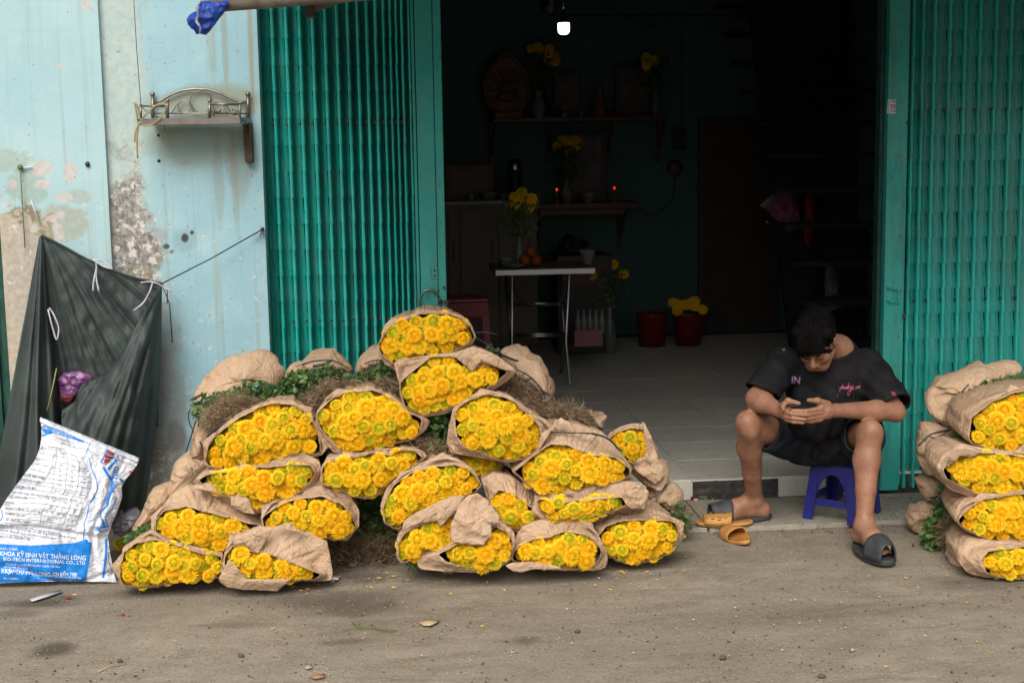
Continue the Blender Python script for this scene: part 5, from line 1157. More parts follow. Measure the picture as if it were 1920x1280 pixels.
# ================================================================ inside the room
def I(px, py, y=RB-.02): return atY(px, py, y)
def ibox(px0, py0, px1, py1, y, dep, bev=.003, mb=None):
    a = I(px0, py1, y); b = I(px1, py0, y); mb = mb or MB(); return mb.box((a.x, y, a.z), (b.x, y+dep, b.z), bev)
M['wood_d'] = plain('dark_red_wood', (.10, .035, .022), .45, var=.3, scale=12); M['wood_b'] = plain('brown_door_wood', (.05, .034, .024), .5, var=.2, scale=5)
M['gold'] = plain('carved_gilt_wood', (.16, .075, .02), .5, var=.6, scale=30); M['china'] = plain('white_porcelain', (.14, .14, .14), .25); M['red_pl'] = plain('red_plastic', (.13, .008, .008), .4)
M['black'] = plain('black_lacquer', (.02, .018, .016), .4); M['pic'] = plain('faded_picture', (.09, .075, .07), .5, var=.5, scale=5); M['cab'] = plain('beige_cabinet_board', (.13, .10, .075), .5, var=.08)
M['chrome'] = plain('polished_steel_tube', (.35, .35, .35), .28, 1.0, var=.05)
# bulb
em = Mat('lit_bulb', .3); em.set('Emission Color', (1, 1, .97)) if False else None
em.b.inputs['Emission Color'].default_value = (.97, 1, .98, 1); em.b.inputs['Emission Strength'].default_value = 3.0; em.color((1, 1, 1))
YB = 8.6; bc = atY(1057, 55, YB)
bulb = thing('light_bulb', 'lit white bulb hanging on a wire in the dark doorway', 'light bulb', bc)
rB = 11*YB/F_PX
MB().lathe([(0, -.9*rB), (rB*.55, -.84*rB), (rB*.85, -.62*rB), (rB*.97, -.3*rB), (rB, .2*rB), (rB*.97, .95*rB), (rB*.9, 1.0*rB)], bc, 24).build('glass', em.m, bulb, True)
MB().lathe([(rB*.9, 1.0*rB), (rB*.7, 1.45*rB), (rB*.5, 1.7*rB), (rB*.5, 2.8*rB), (rB*.3, 3.2*rB)], bc, 18).build('socket', M['black'], bulb, True)
MB().tube([bc+Vector((0, 0, 3*rB)), bc+Vector((0, 0, .9))], .003, 6).build('wire', M['black'], bulb, True)

def frame(label, px0, py0, px1, py1, y, cat='picture', fm='black', pm='pic'):
    t = thing('picture_frame', label, cat, I((px0+px1)/2, py1, y)); a = I(px0, py1, y); b = I(px1, py0, y); w_ = (b.x-a.x)*.11
    MB().box((a.x, y, a.z), (a.x+w_, y+.03, b.z), .002).box((b.x-w_, y, a.z), (b.x, y+.03, b.z), .002).box((a.x+w_, y, a.z), (b.x-w_, y+.03, a.z+w_), .002).box((a.x+w_, y, b.z-w_), (b.x-w_, y+.03, b.z), .002).build('frame', M[fm], t)
    MB().box((a.x+w_, y+.012, a.z+w_), (b.x-w_, y+.02, b.z-w_)).build('picture', M[pm], t); return t
def shelf(label, px0, px1, py, y, dep, th, brackets, mat='wood_d', cat='altar shelf'):
    a = I(px0, py, y); b = I(px1, py, y); t = thing('altar_shelf', label, cat, Vector(((a.x+b.x)/2, y, a.z-th)))
    MB().box((a.x, y, a.z-th), (b.x, y+dep, a.z), .003).build('board', M[mat], t)
    for p_ in brackets:
        x = I(p_, py, y).x; MB().box((x-.012, y+dep-.05, a.z-th-.32), (x+.012, y+dep, a.z-th-.001), .002).tube([(x, y+.05, a.z-th-.01), (x, y+dep-.03, a.z-th-.25)], .01, 6).build('bracket', M[mat], t)
    return t, a.z
YA = RB-.34
s1, z1 = shelf('upper dark wood altar shelf on the back wall with framed pictures and vases', 925, 1250, 222, YA, .32, .03, [927, 1036, 1150, 1248])
s2, z2 = shelf('lower dark red altar shelf with two small red lamps', 1008, 1200, 383, YA-.05, .37, .04, [1015, 1175])
a = I(1012, 385, YA-.05); b = I(1172, 402, YA-.05); MB().box((a.x, YA-.04, b.z), (b.x, YA-.02, a.z-.035), .003).build('apron_board', M['wood_d'], s2)
def vase(label, px, py, h, y, mat='china', flowers=None, zb=None, slim=1.0):
    c_ = I(px, py, y); 
    if zb is not None: c_.z = zb
    t = thing('flower_vase' if flowers else 'vase', label, 'vase', c_)
    r = h*.30*slim
    MB().lathe([(0, 0), (r*.55, 0), (r*.62, h*.06), (r*.95, h*.32), (r, h*.42), (r*.7, h*.62), (r*.38, h*.78), (r*.42, h*.9), (r*.6, h), (r*.52, h*.99)], c_, 20).build('body', M[mat], t, True)
    if flowers:
        n_, spread, hh = flowers; rr_ = random.Random(px); top = c_+Vector((0, 0, h))
        mb = MB(); hd = []
        for k in range(n_):
            q = top+Vector((rr_.uniform(-spread, spread), rr_.uniform(-spread*.5, spread*.5), hh*rr_.uniform(.6, 1.05))); mb.tube([top-Vector((0, 0, h*.2)), top.lerp(q, .5)+Vector((0, 0, .02)), q], .003, 4); hd.append(q)
        fo = MB()
        for k in range(220):
            p_ = top+Vector((rr_.gauss(0, spread*.55), rr_.gauss(0, spread*.4), rr_.uniform(0, hh*.85))); d_ = Vector((rr_.gauss(0, 1), rr_.gauss(0, 1), rr_.gauss(0, 1))).normalized()*.035; e_ = d_.orthogonal().normalized()*.012
            fo.add([p_, p_+d_*.5+e_, p_+d_, p_+d_*.5-e_], [(0, 1, 2, 3)])
        mb.build('stem', M['leaf'], t, True); stuff(fo.build('foliage', M['leaf'], t))
        for q in hd:
            o = link('flower', rr_.choice(FL_A+FL_Y), t); o.location = q-origin_of(t); o.scale = (.072,)*3; o.rotation_euler = (radians(60)+rr_.uniform(-.5, .3), rr_.uniform(-.5, .5), 0)
    return t
vase('yellow flowers in a dark vase on the upper altar shelf beside the round carving', 1018, 222, .22, YA+.10, 'black', (9, .10, .30), z1)
vase('yellow flowers in a tall glass vase at the right end of the upper altar shelf', 1229, 222, .20, YA+.10, 'china', (8, .09, .26), z1, .6)
vase('white gourd shaped vase on the upper altar shelf', 1010, 222, .20, YA+.02, 'china', None, z1)
vase('yellow flowers in a white and blue vase on the lower altar shelf', 1063, 380, .17, YA+.05, 'china', (8, .11, .30), z2)
# bowls and cups
def bowl(label, px, y, zb, r, h, mat='china', name='bowl', band=None):
    c_ = I(px, 300, y); c_.z = zb
    t = thing(name, label, name.replace('_', ' '), c_)
    MB().lathe([(0, 0), (r*.5, 0), (r*.55, h*.1), (r*.95, h*.7), (r, h), (r*.93, h), (r*.85, h*.7), (0, h*.2)], c_, 20).build('body', M[mat], t, True)
    if band: MB().lathe([(r*.80, h*.40), (r*.985, h*.72)], c_, 20).build('band', M[band], t, True)
    return t
bowl('white incense bowl with red band on the upper altar shelf', 1059, YA+.01, z1, .045, .075, 'china', 'incense_bowl', 'red_pl')
bowl('small white cup on the upper altar shelf right of the incense bowl', 1090, YA+.02, z1, .02, .05, 'china', 'cup')
bowl('patterned bowl in the middle of the lower altar shelf', 1102, YA+.0, z2, .065, .085, 'china', 'incense_bowl')
# carved round panel with figure
c_ = I(951, 165, YA+.12); t = thing('carved_panel', 'round carved wooden panel with a seated figure at the left of the upper altar shelf', 'carving', c_)
q = [(c_.x+.17*cos(t_)*(1+.02*cos(14*t_)), YA+.14, c_.z+.20*sin(t_)+(.05*max(0, sin(t_))**12)) for t_ in np.linspace(0, 2*pi, 65)[:-1]]
solidify(mesh('disc', q, [tuple(range(64))], M['wood_d'], t, False), .03)
MB().tube([Vector(p_)+Vector((0, -.02, 0)) for p_ in q]+[Vector(q[0])+Vector((0, -.02, 0))], .016, 6).build('rim', M['gold'], t, True)
MB().ball(c_+Vector((0, 0, .07)), .028, 10).ball(c_+Vector((0, 0, .10)), .016, 8).ball(c_+Vector((0, .01, -.005)), .055, 12, (1, .6, 1.1)).ball(c_+Vector((0, 0, -.07)), .075, 12, (1.2, .6, .5)).build('figure', M['gold'], t, True)
mb = MB()
for k in range(18):
    th = radians(-60+300*k/17); mb.tube([c_+Vector((.05*cos(th), 0, .05*sin(th))), c_+Vector((.10*cos(th+.1), -.01, .10*sin(th+.1))), c_+Vector((.14*cos(th), 0, .15*sin(th)))], .006, 5)
mb.build('rays', M['gold'], t, True)
MB().box((c_.x-.10, YA+.06, z1), (c_.x+.10, YA+.14, z1+.05), .006).build('base', M['gold'], t)
# small statue
c_ = I(1125, 222, YA+.08); c_.z = z1; MBs = MB().lathe([(0, 0), (.055, 0), (.06, .02), (.05, .06), (.042, .10), (.03, .14), (.020, .16), (.024, .18), (.022, .20), (.012, .22), (.006, .24), (0, .25)], c_, 16)
tag(MBs.build('statuette', M['gold'], None, True), 'small cloaked statuette on the upper altar shelf between the two frames', 'statuette')
mb = MB(); c2 = I(1148, 222, YA+.05)
for k in range(5): mb.lathe([(0, 0), (.014, 0), (.016, .035), (.013, .035), (0, .004)], (c2.x-.06+.03*k, YA+.05, z1), 10)
for k in range(5):
    o = MB().lathe([(0, 0), (.013, 0), (.015, .035), (.012, .035), (0, .004)], (c2.x-.05+.028*k, YA+.05, z1), 10).build('offering_cup', M['red_pl'], None, True); tag(o, ('leftmost', 'second from left', 'middle', 'second from right', 'rightmost')[k]+' small reddish offering cup in the row right of the statuette', 'cup', 'offering cups in a row')
frame('dark framed portrait behind the incense bowl on the upper altar shelf', 1040, 138, 1088, 220, YA+.20)
frame('larger pale picture in black frame at the right of the upper altar shelf', 1155, 123, 1222, 220, YA+.20)
frame('big black framed picture standing on the lower altar shelf', 1049, 250, 1137, 378, YA+.22, fm='black', pm='pic')
# two little red electric candles
rl = Mat('red_glow', .3); rl.b.inputs['Emission Color'].default_value = (1, .03, .015, 1); rl.b.inputs['Emission Strength'].default_value = 1.0; rl.color((.5, .02, .02))
for px, py, lab in ((1044, 356, 'left small red altar lamp glowing on the lower altar shelf'), (1152, 353, 'right small red altar lamp glowing on the lower altar shelf')):
    c_ = I(px, py, YA-.0); t = thing('altar_lamp', lab, 'lamp', Vector((c_.x, c_.y, z2)))
    MB().ball(c_, .009, 8, (.8, .8, 1.3)).build('flame', rl.m, t, True)
    MB().lathe([(.0, 0), (.022, 0), (.010, .02), (.006, .05), (.014, .06), (.005, c_.z-z2-.006)], (c_.x, c_.y, z2), 10).build('holder', M['gold'], t, True)
# cabinet on the left with things on it
YC = RB-.65; ca_ = I(838, 380, YC); cb_ = I(1009, 380, YC)
cab = thing('cabinet', 'beige cabinet against the back wall left of the steel table', 'cabinet', Vector(((ca_.x+cb_.x)/2, YC, .1)))
x0, x1, zt = ca_.x-.5, cb_.x, ca_.z
MB().box((x0, YC+.01, .12), (x1-.01, YC+.5, zt-.02), .003).build('body', M['cab'], cab)
MB().box((x0, YC-.02, zt-.02), (x1+.01, YC+.5, zt+.008), .003).build('top', M['china'], cab)
for px_a, px_b in ((842, 862), (864, 934), (936, 1004)):
    xa, xb = I(px_a, 500, YC).x, I(px_b, 500, YC).x; d_ = MB().box((xa, YC-.008, .16), (xb, YC+.009, zt-.05), .003).build('door', M['cab'], cab)
    MB().box((xb-.05, YC-.02, .75), (xb-.038, YC-.008, .90), .002).build('handle', M['black'], d_)
frame('dark board leaning on the beige cabinet top', 836, 308, 925, 378, YC+.30, 'picture', 'wood_d', 'cab')
t = thing('water_flask', 'black flask with shiny rim standing on the beige cabinet', 'flask', I(966, 378, YC+.1))
c_ = I(966, 378, YC+.1); c_.z = zt+.008; MB().lathe([(0, 0), (.055, 0), (.055, .21), (.05, .215)], c_, 18).build('body', M['black'], t, True); MB().lathe([(.05, .215), (.052, .25), (.03, .29), (0, .295)], c_, 18).build('lid', M['chrome'], t, True)
bowl('wide white bowl on the beige cabinet', 916, YC+.08, zt+.008, .075, .06); bowl('small white cup on the beige cabinet left of the wide bowl', 882, YC+.08, zt+.008, .03, .06, 'china', 'cup'); bowl('small glass cup on the beige cabinet near its right edge', 944, YC+.06, zt+.008, .03, .05, 'china', 'cup')
# steel folding table
YT = 8.55; ta, tb_ = I(929, 510, YT), I(1116, 508, YT)
tab = thing('folding_table', 'folding table with shiny steel edge inside the dark room', 'table', Vector(((ta.x+tb_.x)/2, YT+.3, .1)))
zt2 = I(1020, 505, YT).z
MB().box((ta.x, YT, zt2-.032), (tb_.x, YT+.008, zt2), .002).build('edge', plain('brushed_steel_edge', (.42, .41, .40), .42, .9, scale=3), tab)
MB().box((ta.x, YT+.008, zt2-.03), (tb_.x, YT+.60, zt2-.004), .002).build('tabletop', M['cab'], tab)
for sgn, (pa, pb_) in ((0, (962, 985)), (1, (1058, 1070))):
    for yy, k in ((YT+.06, 0), (YT+.54, 1)):
        xa = I(pa if sgn == 0 else pb_, 520, YT).x; MB().tube([(xa, yy, zt2-.03), (xa+(.01 if sgn == 0 else .0), (yy+.42 if k == 0 else yy-.42)*.5+yy*.5, .35), (xa, yy, .105)], .0125, 10).build('leg', M['chrome'] if k == 0 else M['iron'], tab, True)
xa, xb = I(966, 560, YT).x, I(1062, 560, YT).x
for py in (569, 571.5, 626, 630):
    z_ = I(1015, py, YT+.05).z; MB().tube([(xa, YT+.05, z_), (xb, YT+.05, z_)], .007, 8).build('rung', M['chrome'], tab, True)
MB().tube([I(x, y, YT+.04) for x, y in smoothpts([(965, 524), (966, 548), (980, 568), (1015, 572), (1045, 568), (1060, 545), (1061, 524)])], .008, 8).build('brace', M['black'], tab, True)
bowl('white plate on the steel table beside the orange fruit', 962, YT+.15, zt2, .07, .022, 'china', 'plate'); bowl('small stacked white bowl at the left end of the steel table', 945, YT+.35, zt2, .05, .05)
vase('yellow flowers in a white vase on the left end of the steel table', 974, 500, .19, YT+.3, 'china', (8, .10, .26), zt2, .6)
M['orange'] = plain('orange_fruit', (.26, .055, .008), .45)
for k, (dx, dz) in enumerate(((0, 0), (.07, 0), (.035, .055))):
    c_ = I(985, 500, YT+.25); c_ = Vector((c_.x+dx, YT+.25, zt2+.036+dz)); tag(MB().ball(c_, .036, 12).build('orange', M['orange'], None, True), ('left orange of the heap on the steel table', 'right orange of the heap on the steel table', 'topmost orange of the heap on the steel table')[k], 'orange', 'oranges heaped on the steel table')
bowl('dark incense pot at the right end of the steel table', 1100, YT+.3, zt2, .05, .09, 'china', 'incense_bowl')
# dark chest behind the table, flowers beside it, red crate
MB_ = MB(); a = I(1045, 480, 9.9); b = I(1148, 655, 9.9); ch = thing('chest', 'dark wooden chest behind the steel table', 'chest', Vector(((a.x+b.x)/2, 9.9, .1)))
MB().box((a.x, 9.9, .1), (b.x, 10.3, a.z-.0), .006).build('body', M['black'], ch); MB().box((a.x+.03, 9.89, .6), (b.x-.03, 9.9, a.z-.05), .002).build('panel', M['wood_d'], ch)
bk = thing('backpack', 'dark bag heaped on the wooden chest', 'bag', Vector((a.x+.1, 10.0, a.z))); inflate('body', [(1040, 482), (1045, 455), (1062, 440), (1082, 445), (1098, 465), (1100, 482)], 10.05, .1, .1, M['black'], bk, crump=.02)
c_ = I(1140, 640, 9.3); c_.z = .1
vase('yellow flowers in a glass vase on the floor right of the steel table', 1143, 640, .34, 9.9, 'china', (5, .12, .30), .1, .5)
cr = thing('bottle_crate', 'pinkish crate of bottles on the floor under the steel table', 'crate', I(1103, 640, 9.2)); a = I(1077, 622, 9.2); b = I(1130, 603, 9.2)
M['pink'] = plain('faded_pink_crate', (.25, .09, .10), .5)
MB().box((a.x, 9.2, a.z-.10), (b.x, 9.5, a.z+.01), .004).build('body', M['pink'], cr)
for k in range(5): MB().lathe([(.022, 0), (.022, .09), (.009, .13), (.009, .16)], (a.x+.03+k*.04, 9.24, a.z-.02), 8).build('bottle', M['china'], cr, True)
# red buckets with flowers
for i, (px0, px1, lab) in enumerate(((1193, 1252, 'left red bucket against the back wall, empty'), (1262, 1318, 'right red bucket against the back wall, full of yellow flowers'))):
    a = I((px0+px1)/2, 650, 10.2); r = (I(px1, 600, 10.2).x-I(px0, 600, 10.2).x)/2; hh = I(px0, 588, 10.2).z-.1
    t = thing('bucket', lab, 'bucket', Vector((a.x, 10.2, .1))); MB().lathe([(0, .004), (r*.82, 0), (r*.98, hh*.95), (r*1.03, hh), (r*.94, hh), (r*.78, .03), (0, .02)], (a.x, 10.2, .1), 24).build('body', M['red_pl'], t, True)
    MB().tube([(a.x+r*.9*cos(q_), 10.2+r*.9*sin(q_), .1+hh*.5) for q_ in np.linspace(0, 2*pi, 25)], .006, 6).build('hoop', M['red_pl'], t, True)
    if i == 1:
        bf = thing('bunch_of_flowers', 'dim yellow flowers standing in the right red bucket', 'flowers', Vector((a.x, 10.2, .1+hh*.6))); rr_ = random.Random(3)
        stuff(MB().tube([(a.x, 10.2, .1+hh*.3), (a.x, 10.2, .1+hh)], .05, 8).build('foliage', M['leaf'], bf))
        for k in range(12):
            o = link('flower', rr_.choice(FL_A), bf); o.location = Vector((a.x+rr_.uniform(-r, r), 10.2+rr_.uniform(-r, r)*.6, .1+hh+rr_.uniform(.01, .09)))-origin_of(bf); o.scale = (.08,)*3; o.rotation_euler = (radians(45), rr_.uniform(-.5, .5), 0)
# brown door
a = I(1309, 640, RB-.04); b = I(1462, 220, RB-.04); dr = thing('room_door', 'plain brown door in the back wall of the room', 'door', Vector(((a.x+b.x)/2, RB-.04, .1)))
MB().box((a.x+.05, RB-.04, .11), (b.x-.05, RB-.01, b.z-.05), .003).build('leaf', M['wood_b'], dr)
MB().box((a.x, RB-.06, .1), (a.x+.05, RB-.005, b.z), .003).box((b.x-.05, RB-.06, .1), (b.x, RB-.005, b.z), .003).box((a.x+.05, RB-.06, b.z-.05), (b.x-.05, RB-.005, b.z), .003).build('frame', M['wood_b'], dr)
MB().ball((b.x-.1, RB-.075, .95), .025, 10).build('knob', M['chrome'], dr, True)
# electrics on the wall
t = thing('meter_box', 'dark small box high on the back wall right of the altar', 'box', I(1275, 262)); ibox(1263, 240, 1288, 282, RB-.08, .08).build('body', M['black'], t)
t = thing('wall_fan', 'round reddish plate on the back wall under the dark box', 'plate', I(1265, 315)); c_ = I(1265, 315, RB-.03); MB().lathe([(0, 0), (.055, 0), (.06, .012), (.03, .022), (0, .022)], c_, 20, Matrix.Rotation(radians(90), 3, 'X')).build('body', M['wood_d'], t, True)
tag(MB().tube([I(x, y, RB-.012) for x, y in smoothpts([(1265, 330), (1262, 370), (1240, 395), (1215, 405), (1200, 390)])], .004, 5).build('cable', M['black'], None, True), 'black cable looping down the back wall from the round plate to the shelf', 'cable')
tag(MB().tube([I(x, y, RB-.012) for x, y in ((1030, 28), (1150, 30), (1270, 28), (1420, 32))], .006, 5).tube([I(x, y, RB-.014) for x, y in smoothpts([(1110, -10), (1160, 25), (1200, 44), (1250, 46), (1265, 32), (1279, 34), (1278, 240)])], .004, 5).build('conduit', M['black'], None, True), 'black electric cable run along the top of the back wall', 'cable')
tag(inflate('hanging_bag', [(1008, -20), (1062, -20), (1052, 12), (1036, 24), (1028, 34), (1014, 22)], 9.0, .08, .08, M['black'], crump=.02), 'dark bundle hanging from above left of the bulb', 'bag')
# staircase rising at the right, dark underside and treads
stc = thing('staircase', 'dark staircase climbing along the right side of the room', 'staircase', Vector((2.6, 9, .1)))
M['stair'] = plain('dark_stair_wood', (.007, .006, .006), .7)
p0, p1 = I(1500, 640, 9.2), I(1405, -60, 9.2)
for k in range(13):
    f = k/12; x = 2.62+.0*f; y = 7.2+f*2.6; z = .1+.2*(k+1)
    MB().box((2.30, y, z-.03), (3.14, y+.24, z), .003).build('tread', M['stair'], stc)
def quadbar(name, A_, B_, w_, d_, mat, par):
    A_, B_ = Vector(A_), Vector(B_); V_ = [A_+Vector((0, 0, 0)), A_+Vector((w_, 0, 0)), B_+Vector((w_, 0, 0)), B_]; V_ += [v+Vector((0, d_, 0)) for v in V_]
    return mesh(name, V_, [(0, 1, 2, 3), (7, 6, 5, 4), (0, 4, 5, 1), (1, 5, 6, 2), (2, 6, 7, 3), (3, 7, 4, 0)], mat, par, False)
quadbar('stringer', (p0.x-.02, 9.3, .1), (p1.x, 9.3, p1.z), .62, .06, M['stair'], stc)
MB().box((p0.x+.1, 9.0, .1), (3.1, 9.2, 1.0), .004).build('panel', M['stair'], stc)
# clothes and pink bag
M['pinkbag'] = plain('pink_bag', (.16, .05, .08), .5, var=.4, scale=20); M['redcloth'] = plain('red_cloth', (.16, .012, .012), .8)
pb = thing('shopping_bag', 'pink shopping bag hanging in the dark at the right of the brown door', 'bag', I(1470, 430, 9.1))
inflate('body', [(1426, 384), (1440, 370), (1490, 355), (1500, 400), (1498, 430), (1478, 436), (1450, 415)], 9.1, .05, .05, M['pinkbag'], pb, crump=.012); inflate('tag_panel', [(1424, 385), (1448, 364), (1456, 371), (1434, 391)], 9.04, .006, .006, M['china'], pb, crump=.0)
tag(inflate('hanging_cloth', [(1508, 370), (1524, 360), (1528, 410), (1520, 465), (1508, 464)], 9.1, .03, .03, M['redcloth'], crump=.01), 'strip of red cloth hanging in the dark right of the pink bag', 'cloth')
tag(inflate('hanging_shirt', [(1548, 500), (1560, 498), (1572, 520), (1572, 560), (1585, 580), (1540, 590), (1545, 560)], 8.6, .04, .04, plain('grey_shirt', (.09, .09, .10), .8), crump=.015), 'greyish cloth hanging in the dark behind the seated person', 'cloth')
# dark red plastic stool seen beside the gate edge
rs_ = thing('plastic_stool', 'dark red plastic stool just inside the doorway behind the flowers', 'stool', atY(868, 720, 7.2))
M['dred'] = plain('dark_red_plastic', (.12, .018, .02), .35); c_ = atY(864, 556, 7.2); zt3 = c_.z
MB().box((c_.x-.13, 7.07, zt3-.02), (c_.x+.13, 7.33, zt3), .01).build('seat', M['dred'], rs_)
for sx in (-1, 1):
    for sy in (-1, 1): MB().tube([(c_.x+sx*.11, 7.2+sy*.11, zt3-.02), (c_.x+sx*.155, 7.2+sy*.15, .1)], [.026, .02], 4).build('leg', M['dred'], rs_)
MB().box((c_.x-.13, 7.065, zt3-.09), (c_.x+.13, 7.085, zt3-.02), .003).build('skirt', M['dred'], rs_)
# ================================================================ small blue stool
M['blue_pl'] = plain('blue_plastic', (.012, .014, .16), .38, var=.15, spec=.5, scale=25)
fl, fr, br, bl = [atZ(x, y, .018) for x, y in ((1506, 971), (1606, 986), (1651, 958), (1556, 945))]
zs = .262; cx_ = (fl+fr+br+bl)/4; stool = thing('plastic_stool', 'low blue plastic stool under the seated person', 'stool', Vector((cx_.x, cx_.y, .018)))
topc = [Vector((cx_.x+(p.x-cx_.x)*.80, cx_.y+(p.y-cx_.y)*.80, zs)) for p in (fl, fr, br, bl)]
bmx = bmesh.new(); lo_ = [bmx.verts.new(v-Vector((0, 0, .022))) for v in topc]; hi_ = [bmx.verts.new(v) for v in topc]
bmx.faces.new(hi_); bmx.faces.new(lo_[::-1])
for k in range(4): bmx.faces.new((lo_[k], lo_[(k+1) % 4], hi_[(k+1) % 4], hi_[k]))
bmesh.ops.recalc_face_normals(bmx, faces=bmx.faces[:]); bmesh.ops.bevel(bmx, geom=bmx.edges[:], offset=.010, segments=3, affect='EDGES'); bmx.verts.index_update()
mesh('seat', [v.co.copy() for v in bmx.verts], [tuple(v.index for v in f.verts) for f in bmx.faces], M['blue_pl'], stool); bmx.free()
feet = (fl, fr, br, bl)
for k in range(4):   # each side: a panel with an arched opening, a cross rail below; corners are the legs
    A_, B_ = feet[k], feet[(k+1) % 4]; TA, TB = topc[k], topc[(k+1) % 4]
    def sp_(u, v): return A_.lerp(B_, u)*(1-v) + TA.lerp(TB, u)*v - Vector((0, 0, .012))*v
    N_ = 24; outer = []; 
    nrm = ((TB-TA).cross(Vector((0, 0, 1)))).normalized()
    def arch(u):  # height of the opening's top at u
        t_ = (u-.5)/.30
        return .42+.42*sqrt(max(0, 1-t_*t_)) if abs(t_) < 1 else .42
    V = []; Fq = []
    def quad(a_, b_, c2_, d_):
        o = len(V); V.extend([a_, b_, c2_, d_]); Fq.append((o, o+1, o+2, o+3))
    for i in range(N_):
        u0_, u1_ = .20+.60*i/N_, .20+.60*(i+1)/N_
        quad(sp_(u0_, arch(u0_)), sp_(u1_, arch(u1_)), sp_(u1_, 1), sp_(u0_, 1))
        quad(sp_(u0_, .27), sp_(u1_, .27), sp_(u1_, .40), sp_(u0_, .40))
    for (ua, ub) in ((0, .20), (.80, 1)):
        for i in range(6): quad(sp_(ua+(ub-ua)*0+(0 if ua == 0 else .03*(1-i/6)), i/6), sp_(ub-(.03*(1-i/6) if ua == 0 else 0), i/6), sp_(ub-(.03*(1-(i+1)/6) if ua == 0 else 0), (i+1)/6), sp_(ua+(0 if ua == 0 else .03*(1-(i+1)/6)), (i+1)/6))
    bq = bmesh.new(); vs2 = [bq.verts.new(v) for v in V]; [bq.faces.new([vs2[i] for i in f]) for f in Fq]; bmesh.ops.remove_doubles(bq, verts=bq.verts[:], dist=.0004); bq.verts.index_update()
    solidify(mesh('side_panel', [v.co.copy() for v in bq.verts], [tuple(v.index for v in f.verts) for f in bq.faces], M['blue_pl'], stool, False), .007); bq.free()

# ================================================================ slippers
def sole_outline(L, W, n=40):
    out = []
    for k in range(n):
        a = 2*pi*k/n; y = L/2*cos(a); wd = W/2*(.86+.14*cos(a)-.10*cos(2*a)*(1))*abs(sin(a))**.75*(1 if sin(a) >= 0 else -1)
        out.append((wd, y))
    return out
def slipper(name, label, pos, ang, L, W, th, mat, strap, tilt=(0, 0), holes=False, smat=None, side=1, smat2=None, insole=None):
    R_ = Matrix.Translation(pos) @ Matrix.Rotation(ang, 4, 'Z') @ Matrix.Rotation(tilt[0], 4, 'X') @ Matrix.Rotation(tilt[1], 4, 'Y')
    root = thing(name, label, 'slipper', Vector(pos))
    ol = sole_outline(L, W); n = len(ol)
    def sz(y): return .010*max(0, y/L*2-.55)**1.5+.004*max(0, -y/L*2-.3)
    V = []
    for (sc_, z) in ((.94, 0), (1, .004), (1.0, th-.004), (.97, th), (.90, th-.003)):
        V += [R_ @ Vector((x*sc_, y*(1-(1-sc_)*.6), z+sz(y))) for x, y in ol]
    V.append(R_ @ Vector((0, 0, th-.004))); V.append(R_ @ Vector((0, 0, 0)))
    Fc = grid_faces(n, 5, 0, True)+[(4*n+k, 4*n+(k+1) % n, 5*n) for k in range(n)]+[((k+1) % n, k, 5*n+1) for k in range(n)]
    mesh('sole', V, Fc, mat, root)
    if insole is not None:
        V = [R_ @ Vector((x*.88, y*.93, th-.0015+sz(y))) for x, y in ol]+[R_ @ Vector((0, 0, th-.002))]; mesh('insole', V, [(k, (k+1) % n, n) for k in range(n)], insole, root)
    y0, y1, hgt = strap; V = []; nu, nv = 25, 9
    for j in range(nv):
        v = j/(nv-1); y = y0+(y1-y0)*v
        wd = np.interp(y, [p[1] for p in ol[n//2::-1]], [abs(p[0]) for p in ol[n//2::-1]]) + .003
        for i in range(nu):
            t_ = pi*i/(nu-1); V.append(R_ @ Vector((-cos(t_)*wd, y-.012*sin(t_)*(1-v)*.5, th*.6+sz(y)+(hgt*(1-.22*v))*sin(t_)**.62)))
    Fc = grid_faces(nu, nv)
    if holes: Fc = [f for k, f in enumerate(Fc) if not ((k//(nu-1)) % 2 == 1 and ((k % (nu-1))+(k//(nu-1))) % 3 == 0 and 2 < (k % (nu-1)) < nu-4)]
    solidify(mesh('strap', V, Fc, smat or mat, root), .0045)
    if smat2:
        MB().tube([V[i] for i in range(nu)], .0032, 6).build('rim', smat2, root, True)
    return root
M['blk_rub'] = plain('dusty_black_rubber', (.045, .048, .052), .6, var=.35, scale=30, bump=.2); M['org_rub'] = plain('orange_tan_rubber', (.50, .25, .07), .5, var=.2, scale=18); M['org_in'] = plain('worn_orange_insole', (.36, .15, .035), .6, var=.3, scale=20)
# left-hand pair member: orange slipper, side on, toe to the left
pA = atZ(1358, 985, .018); pB = atZ(1381, 1011, .004)
slipper('slipper', 'orange woven-look slipper lying side on with its toe to the left', (pA.x, pA.y, .022), radians(83), .235, .092, .016, M['org_rub'], (-.02, .085, .040), holes=True, smat=M['org_rub'], smat2=M['org_rub'], insole=M['org_in'])
slipper('slipper', 'orange slipper seen from its heel, pointing at the wall below the other orange one', (pB.x, pB.y, .004), radians(14), .20, .088, .016, M['org_rub'], (-.01, .08, .042), smat=M['org_rub'], smat2=M['org_rub'], insole=M['org_in'], tilt=(radians(-3), radians(-14)))

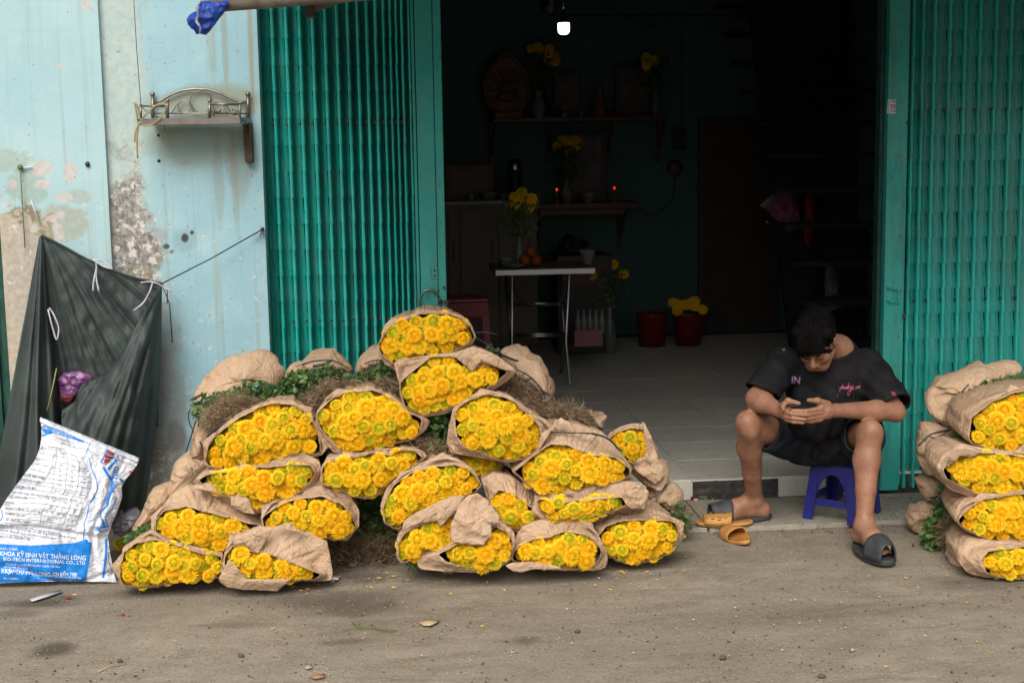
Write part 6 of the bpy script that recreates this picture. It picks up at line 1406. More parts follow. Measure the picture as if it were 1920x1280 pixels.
# ================================================================ the seated person
# signed distance field -> surface nets: one continuous skin
HSC = .94
class SDF:
    def __init__(s, lo, hi, h):
        s.h = h; s.lo = np.array(lo, float); s.n = np.ceil((np.array(hi)-s.lo)/h).astype(int)+1; s.D = np.full(s.n, .2, np.float32)
    def _box(s, lo, hi):
        a = np.clip(np.floor((np.array(lo)-s.lo)/s.h).astype(int), 0, s.n-1); b = np.clip(np.ceil((np.array(hi)-s.lo)/s.h).astype(int)+1, 1, s.n)
        sl_ = tuple(slice(a[i], b[i]) for i in range(3)); ax = [s.lo[i]+s.h*np.arange(a[i], b[i]) for i in range(3)]
        return sl_, np.meshgrid(*ax, indexing='ij')
    def _merge(s, sl_, d, k, op):
        D = s.D[sl_]
        if op == 'add': h_ = np.clip(.5+.5*(D-d)/k, 0, 1); s.D[sl_] = D*(1-h_)+d*h_-k*h_*(1-h_)
        else: h_ = np.clip(.5-.5*(D+d)/k, 0, 1); s.D[sl_] = D*(1-h_)+(-d)*h_+k*h_*(1-h_)
    def cap(s, a, b, ra, rb, k=.015, op='add', flat=None):
        a = np.array(a, float); b = np.array(b, float); m = max(ra, rb)+k+.02; sl_, (X, Y, Z) = s._box(np.minimum(a, b)-m, np.maximum(a, b)+m)
        ba = b-a; L = ba@ba; t = np.clip(((X-a[0])*ba[0]+(Y-a[1])*ba[1]+(Z-a[2])*ba[2])/max(L, 1e-9), 0, 1)
        d = np.sqrt((X-a[0]-t*ba[0])**2+(Y-a[1]-t*ba[1])**2+(Z-a[2]-t*ba[2])**2)-(ra+(rb-ra)*t); s._merge(sl_, d, k, op); return s
    def path(s, pts, rr_, k=.015):
        for i in range(len(pts)-1): s.cap(pts[i], pts[i+1], rr_[i], rr_[i+1], k if i == 0 else min(k, .012))
        return s
    def ell(s, c, r, k=.015, R_=None, op='add'):
        c = np.array(c, float); r = np.array(r, float); m = r.max()+k+.02; sl_, (X, Y, Z) = s._box(c-m, c+m); x, y, z = X-c[0], Y-c[1], Z-c[2]
        if R_ is not None: R_ = np.array(R_); x, y, z = (x*R_[0][0]+y*R_[1][0]+z*R_[2][0], x*R_[0][1]+y*R_[1][1]+z*R_[2][1], x*R_[0][2]+y*R_[1][2]+z*R_[2][2])
        r = r*(HSC if R_ is not None else 1)
        q = np.sqrt((x/r[0])**2+(y/r[1])**2+(z/r[2])**2); q2 = np.sqrt((x/r[0]**2)**2+(y/r[1]**2)**2+(z/r[2]**2)**2)+1e-9; d = q*(q-1)/q2
        s._merge(sl_, d, k, op); return s
    def grid(s): return np.meshgrid(*[s.lo[i]+s.h*np.arange(s.n[i]) for i in range(3)], indexing='ij')
    def nets(s):
        D = s.D; n = s.n; ins = D < 0; cells = np.zeros(n-1, bool); corner = [(i, j, k) for i in (0, 1) for j in (0, 1) for k in (0, 1)]
        S_ = lambda A, o: A[o[0]:A.shape[0]-1+o[0], o[1]:A.shape[1]-1+o[1], o[2]:A.shape[2]-1+o[2]]
        cnt = sum(S_(ins, o).astype(np.int8) for o in corner); cells = (cnt > 0) & (cnt < 8)
        idx = np.argwhere(cells); vid = np.full(cells.shape, -1, np.int64); vid[cells] = np.arange(len(idx))
        P_ = np.zeros((len(idx), 3)); W_ = np.zeros(len(idx)); vals = {o: D[idx[:, 0]+o[0], idx[:, 1]+o[1], idx[:, 2]+o[2]] for o in corner}
        for o in corner:
            for ax in range(3):
                if o[ax] == 0:
                    o2 = list(o); o2[ax] = 1; o2 = tuple(o2); a, b = vals[o], vals[o2]; m = (a < 0) != (b < 0); t = np.where(m, a/(a-b+1e-12), 0)
                    p = np.tile(np.array(o, float), (len(idx), 1)); p[:, ax] += t; P_ += p*m[:, None]; W_ += m
        P_ = P_/W_[:, None]; V = s.lo+s.h*(idx+P_)
        Fs = []
        for ax in range(3):
            b_, c_ = (ax+1) % 3, (ax+2) % 3; sh_ = [slice(None)]*3; sh_[ax] = slice(0, -1); s2 = [slice(None)]*3; s2[ax] = slice(1, None)
            A, B = ins[tuple(sh_)], ins[tuple(s2)]; e = np.argwhere(A != B); e = e[(e[:, b_] > 0) & (e[:, c_] > 0) & (e[:, b_] < n[b_]-1) & (e[:, c_] < n[c_]-1)]
            flip = A[e[:, 0], e[:, 1], e[:, 2]]; q = []
            for db, dc in ((0, 0), (-1, 0), (-1, -1), (0, -1)):
                g_ = e.copy(); g_[:, b_] += db; g_[:, c_] += dc; q.append(vid[g_[:, 0], g_[:, 1], g_[:, 2]])
            q = np.stack(q, 1); q[~flip] = q[~flip][:, ::-1]; Fs.append(q)
        return V, np.concatenate(Fs)
def npmesh(name, V, Fc, mat, parent):
    o0 = origin_of(parent); me = bpy.data.meshes.new(name); V = V-np.array(o0)
    me.vertices.add(len(V)); me.vertices.foreach_set('co', V.astype(np.float32).ravel()); me.loops.add(len(Fc)*4); me.loops.foreach_set('vertex_index', Fc.astype(np.int32).ravel())
    me.polygons.add(len(Fc)); me.polygons.foreach_set('loop_start', np.arange(0, len(Fc)*4, 4, dtype=np.int32)); me.polygons.foreach_set('loop_total', np.full(len(Fc), 4, np.int32))
    me.update(calc_edges=True); me.validate(); me.polygons.foreach_set('use_smooth', [True]*len(me.polygons)); me.materials.append(mat)
    return link(name, me, parent)
def Wp(px, py, y): return np.array(atY(px, py, y))
pel = np.array([1.835, 5.70, .335]); hipL = np.array([1.735, 5.69, .335]); hipR = np.array([1.915, 5.69, .335])
kneeL, kneeR = Wp(1404, 795, 5.43), Wp(1630, 812, 5.30)
ankL, ankR = np.array(atZ(1414, 937, .105)), np.array(atZ(1620, 985, .105))
chest = np.array([1.79, 5.60, .58]); shL, shR, neckb = Wp(1468, 684, 5.58), Wp(1628, 690, 5.56), Wp(1572, 655, 5.54)
elL, elR, wrL, wrR = Wp(1418, 747, 5.42), Wp(1676, 770, 5.38), Wp(1462, 770, 5.30), Wp(1566, 769, 5.29)
sk = SDF((1.20, 4.98, -.01), (2.18, 5.95, 1.02), .0038)
# torso inside the clothes
sk.ell((pel+np.array([0, 0, .03])), (.16, .12, .10), .02).cap(pel, chest, .12, .115, .03).cap(shL, shR, .055, .055, .04).cap(chest, neckb, .10, .055, .03)
# legs
def leg(hip, knee, ank, sgn):
    sk.cap(hip, knee*.45+hip*.55, .080, .070, .03).cap(knee*.45+hip*.55, knee, .070, .051, .02)
    kd = (knee-hip)/np.linalg.norm(knee-hip); sk.ell(knee+kd*.018+np.array([0, -.006, .006]), (.043, .043, .047), .014)
    tb_d = ank-knee; m1 = knee+tb_d*.30; m2 = knee+tb_d*.62
    back = np.array([0, .018, 0]); sk.cap(knee, m1+back*.7, .047, .051, .02).cap(m1+back*.7, m2+back*.3, .051, .038, .02).cap(m2+back*.3, ank, .037, .029, .015)
    sk.cap(knee+np.array([0, -.03, -.03]), ank+np.array([0, -.006, .02]), .024, .020, .03)
leg(hipL, kneeL, ankL, -1); leg(hipR, kneeR, ankR, 1)
def foot(ank, d, L=.19, wdt=.035):
    d = np.array([d[0], d[1], 0]); d = d/np.linalg.norm(d); s_ = np.array([-d[1], d[0], 0]); z = lambda p, h_: np.array([p[0], p[1], h_])
    heel = z(ank-d*.035, .062); ball_ = z(ank+d*L*.55, .052); sk.cap(ank, heel, .032, .034, .02).cap(ank+d*.01, z(ank+d*.075, .078), .034, .034, .03).cap(z(ank+d*.075, .075), ball_, .036, .028, .025).cap(heel, ball_, .030, .026, .02)
    sk.cap(ball_-s_*wdt*.55, ball_+s_*wdt*.55, .023, .023, .015)
    for k, (o, l_, r_) in enumerate(((-.95, .072, .0125), (-.45, .074, .0095), (-.0, .068, .009), (.42, .060, .0085), (.82, .050, .008))): sk.cap(ball_+s_*wdt*o*.8, z(ball_+s_*wdt*o+d*l_, .046), .014, r_, .006)
    for sgn in (-1, 1): sk.ell(ank+s_*sgn*.028+np.array([0, 0, -.004]), (.012, .012, .014), .012)
    return d
fdL = foot(ankL, (-1, -.10)); fdR = foot(ankR, (.12, -1))
# arms
for sh_, el, wr in ((shL, elL, wrL), (shR, elR, wrR)):
    sk.cap(sh_, el, .050, .041, .03); fm_ = el+(wr-el)*.30; sk.cap(el, fm_, .040, .041, .015).cap(fm_, wr, .041, .0255, .015)
sk.ell(elR+np.array([.012, 0, -.008]), (.030, .034, .034), .015)
# hands, thumbs and fingers round the phone
H_ = lambda *q: [Wp(a, b, c) for a, b, c in q]
sk.cap(wrR, Wp(1548, 769, 5.265), .0245, .026, .012).cap(Wp(1552, 766, 5.27), Wp(1538, 763, 5.25), .022, .018, .012).cap(Wp(1552, 776, 5.27), Wp(1537, 780, 5.255), .020, .016, .012)
sk.path(H_((1552, 757, 5.26), (1533, 751, 5.235), (1516, 750, 5.225)), (.0135, .0110, .0082), .010)
for pts in (((1538, 766, 5.238), (1512, 770, 5.212), (1486, 769, 5.222)), ((1538, 773, 5.240), (1514, 777, 5.215), (1492, 776, 5.222)), ((1538, 780, 5.243), (1517, 784, 5.222), (1499, 783, 5.226)), ((1539, 786, 5.248), (1521, 789.5, 5.232), (1507, 789, 5.235))):
    sk.path(H_(*pts), (.0098, .0086, .0068), .0035)
sk.cap(wrL, Wp(1476, 770, 5.265), .0245, .026, .012).cap(Wp(1470, 764, 5.27), Wp(1479, 760, 5.25), .020, .016, .012).cap(Wp(1473, 778, 5.265), Wp(1482, 783, 5.25), .019, .015, .012)
sk.path(H_((1468, 759, 5.25), (1478, 751, 5.235), (1498, 756, 5.225)), (.0125, .0105, .0082), .010)
sk.path(H_((1472, 757, 5.24), (1468, 762, 5.225), (1469, 768, 5.222)), (.009, .008, .0065), .005)
for pts in (((1473, 773, 5.242), (1484, 775, 5.212), (1510, 778, 5.205)), ((1473, 780, 5.243), (1486, 783, 5.215), (1509, 786, 5.208)), ((1475, 786, 5.247), (1488, 790, 5.222), (1506, 792, 5.218))):
    sk.path(H_(*pts), (.0095, .0084, .0068), .0035)
# head, bowed over the phone
hc = Wp(1530, 640, 5.40); fd = np.array([-.34, -.66, -.66]); fd /= np.linalg.norm(fd)
upv = np.array([-.34, -.58, .72]); upv -= fd*(upv@fd); upv /= np.linalg.norm(upv); sdv = np.cross(fd, upv); HR = np.stack([sdv, fd, upv], 1)   # columns: x side, y forward, z up
def hp_(x, y, z): return hc+HR@(np.array([x, y, z])*HSC)
sk.cap(neckb, hp_(0, -.045, -.055), .054, .050, .03)
sk.ell(hp_(0, -.012, .028), (.074, .093, .086), .01, HR).ell(hp_(0, .022, -.035), (.060, .066, .078), .02, HR).cap(hp_(-.022, .058, -.092), hp_(.022, .058, -.092), .020, .020, .02)
for sgn in (-1, 1):
    sk.ell(hp_(sgn*.036, .056, -.030), (.025, .024, .026), .018, HR); sk.cap(hp_(sgn*.058, .0, -.05), hp_(sgn*.03, .045, -.09), .018, .016, .02)
    sk.ell(hp_(sgn*.030, .098, .002), (.017, .016, .010), .010, HR, 'sub')
    sk.ell(hp_(sgn*.030, .080, -.001), (.016, .011, .009), .004, HR); sk.cap(hp_(sgn*.014, .090, .018), hp_(sgn*.044, .078, .020), .007, .006, .010)
    sk.ell(hp_(sgn*.077, -.008, -.008), (.010, .020, .031), .006, HR); sk.ell(hp_(sgn*.086, -.004, -.006), (.006, .010, .017), .005, HR, 'sub'); sk.ell(hp_(sgn*.014, .098, -.036), (.0095, .010, .008), .006, HR)
sk.cap(hp_(0, .088, .008), hp_(0, .110, -.030), .008, .0115, .010).cap(hp_(-.018, .084, -.060), hp_(.018, .084, -.060), .0075, .0075, .006).cap(hp_(-.015, .083, -.0735), hp_(.015, .083, -.0735), .0085, .0085, .005)
sk.cap(hp_(-.022, .096, -.067), hp_(.022, .096, -.067), .0022, .0022, .003, 'sub')
skm = Mat('tan_skin', .48, spec=.35); P = skm.pos(); a = skm.noise(P, 12, 5, .6); b = skm.noise(P, 55, 3, .6)
c = skm.mix(skm.ramp(a, .3, .7), (.235, .11, .066), (.36, .182, .112)); c = skm.mix(skm.math('MULTIPLY', skm.ramp(b, .55, .68), .4), c, (.18, .075, .04))
skm.color(c); skm.set('Subsurface Weight', .10); skm.set('Subsurface Radius', (.012, .005, .002)); skm.bump(skm.math('ADD', b, skm.noise(skm.scaled(P, (1, 1, 2.2)), 34, 4, .6)), .35, .003)
man = thing('person', 'person in black T-shirt and dark shorts sitting on a blue stool, bent over a phone', 'person', Vector((pel[0], pel[1], .02)))
V, Fq = sk.nets(); npmesh('body', V, Fq, skm.m, man)

# ---- shirt: loose shell with folds
sx_ = SDF((1.30, 5.10, .22), (2.16, 5.98, .92), .0045)
hem = np.array([1.80, 5.60, .34])
sx_.cap(chest+np.array([0, .02, .0]), pel+np.array([-.02, -.06, .03]), .140, .152, .04).cap(shL+np.array([.02, 0, -.01]), shR+np.array([-.02, 0, -.01]), .070, .070, .05).ell(chest+np.array([0, -.0, .02]), (.178, .13, .165), .04)
sx_.cap(neckb+np.array([0, .03, -.03]), chest, .085, .13, .05)
eLs, eRs = elL+(elL-shL)*.10, elR+(elR-shR)*.10
sx_.cap(shL, eLs, .074, .071, .035).cap(shR, eRs+np.array([0, 0, .02]), .074, .074, .035)
sx_.ell(Wp(1532, 790, 5.48), (.13, .10, .075), .05)
X, Y_, Z_ = sx_.grid()
fold_ = (.006*np.sin(X*38+Z_*30+3*np.sin(Y_*20+Z_*9))*np.clip((.66-Z_)*5, 0, 1)+.005*np.sin(X*70-Z_*46+2.2*np.sin(X*22))*np.clip((.62-Z_)*6, 0, 1)+.0035*np.sin(Z_*85+X*24+2*np.sin(X*33)))
base_ = sx_.D+fold_; shell = np.maximum(base_, -(base_+.010))
def plane(p, nrm_): nrm_ = np.array(nrm_, float); nrm_ /= np.linalg.norm(nrm_); return (X-p[0])*nrm_[0]+(Y_-p[1])*nrm_[1]+(Z_-p[2])*nrm_[2]
# sleeve ends: cut only the outer arm region
hL = Wp(1440, 735, 5.42); hR = Wp(1670, 762, 5.42)
cutL = plane(hL, (-.50, -.25, -1.0)); nS = (elR-shR)/np.linalg.norm(elR-shR); hR = shR+(elR-shR)*.97; cutR = plane(hR, nS+np.array([.05, 0, 0]))
def segd(a, b):
    ba = b-a; t = np.clip(((X-a[0])*ba[0]+(Y_-a[1])*ba[1]+(Z_-a[2])*ba[2])/(ba@ba), 0, 1.6); return np.sqrt((X-a[0]-t*ba[0])**2+(Y_-a[1]-t*ba[1])**2+(Z_-a[2]-t*ba[2])**2)
mL = X < (hL[0]+.045); mR = (segd(shR, elR) < .105) & (X > shR[0]-.10)
shell = np.where(mL, np.maximum(shell, cutL), shell); shell = np.where(mR, np.maximum(shell, cutR), shell)
# neck opening
nk = np.sqrt((X-neckb[0]-.0)**2+(Y_-neckb[1]+.012)**2+((Z_-neckb[2]-.03)*.8)**2)-.052
shell = np.maximum(shell, -nk); shell = np.maximum(shell, .30-Z_)
sx_.D = shell.astype(np.float32)
sm = Mat('black_cotton', .9, spec=.04); P = sm.pos(); a = sm.noise(P, 10, 5, .6)
sm.color(sm.mix(sm.ramp(a, .3, .7), (.012, .012, .013), (.022, .021, .022))); sm.bump(sm.math('ADD', sm.noise(P, 14, 5, .65, 1.0), sm.math('MULTIPLY', sm.noise(P, 300, 2), .05)), .5, .012); pass
V, Fq = sx_.nets(); shirt = npmesh('t_shirt', V, Fq, sm.m, man)
st_bvh = BVHTree.FromPolygons([tuple(v) for v in V], [tuple(int(i) for i in f) for f in Fq])
# collar rib
ring = []
for k in range(40):
    a_ = 2*pi*k/40; d_ = Vector((cos(a_), sin(a_), .0)); h_ = st_bvh.ray_cast(Vector(neckb)+Vector((0, -.012, .12))+d_*.076, Vector((0, 0, -1)))
    if h_[0] is not None: ring.append(h_[0]+Vector((0, 0, .001)))
if len(ring) > 8: MB().tube(ring+[ring[0]], .0045, 6).build('collar', sm.m, shirt, True)

# ---- shorts
so_ = SDF((1.34, 5.10, .18), (2.10, 5.98, .62), .0045)
kL, kR = kneeL+(hipL-kneeL)*.22, kneeR+(hipR-kneeR)*.20
so_.ell(pel+np.array([0, .0, -.0]), (.185, .15, .105), .02).cap(hipL, kL, .098, .086, .04).cap(hipR, kR+np.array([0, 0, .0]), .098, .084, .04)
X, Y_, Z_ = so_.grid(); base_ = so_.D+.004*np.sin(X*40+Y_*55+2*np.sin(Z_*40)); shell = np.maximum(base_, -(base_+.009))
nL = (kneeL-hipL)/np.linalg.norm(kneeL-hipL); nR = (kneeR-hipR)/np.linalg.norm(kneeR-hipR); cL = plane(kL-nL*.008, nL); cR = plane(kR-nR*.008, nR); mid_ = (kL[0]+kR[0])/2
shell = np.where(X < mid_, np.maximum(shell, cL), np.maximum(shell, cR)); so_.D = np.maximum(shell, .245-Z_-0*X).astype(np.float32)
dm = Mat('dark_denim', .85, spec=.08); P = dm.pos(); dm.color(dm.mix(dm.ramp(dm.noise(P, 9, 5), .3, .7), (.012, .016, .022), (.026, .033, .042))); dm.bump(dm.noise(P, 16, 5, .65), .4, .01)
V, Fq = so_.nets(); npmesh('shorts', V, Fq, dm.m, man)

# ---- hair: cap plus overlapping locks
hr = SDF(hc-.16, hc+.16, .004)
hr.ell(hp_(0, -.018, .036), (.081, .100, .092), .01, HR); hr.cap(hp_(-.055, .030, .085), hp_(.055, .030, .085), .028, .028, .02)
X, Y_, Z_ = hr.grid(); q = np.stack([X-hc[0], Y_-hc[1], Z_-hc[2]], -1)@HR; lx, ly, lz = q[..., 0], q[..., 1], q[..., 2]
ang_ = np.arctan2(lx, ly+.02); hr.D = hr.D+(.0022*np.sin(ang_*34+6*lz*20)+.002*np.sin(ang_*19+lz*40)).astype(np.float32)
face = ly*1.0-.058-(lz-.035)*.9; hr.D = np.maximum(hr.D, np.minimum(face, .2)).astype(np.float32)     # open over the face
side_cut = (np.where(lx < 0, .012, -.012)-lz)-(ly < -.02)*.05; hr.D = np.maximum(hr.D, side_cut).astype(np.float32)
hm = Mat('black_hair', .7, spec=.05); P = hm.pos(); hm.color((.005, .0045, .0045)); V, Fq = hr.nets(); hair = npmesh('hair', V, Fq, hm.m, man)
rr_ = random.Random(17); mb = MB(); whorl = Vector((0, -.035, .125))
for k in range(520):
    th = rr_.uniform(0, 2*pi); ln = rr_.uniform(.5, 1.0); pts = []
    fwd = cos(th); L_ = 1.62 if fwd > .2 else (1.25 if fwd > -.5 else 1.5)
    ph0 = rr_.uniform(0, .6); lf_ = rr_.uniform(.01, .10)
    for s_ in range(7):
        ph = (ph0+(L_-ph0)*s_/6*ln); tw = th+.25*s_/6
        r_ = Vector((.084*sin(ph)*sin(tw), -.018+.104*sin(ph)*cos(tw)+.006*(fwd > 0)*s_/6, .036+.097*cos(ph))); lift = 1+.05*rr_.random()+lf_*sin(pi*s_/6)
        r_ = Vector((r_.x*lift, (r_.y+.018)*lift-.018, (r_.z-.036)*lift+.036)); pts.append(Vector(hp_(*r_)))
    w_ = rr_.uniform(.0014, .0030); mb.tube(pts, [w_*.5, w_, w_, w_, w_*.8, w_*.55, w_*.1], 4, False)
for k in range(170):   # fringe falling over the brow, swept to one side
    x0_ = rr_.uniform(-.062, .062); pts = [Vector(hp_(x0_*.6, .04, .118)), Vector(hp_(x0_*.85, .078, .094)), Vector(hp_(x0_, .096, .062)), Vector(hp_(x0_*1.05-.012+rr_.uniform(-.006, .006), .100+rr_.uniform(-.006, .012), .046-.25*x0_+rr_.uniform(-.008, .008))), Vector(hp_(x0_*1.1-.026+rr_.uniform(-.012, .012), .096+rr_.uniform(-.006, .010), rr_.uniform(-.012, .012)+.040-.55*x0_))]
    w_ = rr_.uniform(.0012, .0026); mb.tube(pts, [w_*.6, w_, w_, w_*.8, w_*.15], 4, False)
mb.build('hair_locks', hm.m, hair, True)
# brows
mb = MB()
for sgn in (-1, 1): mb.tube([Vector(hp_(sgn*.014, .098, .016)), Vector(hp_(sgn*.030, .094, .022)), Vector(hp_(sgn*.046, .080, .018))], [.0025, .003, .001], 5)
mb.build('eyebrows', hm.m, man, True)
mb = MB()
for sgn in (-1, 1): mb.tube([Vector(hp_(sgn*.017, .089, -.006)), Vector(hp_(sgn*.030, .0925, -.0085)), Vector(hp_(sgn*.044, .085, -.006))], [.0008, .0014, .0008], 4)
mb.build('eyelashes', hm.m, man, True)

# ---- prints on the shirt
M['p_pink'] = plain('pink_print', (.55, .12, .20), .6); M['p_mix'] = plain('pale_blue_pink_print', (.34, .22, .38), .6, var=.5, scale=60)
def sdecal(name, polys, mat, step=3): return decal(name, polys, mat, shirt, .0018, st_bvh, step)
text('chest_letters', [('IN', 1482.5, 717.5, 17.5, 4, 1.0, .03, 'LEFT')], M['p_mix'], shirt, .002, st_bvh)
K5 = lambda p: crop(1340, 560, 4.266, p); sc_ = []
for pl in ([(1030, 675), (1012, 705), (995, 745), (982, 775)], [(988, 715), (1020, 708), (1090, 700), (1165, 702)], [(1005, 722), (1018, 700), (1024, 722), (1034, 704), (1040, 722), (1050, 706), (1054, 722), (1064, 704)], [(1072, 672), (1066, 700), (1060, 722)], [(1066, 720), (1076, 704), (1082, 720), (1090, 706), (1096, 720), (1104, 706), (1112, 720), (1120, 704), (1128, 718), (1136, 705), (1144, 718), (1152, 704), (1160, 718)],
           [(1092, 706), (1086, 740), (1072, 770), (1062, 768), (1066, 745), (1090, 725), (1130, 722)], [(1160, 690), (1158, 718)]): sc_ += strip(K5(smoothpts(pl, 3)), .75)
sdecal('chest_script', sc_, M['p_pink'])
sdecal('sleeve_mark', sum([strip(K5(pl), .7) for pl in ([(1408, 752), (1425, 746), (1440, 752)], [(1425, 748), (1420, 768), (1432, 778)], [(1432, 758), (1446, 760), (1438, 768), (1448, 778)], [(1424, 764), (1440, 762)])], []), M['p_pink'])
sdecal('shoulder_mark', sum([strip(K5(pl), .6) for pl in ([(546, 404), (549, 414)], [(556, 404), (554, 416)], [(555, 405), (562, 404)])], []), M['stk_w'])

# ---- phone
ph = thing('phone', 'dark mobile phone held flat in both hands of the seated person', 'phone', Vector(Wp(1494, 763, 5.25)))
A_, B_ = Vector(Wp(1473, 761.5, 5.225)), Vector(Wp(1516, 766, 5.225)); e1 = (B_-A_); e2 = Vector((.0, .12, -.014)); nn_ = e1.cross(e2).normalized(); th_ = .0085
V = [A_, B_, B_+e2, A_+e2]; V = [v-nn_*0 for v in V]+[v+nn_*th_ for v in V]
bq = bmesh.new(); vs2 = [bq.verts.new(v) for v in V]
for f in ((0, 1, 2, 3), (7, 6, 5, 4), (0, 4, 5, 1), (1, 5, 6, 2), (2, 6, 7, 3), (3, 7, 4, 0)): bq.faces.new([vs2[i] for i in f])
bmesh.ops.recalc_face_normals(bq, faces=bq.faces[:]); bmesh.ops.bevel(bq, geom=bq.edges[:], offset=.003, segments=3, affect='EDGES'); bq.verts.index_update()
mesh('case', [v.co.copy() for v in bq.verts], [tuple(v.index for v in f.verts) for f in bq.faces], plain('phone_case', (.02, .022, .028), .25, spec=.6), ph); bq.free()
cen = (V[0]+V[1]+V[2]+V[3])/4; top_ = [v+nn_*(th_+.0006) for v in (A_.lerp(cen, .08), B_.lerp(cen, .08), (B_+e2).lerp(cen, .08), (A_+e2).lerp(cen, .08))]
if nn_.z < 0: top_ = [v-nn_*(th_+.0012) for v in top_]
mesh('screen', top_, [(0, 1, 2, 3)], plain('phone_screen', (.03, .035, .05), .08, spec=.8), ph, False)

# ---- the slides on the feet
aL = math.atan2(fdL[1], fdL[0])-pi/2; cL_ = ankL+fdL*.065; aR = math.atan2(fdR[1], fdR[0])-pi/2; cR_ = ankR+fdR*.075
slipper('slide_sandal', 'black rubber slide on the foot beside the orange slippers', (cL_[0], cL_[1], .020), aL, .285, .112, .022, M['blk_rub'], (.045, .128, .082))
slipper('slide_sandal', 'dusty black rubber slide on the forward foot, toe toward the street', (cR_[0], cR_[1], .002), aR, .285, .116, .024, M['blk_rub'], (.045, .132, .088))
# ================================================================ litter and ground detail
rg_ = random.Random(77)
def G(px, py, z=.003): return atZ(px, py, z)
def scrap(name, label, cat, pts, mat, h=.004, crump=.003, group=None):
    V = [G(x, y)+Vector((0, 0, h+crump*nz(x*.3, y*.3))) for x, y in pts]; c_ = sum(V, Vector())/len(V)+Vector((0, 0, crump*1.5)); V.append(c_); n = len(pts)
    return tag(solidify(mesh(name, V, [(k, (k+1) % n, n) for k in range(n)], mat), .001), label, cat, group)
M['dryleaf'] = plain('pale_dry_leaf', (.42, .30, .18), .7); M['mud'] = plain('mud_clod', (.10, .08, .06), .9, bump=.6)
scrap('fallen_leaf', 'pale dry leaf lying alone on the street in front of the stack', 'leaf', [(784, 1168), (796, 1163), (812, 1163), (826, 1163), (818, 1170), (806, 1175), (794, 1174)], M['dryleaf'])
scrap('fallen_leaf', 'brownish dry leaf at the lower edge of the street', 'leaf', [(580, 1270), (596, 1265), (610, 1265), (608, 1271), (590, 1274)], plain('brown_dry_leaf', (.32, .17, .09), .7))
scrap('paper_scrap', 'small faint pinkish scrap on the street left of centre', 'scrap', [(1592, 1217), (1600, 1216), (1604, 1220), (1597, 1223)], M['dryleaf'])
scrap('plastic_strip', 'clear whitish strip of plastic lying in front of the feed sack', 'strip', [(54, 1124), (80, 1116), (112, 1107), (117, 1110), (90, 1120), (60, 1129)], plain('clear_plastic_strip', (.42, .42, .42), .25, spec=.6), .004, .002)
scrap('paper_scrap', 'white paper corner at the right end of the spread kraft paper', 'scrap', [(606, 1086), (620, 1082), (637, 1083), (634, 1089), (615, 1089)], M['stk_w'], .006)
scrap('paper_scrap', 'torn whitish flat scrap near the lower edge of the street', 'scrap', [(570, 1249), (584, 1247), (586, 1254), (574, 1256)], M['conc'])
for px, py, w_, lab in ((127, 1121, 9, 'small dark red packet beside the plastic strip'), (230, 1153, 7, 'small red scrap on the street before the left stack')):
    p = G(px, py); tag(MB().box((p.x-w_/1000, p.y-.006, .002), (p.x+w_/1000, p.y+.006, .008), .002).build('packet', plain('dull_red_packet', (.22, .03, .03), .6)), lab, 'packet')
# cigarette pack in the broken riser, can by the stool
p = atZ(1314, 938, .012); cp = thing('crushed_packet', 'crushed red and dark packet lying in the gap of the missing riser tile', 'packet', p)
MB().box((p.x-.042, 6.055, .008), (p.x-.006, 6.068, .028), .003).build('red_part', M['red_pl'], cp); MB().box((p.x-.006, 6.052, .008), (p.x+.03, 6.068, .030), .003).build('dark_part', plain('printed_packet', (.10, .13, .10), .5, var=.8, scale=120), cp); MB().box((p.x-.03, 6.05, .008), (p.x-.012, 6.056, .020), .001).build('white_part', M['stk_w'], cp)
p = atZ(1584, 943, .02); cn = thing('drink_can', 'dark drink can standing behind the blue stool', 'can', p); MB().lathe([(0, 0), (.024, 0), (.028, .006), (.028, .095), (.023, .105), (0, .104)], (p.x, 5.99, .02), 18).build('body', plain('can_print', (.10, .085, .05), .35, .3, var=.7, scale=30), cn, True)
# lone flower head
o = link('fallen_flower', FL_Y[2], None, atZ(226, 1022, .03)+Vector((0, .02, 0))); o.scale = (.062, .062, .05); o.rotation_euler = (radians(35), 0, .3); tag(o, 'single chrysanthemum head fallen by the feed sack', 'flower')
# twigs and stones
for pts, lab in (([(183, 1258), (205, 1248), (236, 1242)], 'thin curved straw lower left on the street'), ([(205, 1032), (230, 1029), (262, 1026)], 'straight dry stem between the sack and the flowers')):
    tag(MB().tube([G(x, y, .006) for x, y in pts], .0022, 5).build('straw', M['dryleaf'], None, True), lab, 'straw')
mb = MB()
for pts in ([(640, 1182), (668, 1175), (700, 1176), (745, 1181)], [(660, 1166), (672, 1174), (690, 1176)], [(700, 1176), (715, 1180), (735, 1183)]): mb.tube([G(x, y, .005) for x, y in pts], .0018, 5)
tag(mb.build('weed_stem', M['cord_g'], None, True), 'thin pale green weed stem lying on the street below the stack', 'weed')
def stone(px, py, r, lab, mat='mud', grp=None):
    p = G(px, py, r*.5); V, Fc = sphere(p, r, 10, (1.2, .9, .7)); V = [v+(v-p)*.35*nz(v.x*60, v.y*60, v.z*60) for v in V]; tag(mesh('stone', V, Fc, M[mat]), lab, 'stone', grp)
stone(224, 1238, .008, 'small round stone beside the curved straw'); stone(1083, 1182, .009, 'round dark clod alone in the middle of the street'); stone(1355, 1232, .010, 'flat dark clod with a sprig near the lower edge'); stone(452, 1228, .009, 'rough clod on the street below the folded paper bundle'); stone(835, 1071, .014, 'left grey pebble under the torn paper tongue', 'conc'); stone(845, 1072, .011, 'right grey pebble under the torn paper tongue', 'conc')
stone(1540, 1266, .010, 'dark crumb at the very bottom right of the street')
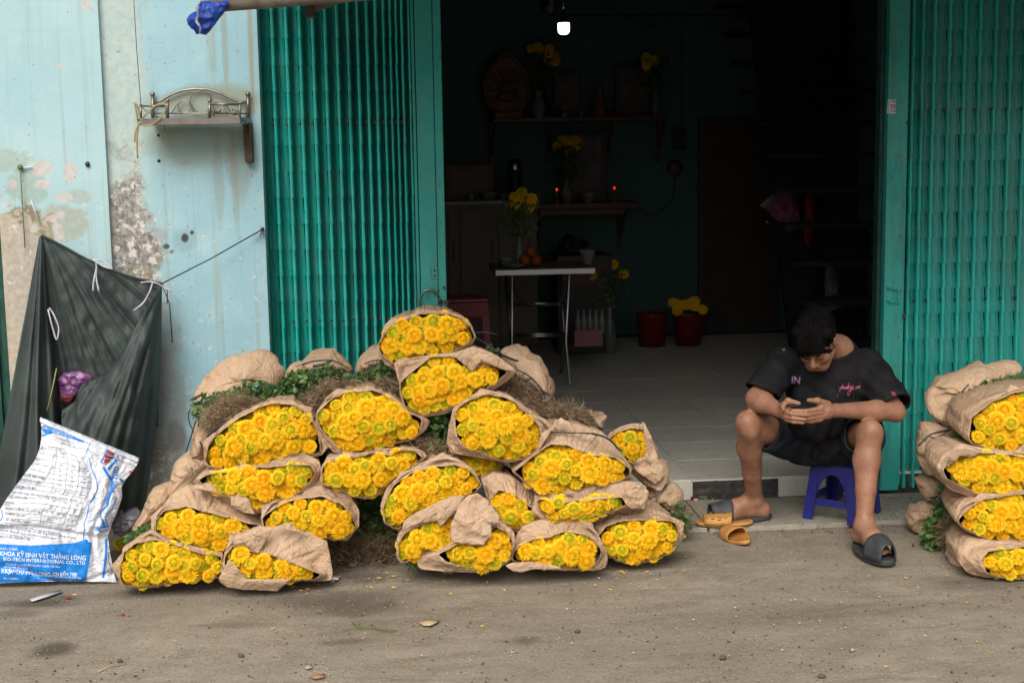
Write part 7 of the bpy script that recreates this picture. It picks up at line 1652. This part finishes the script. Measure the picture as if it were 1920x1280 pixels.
# grit, petals, crumbs, sprigs: uncountable ground litter
def grit(n, zmax, smin, smax, mat, name, region, sh=None, flatf=.6):
    V = []; Fc = []
    for _ in range(n):
        px, py = rg_.uniform(*region[0]), rg_.uniform(*region[1])
        if sh and rg_.random() > sh(px, py): continue
        p = G(px, py, 0); r = smin*(smax/smin)**(rg_.random()**2.2); a = rg_.uniform(0, pi); o = len(V); p.z = .003+.006*fbm(p.x, p.y, 0, 1.3, 4)-.003
        if p.y > 5.58 and p.x > .2: p.z += .016
        V += [p+Vector((r*cos(a+k*2*pi/5)*rg_.uniform(.7, 1.2), r*sin(a+k*2*pi/5)*rg_.uniform(.6, 1.2), 0)) for k in range(5)]+[p+Vector((rg_.uniform(-.3, .3)*r, 0, r*flatf))]
        Fc += [(o+k, o+(k+1) % 5, o+5) for k in range(5)]
    return stuff(mesh(name, V, Fc, mat, None, False))
tag(grit(9000, 0, .0009, .0042, plain('pale_grit', (.36, .32, .25), .9, var=.3, scale=50), 'grit', ((-60, 1980), (985, 1290))), 'fine pale grit strewn over the street', 'grit')
tag(grit(5200, 0, .0009, .0055, plain('dark_crumbs', (.06, .05, .04), .9, var=.3), 'crumbs', ((-60, 1980), (985, 1290)), lambda x, y: .25+.75*max(0, nz(x*.006, y*.02, 3)+.35)), 'dark crumbs and dust specks strewn over the street', 'crumbs')
tag(grit(1500, 0, .001, .006, plain('dark_soil', (.07, .055, .04), .9), 'crumbs', ((1260, 1720), (940, 1000))), 'soil crumbs scattered on the concrete apron', 'crumbs')
M['petal'] = plain('loose_petals', (.85, .48, .02), .6)
def petals(n, region, name='petals'):
    V = []; Fc = []
    for _ in range(n):
        p = G(rg_.uniform(*region[0]), rg_.uniform(*region[1]), .006); a = rg_.uniform(0, 2*pi); L = rg_.uniform(.004, .012); d = Vector((cos(a), sin(a), 0)); s_ = Vector((-sin(a), cos(a), .3)); o = len(V)
        if p.y > 5.58 and p.x > .2: p.z += .016
        V += [p-d*L, p+s_*L*.3, p+d*L, p-s_*L*.3]; Fc.append((o, o+1, o+2, o+3))
    return V, Fc
V, Fc = [], []
for n, reg in ((130, ((230, 1290), (1050, 1105))), (26, ((0, 1900), (1060, 1270))), (40, ((1280, 1400), (942, 960))), (30, ((1600, 1720), (935, 975))), (10, ((540, 600), (1090, 1112)))):
    v, f = petals(n, reg); Fc += [tuple(i+len(V) for i in q) for q in f]; V += v
tag(stuff(mesh('petals', V, Fc, M['petal'], None, False)), 'loose yellow petals scattered on the street and apron', 'petals')
V = []; mb = MB()
for _ in range(150):
    px, py = rg_.uniform(1265, 1700) if rg_.random() < .4 else rg_.uniform(200, 1300), 0
    py = rg_.uniform(1000, 1010)+rg_.uniform(0, 90) if px < 1280 else rg_.uniform(950, 1010)
    p = G(px, py, .006); 
    if p.y > 5.58 and p.x > .2: p.z += .016
    a = rg_.uniform(0, 2*pi); L = rg_.uniform(.008, .03); mb.tube([p, p+Vector((cos(a), sin(a), .15))*L*.5, p+Vector((cos(a+.6), sin(a+.6), 0))*L], .0009, 3, False)
tag(stuff(mb.build('sprigs', M['leaf'], None)), 'tiny green sprigs and root hairs fallen around the stacks', 'sprigs')
V, Fc = [], []
for _ in range(60):
    p = G(rg_.uniform(650, 1800), rg_.uniform(960, 1240), .005); r = rg_.uniform(.0015, .004); o = len(V)
    if p.y > 5.58 and p.x > .2: p.z += .016
    V += [p+Vector((-r, -r, 0)), p+Vector((r, -r, .001)), p+Vector((r, r, 0)), p+Vector((-r, r, .002))]; Fc.append((o, o+1, o+2, o+3))
tag(stuff(mesh('paper_specks', V, Fc, M['stk_w'], None, False)), 'tiny white paper specks on the street', 'specks')
print('objects', len(bpy.data.objects))
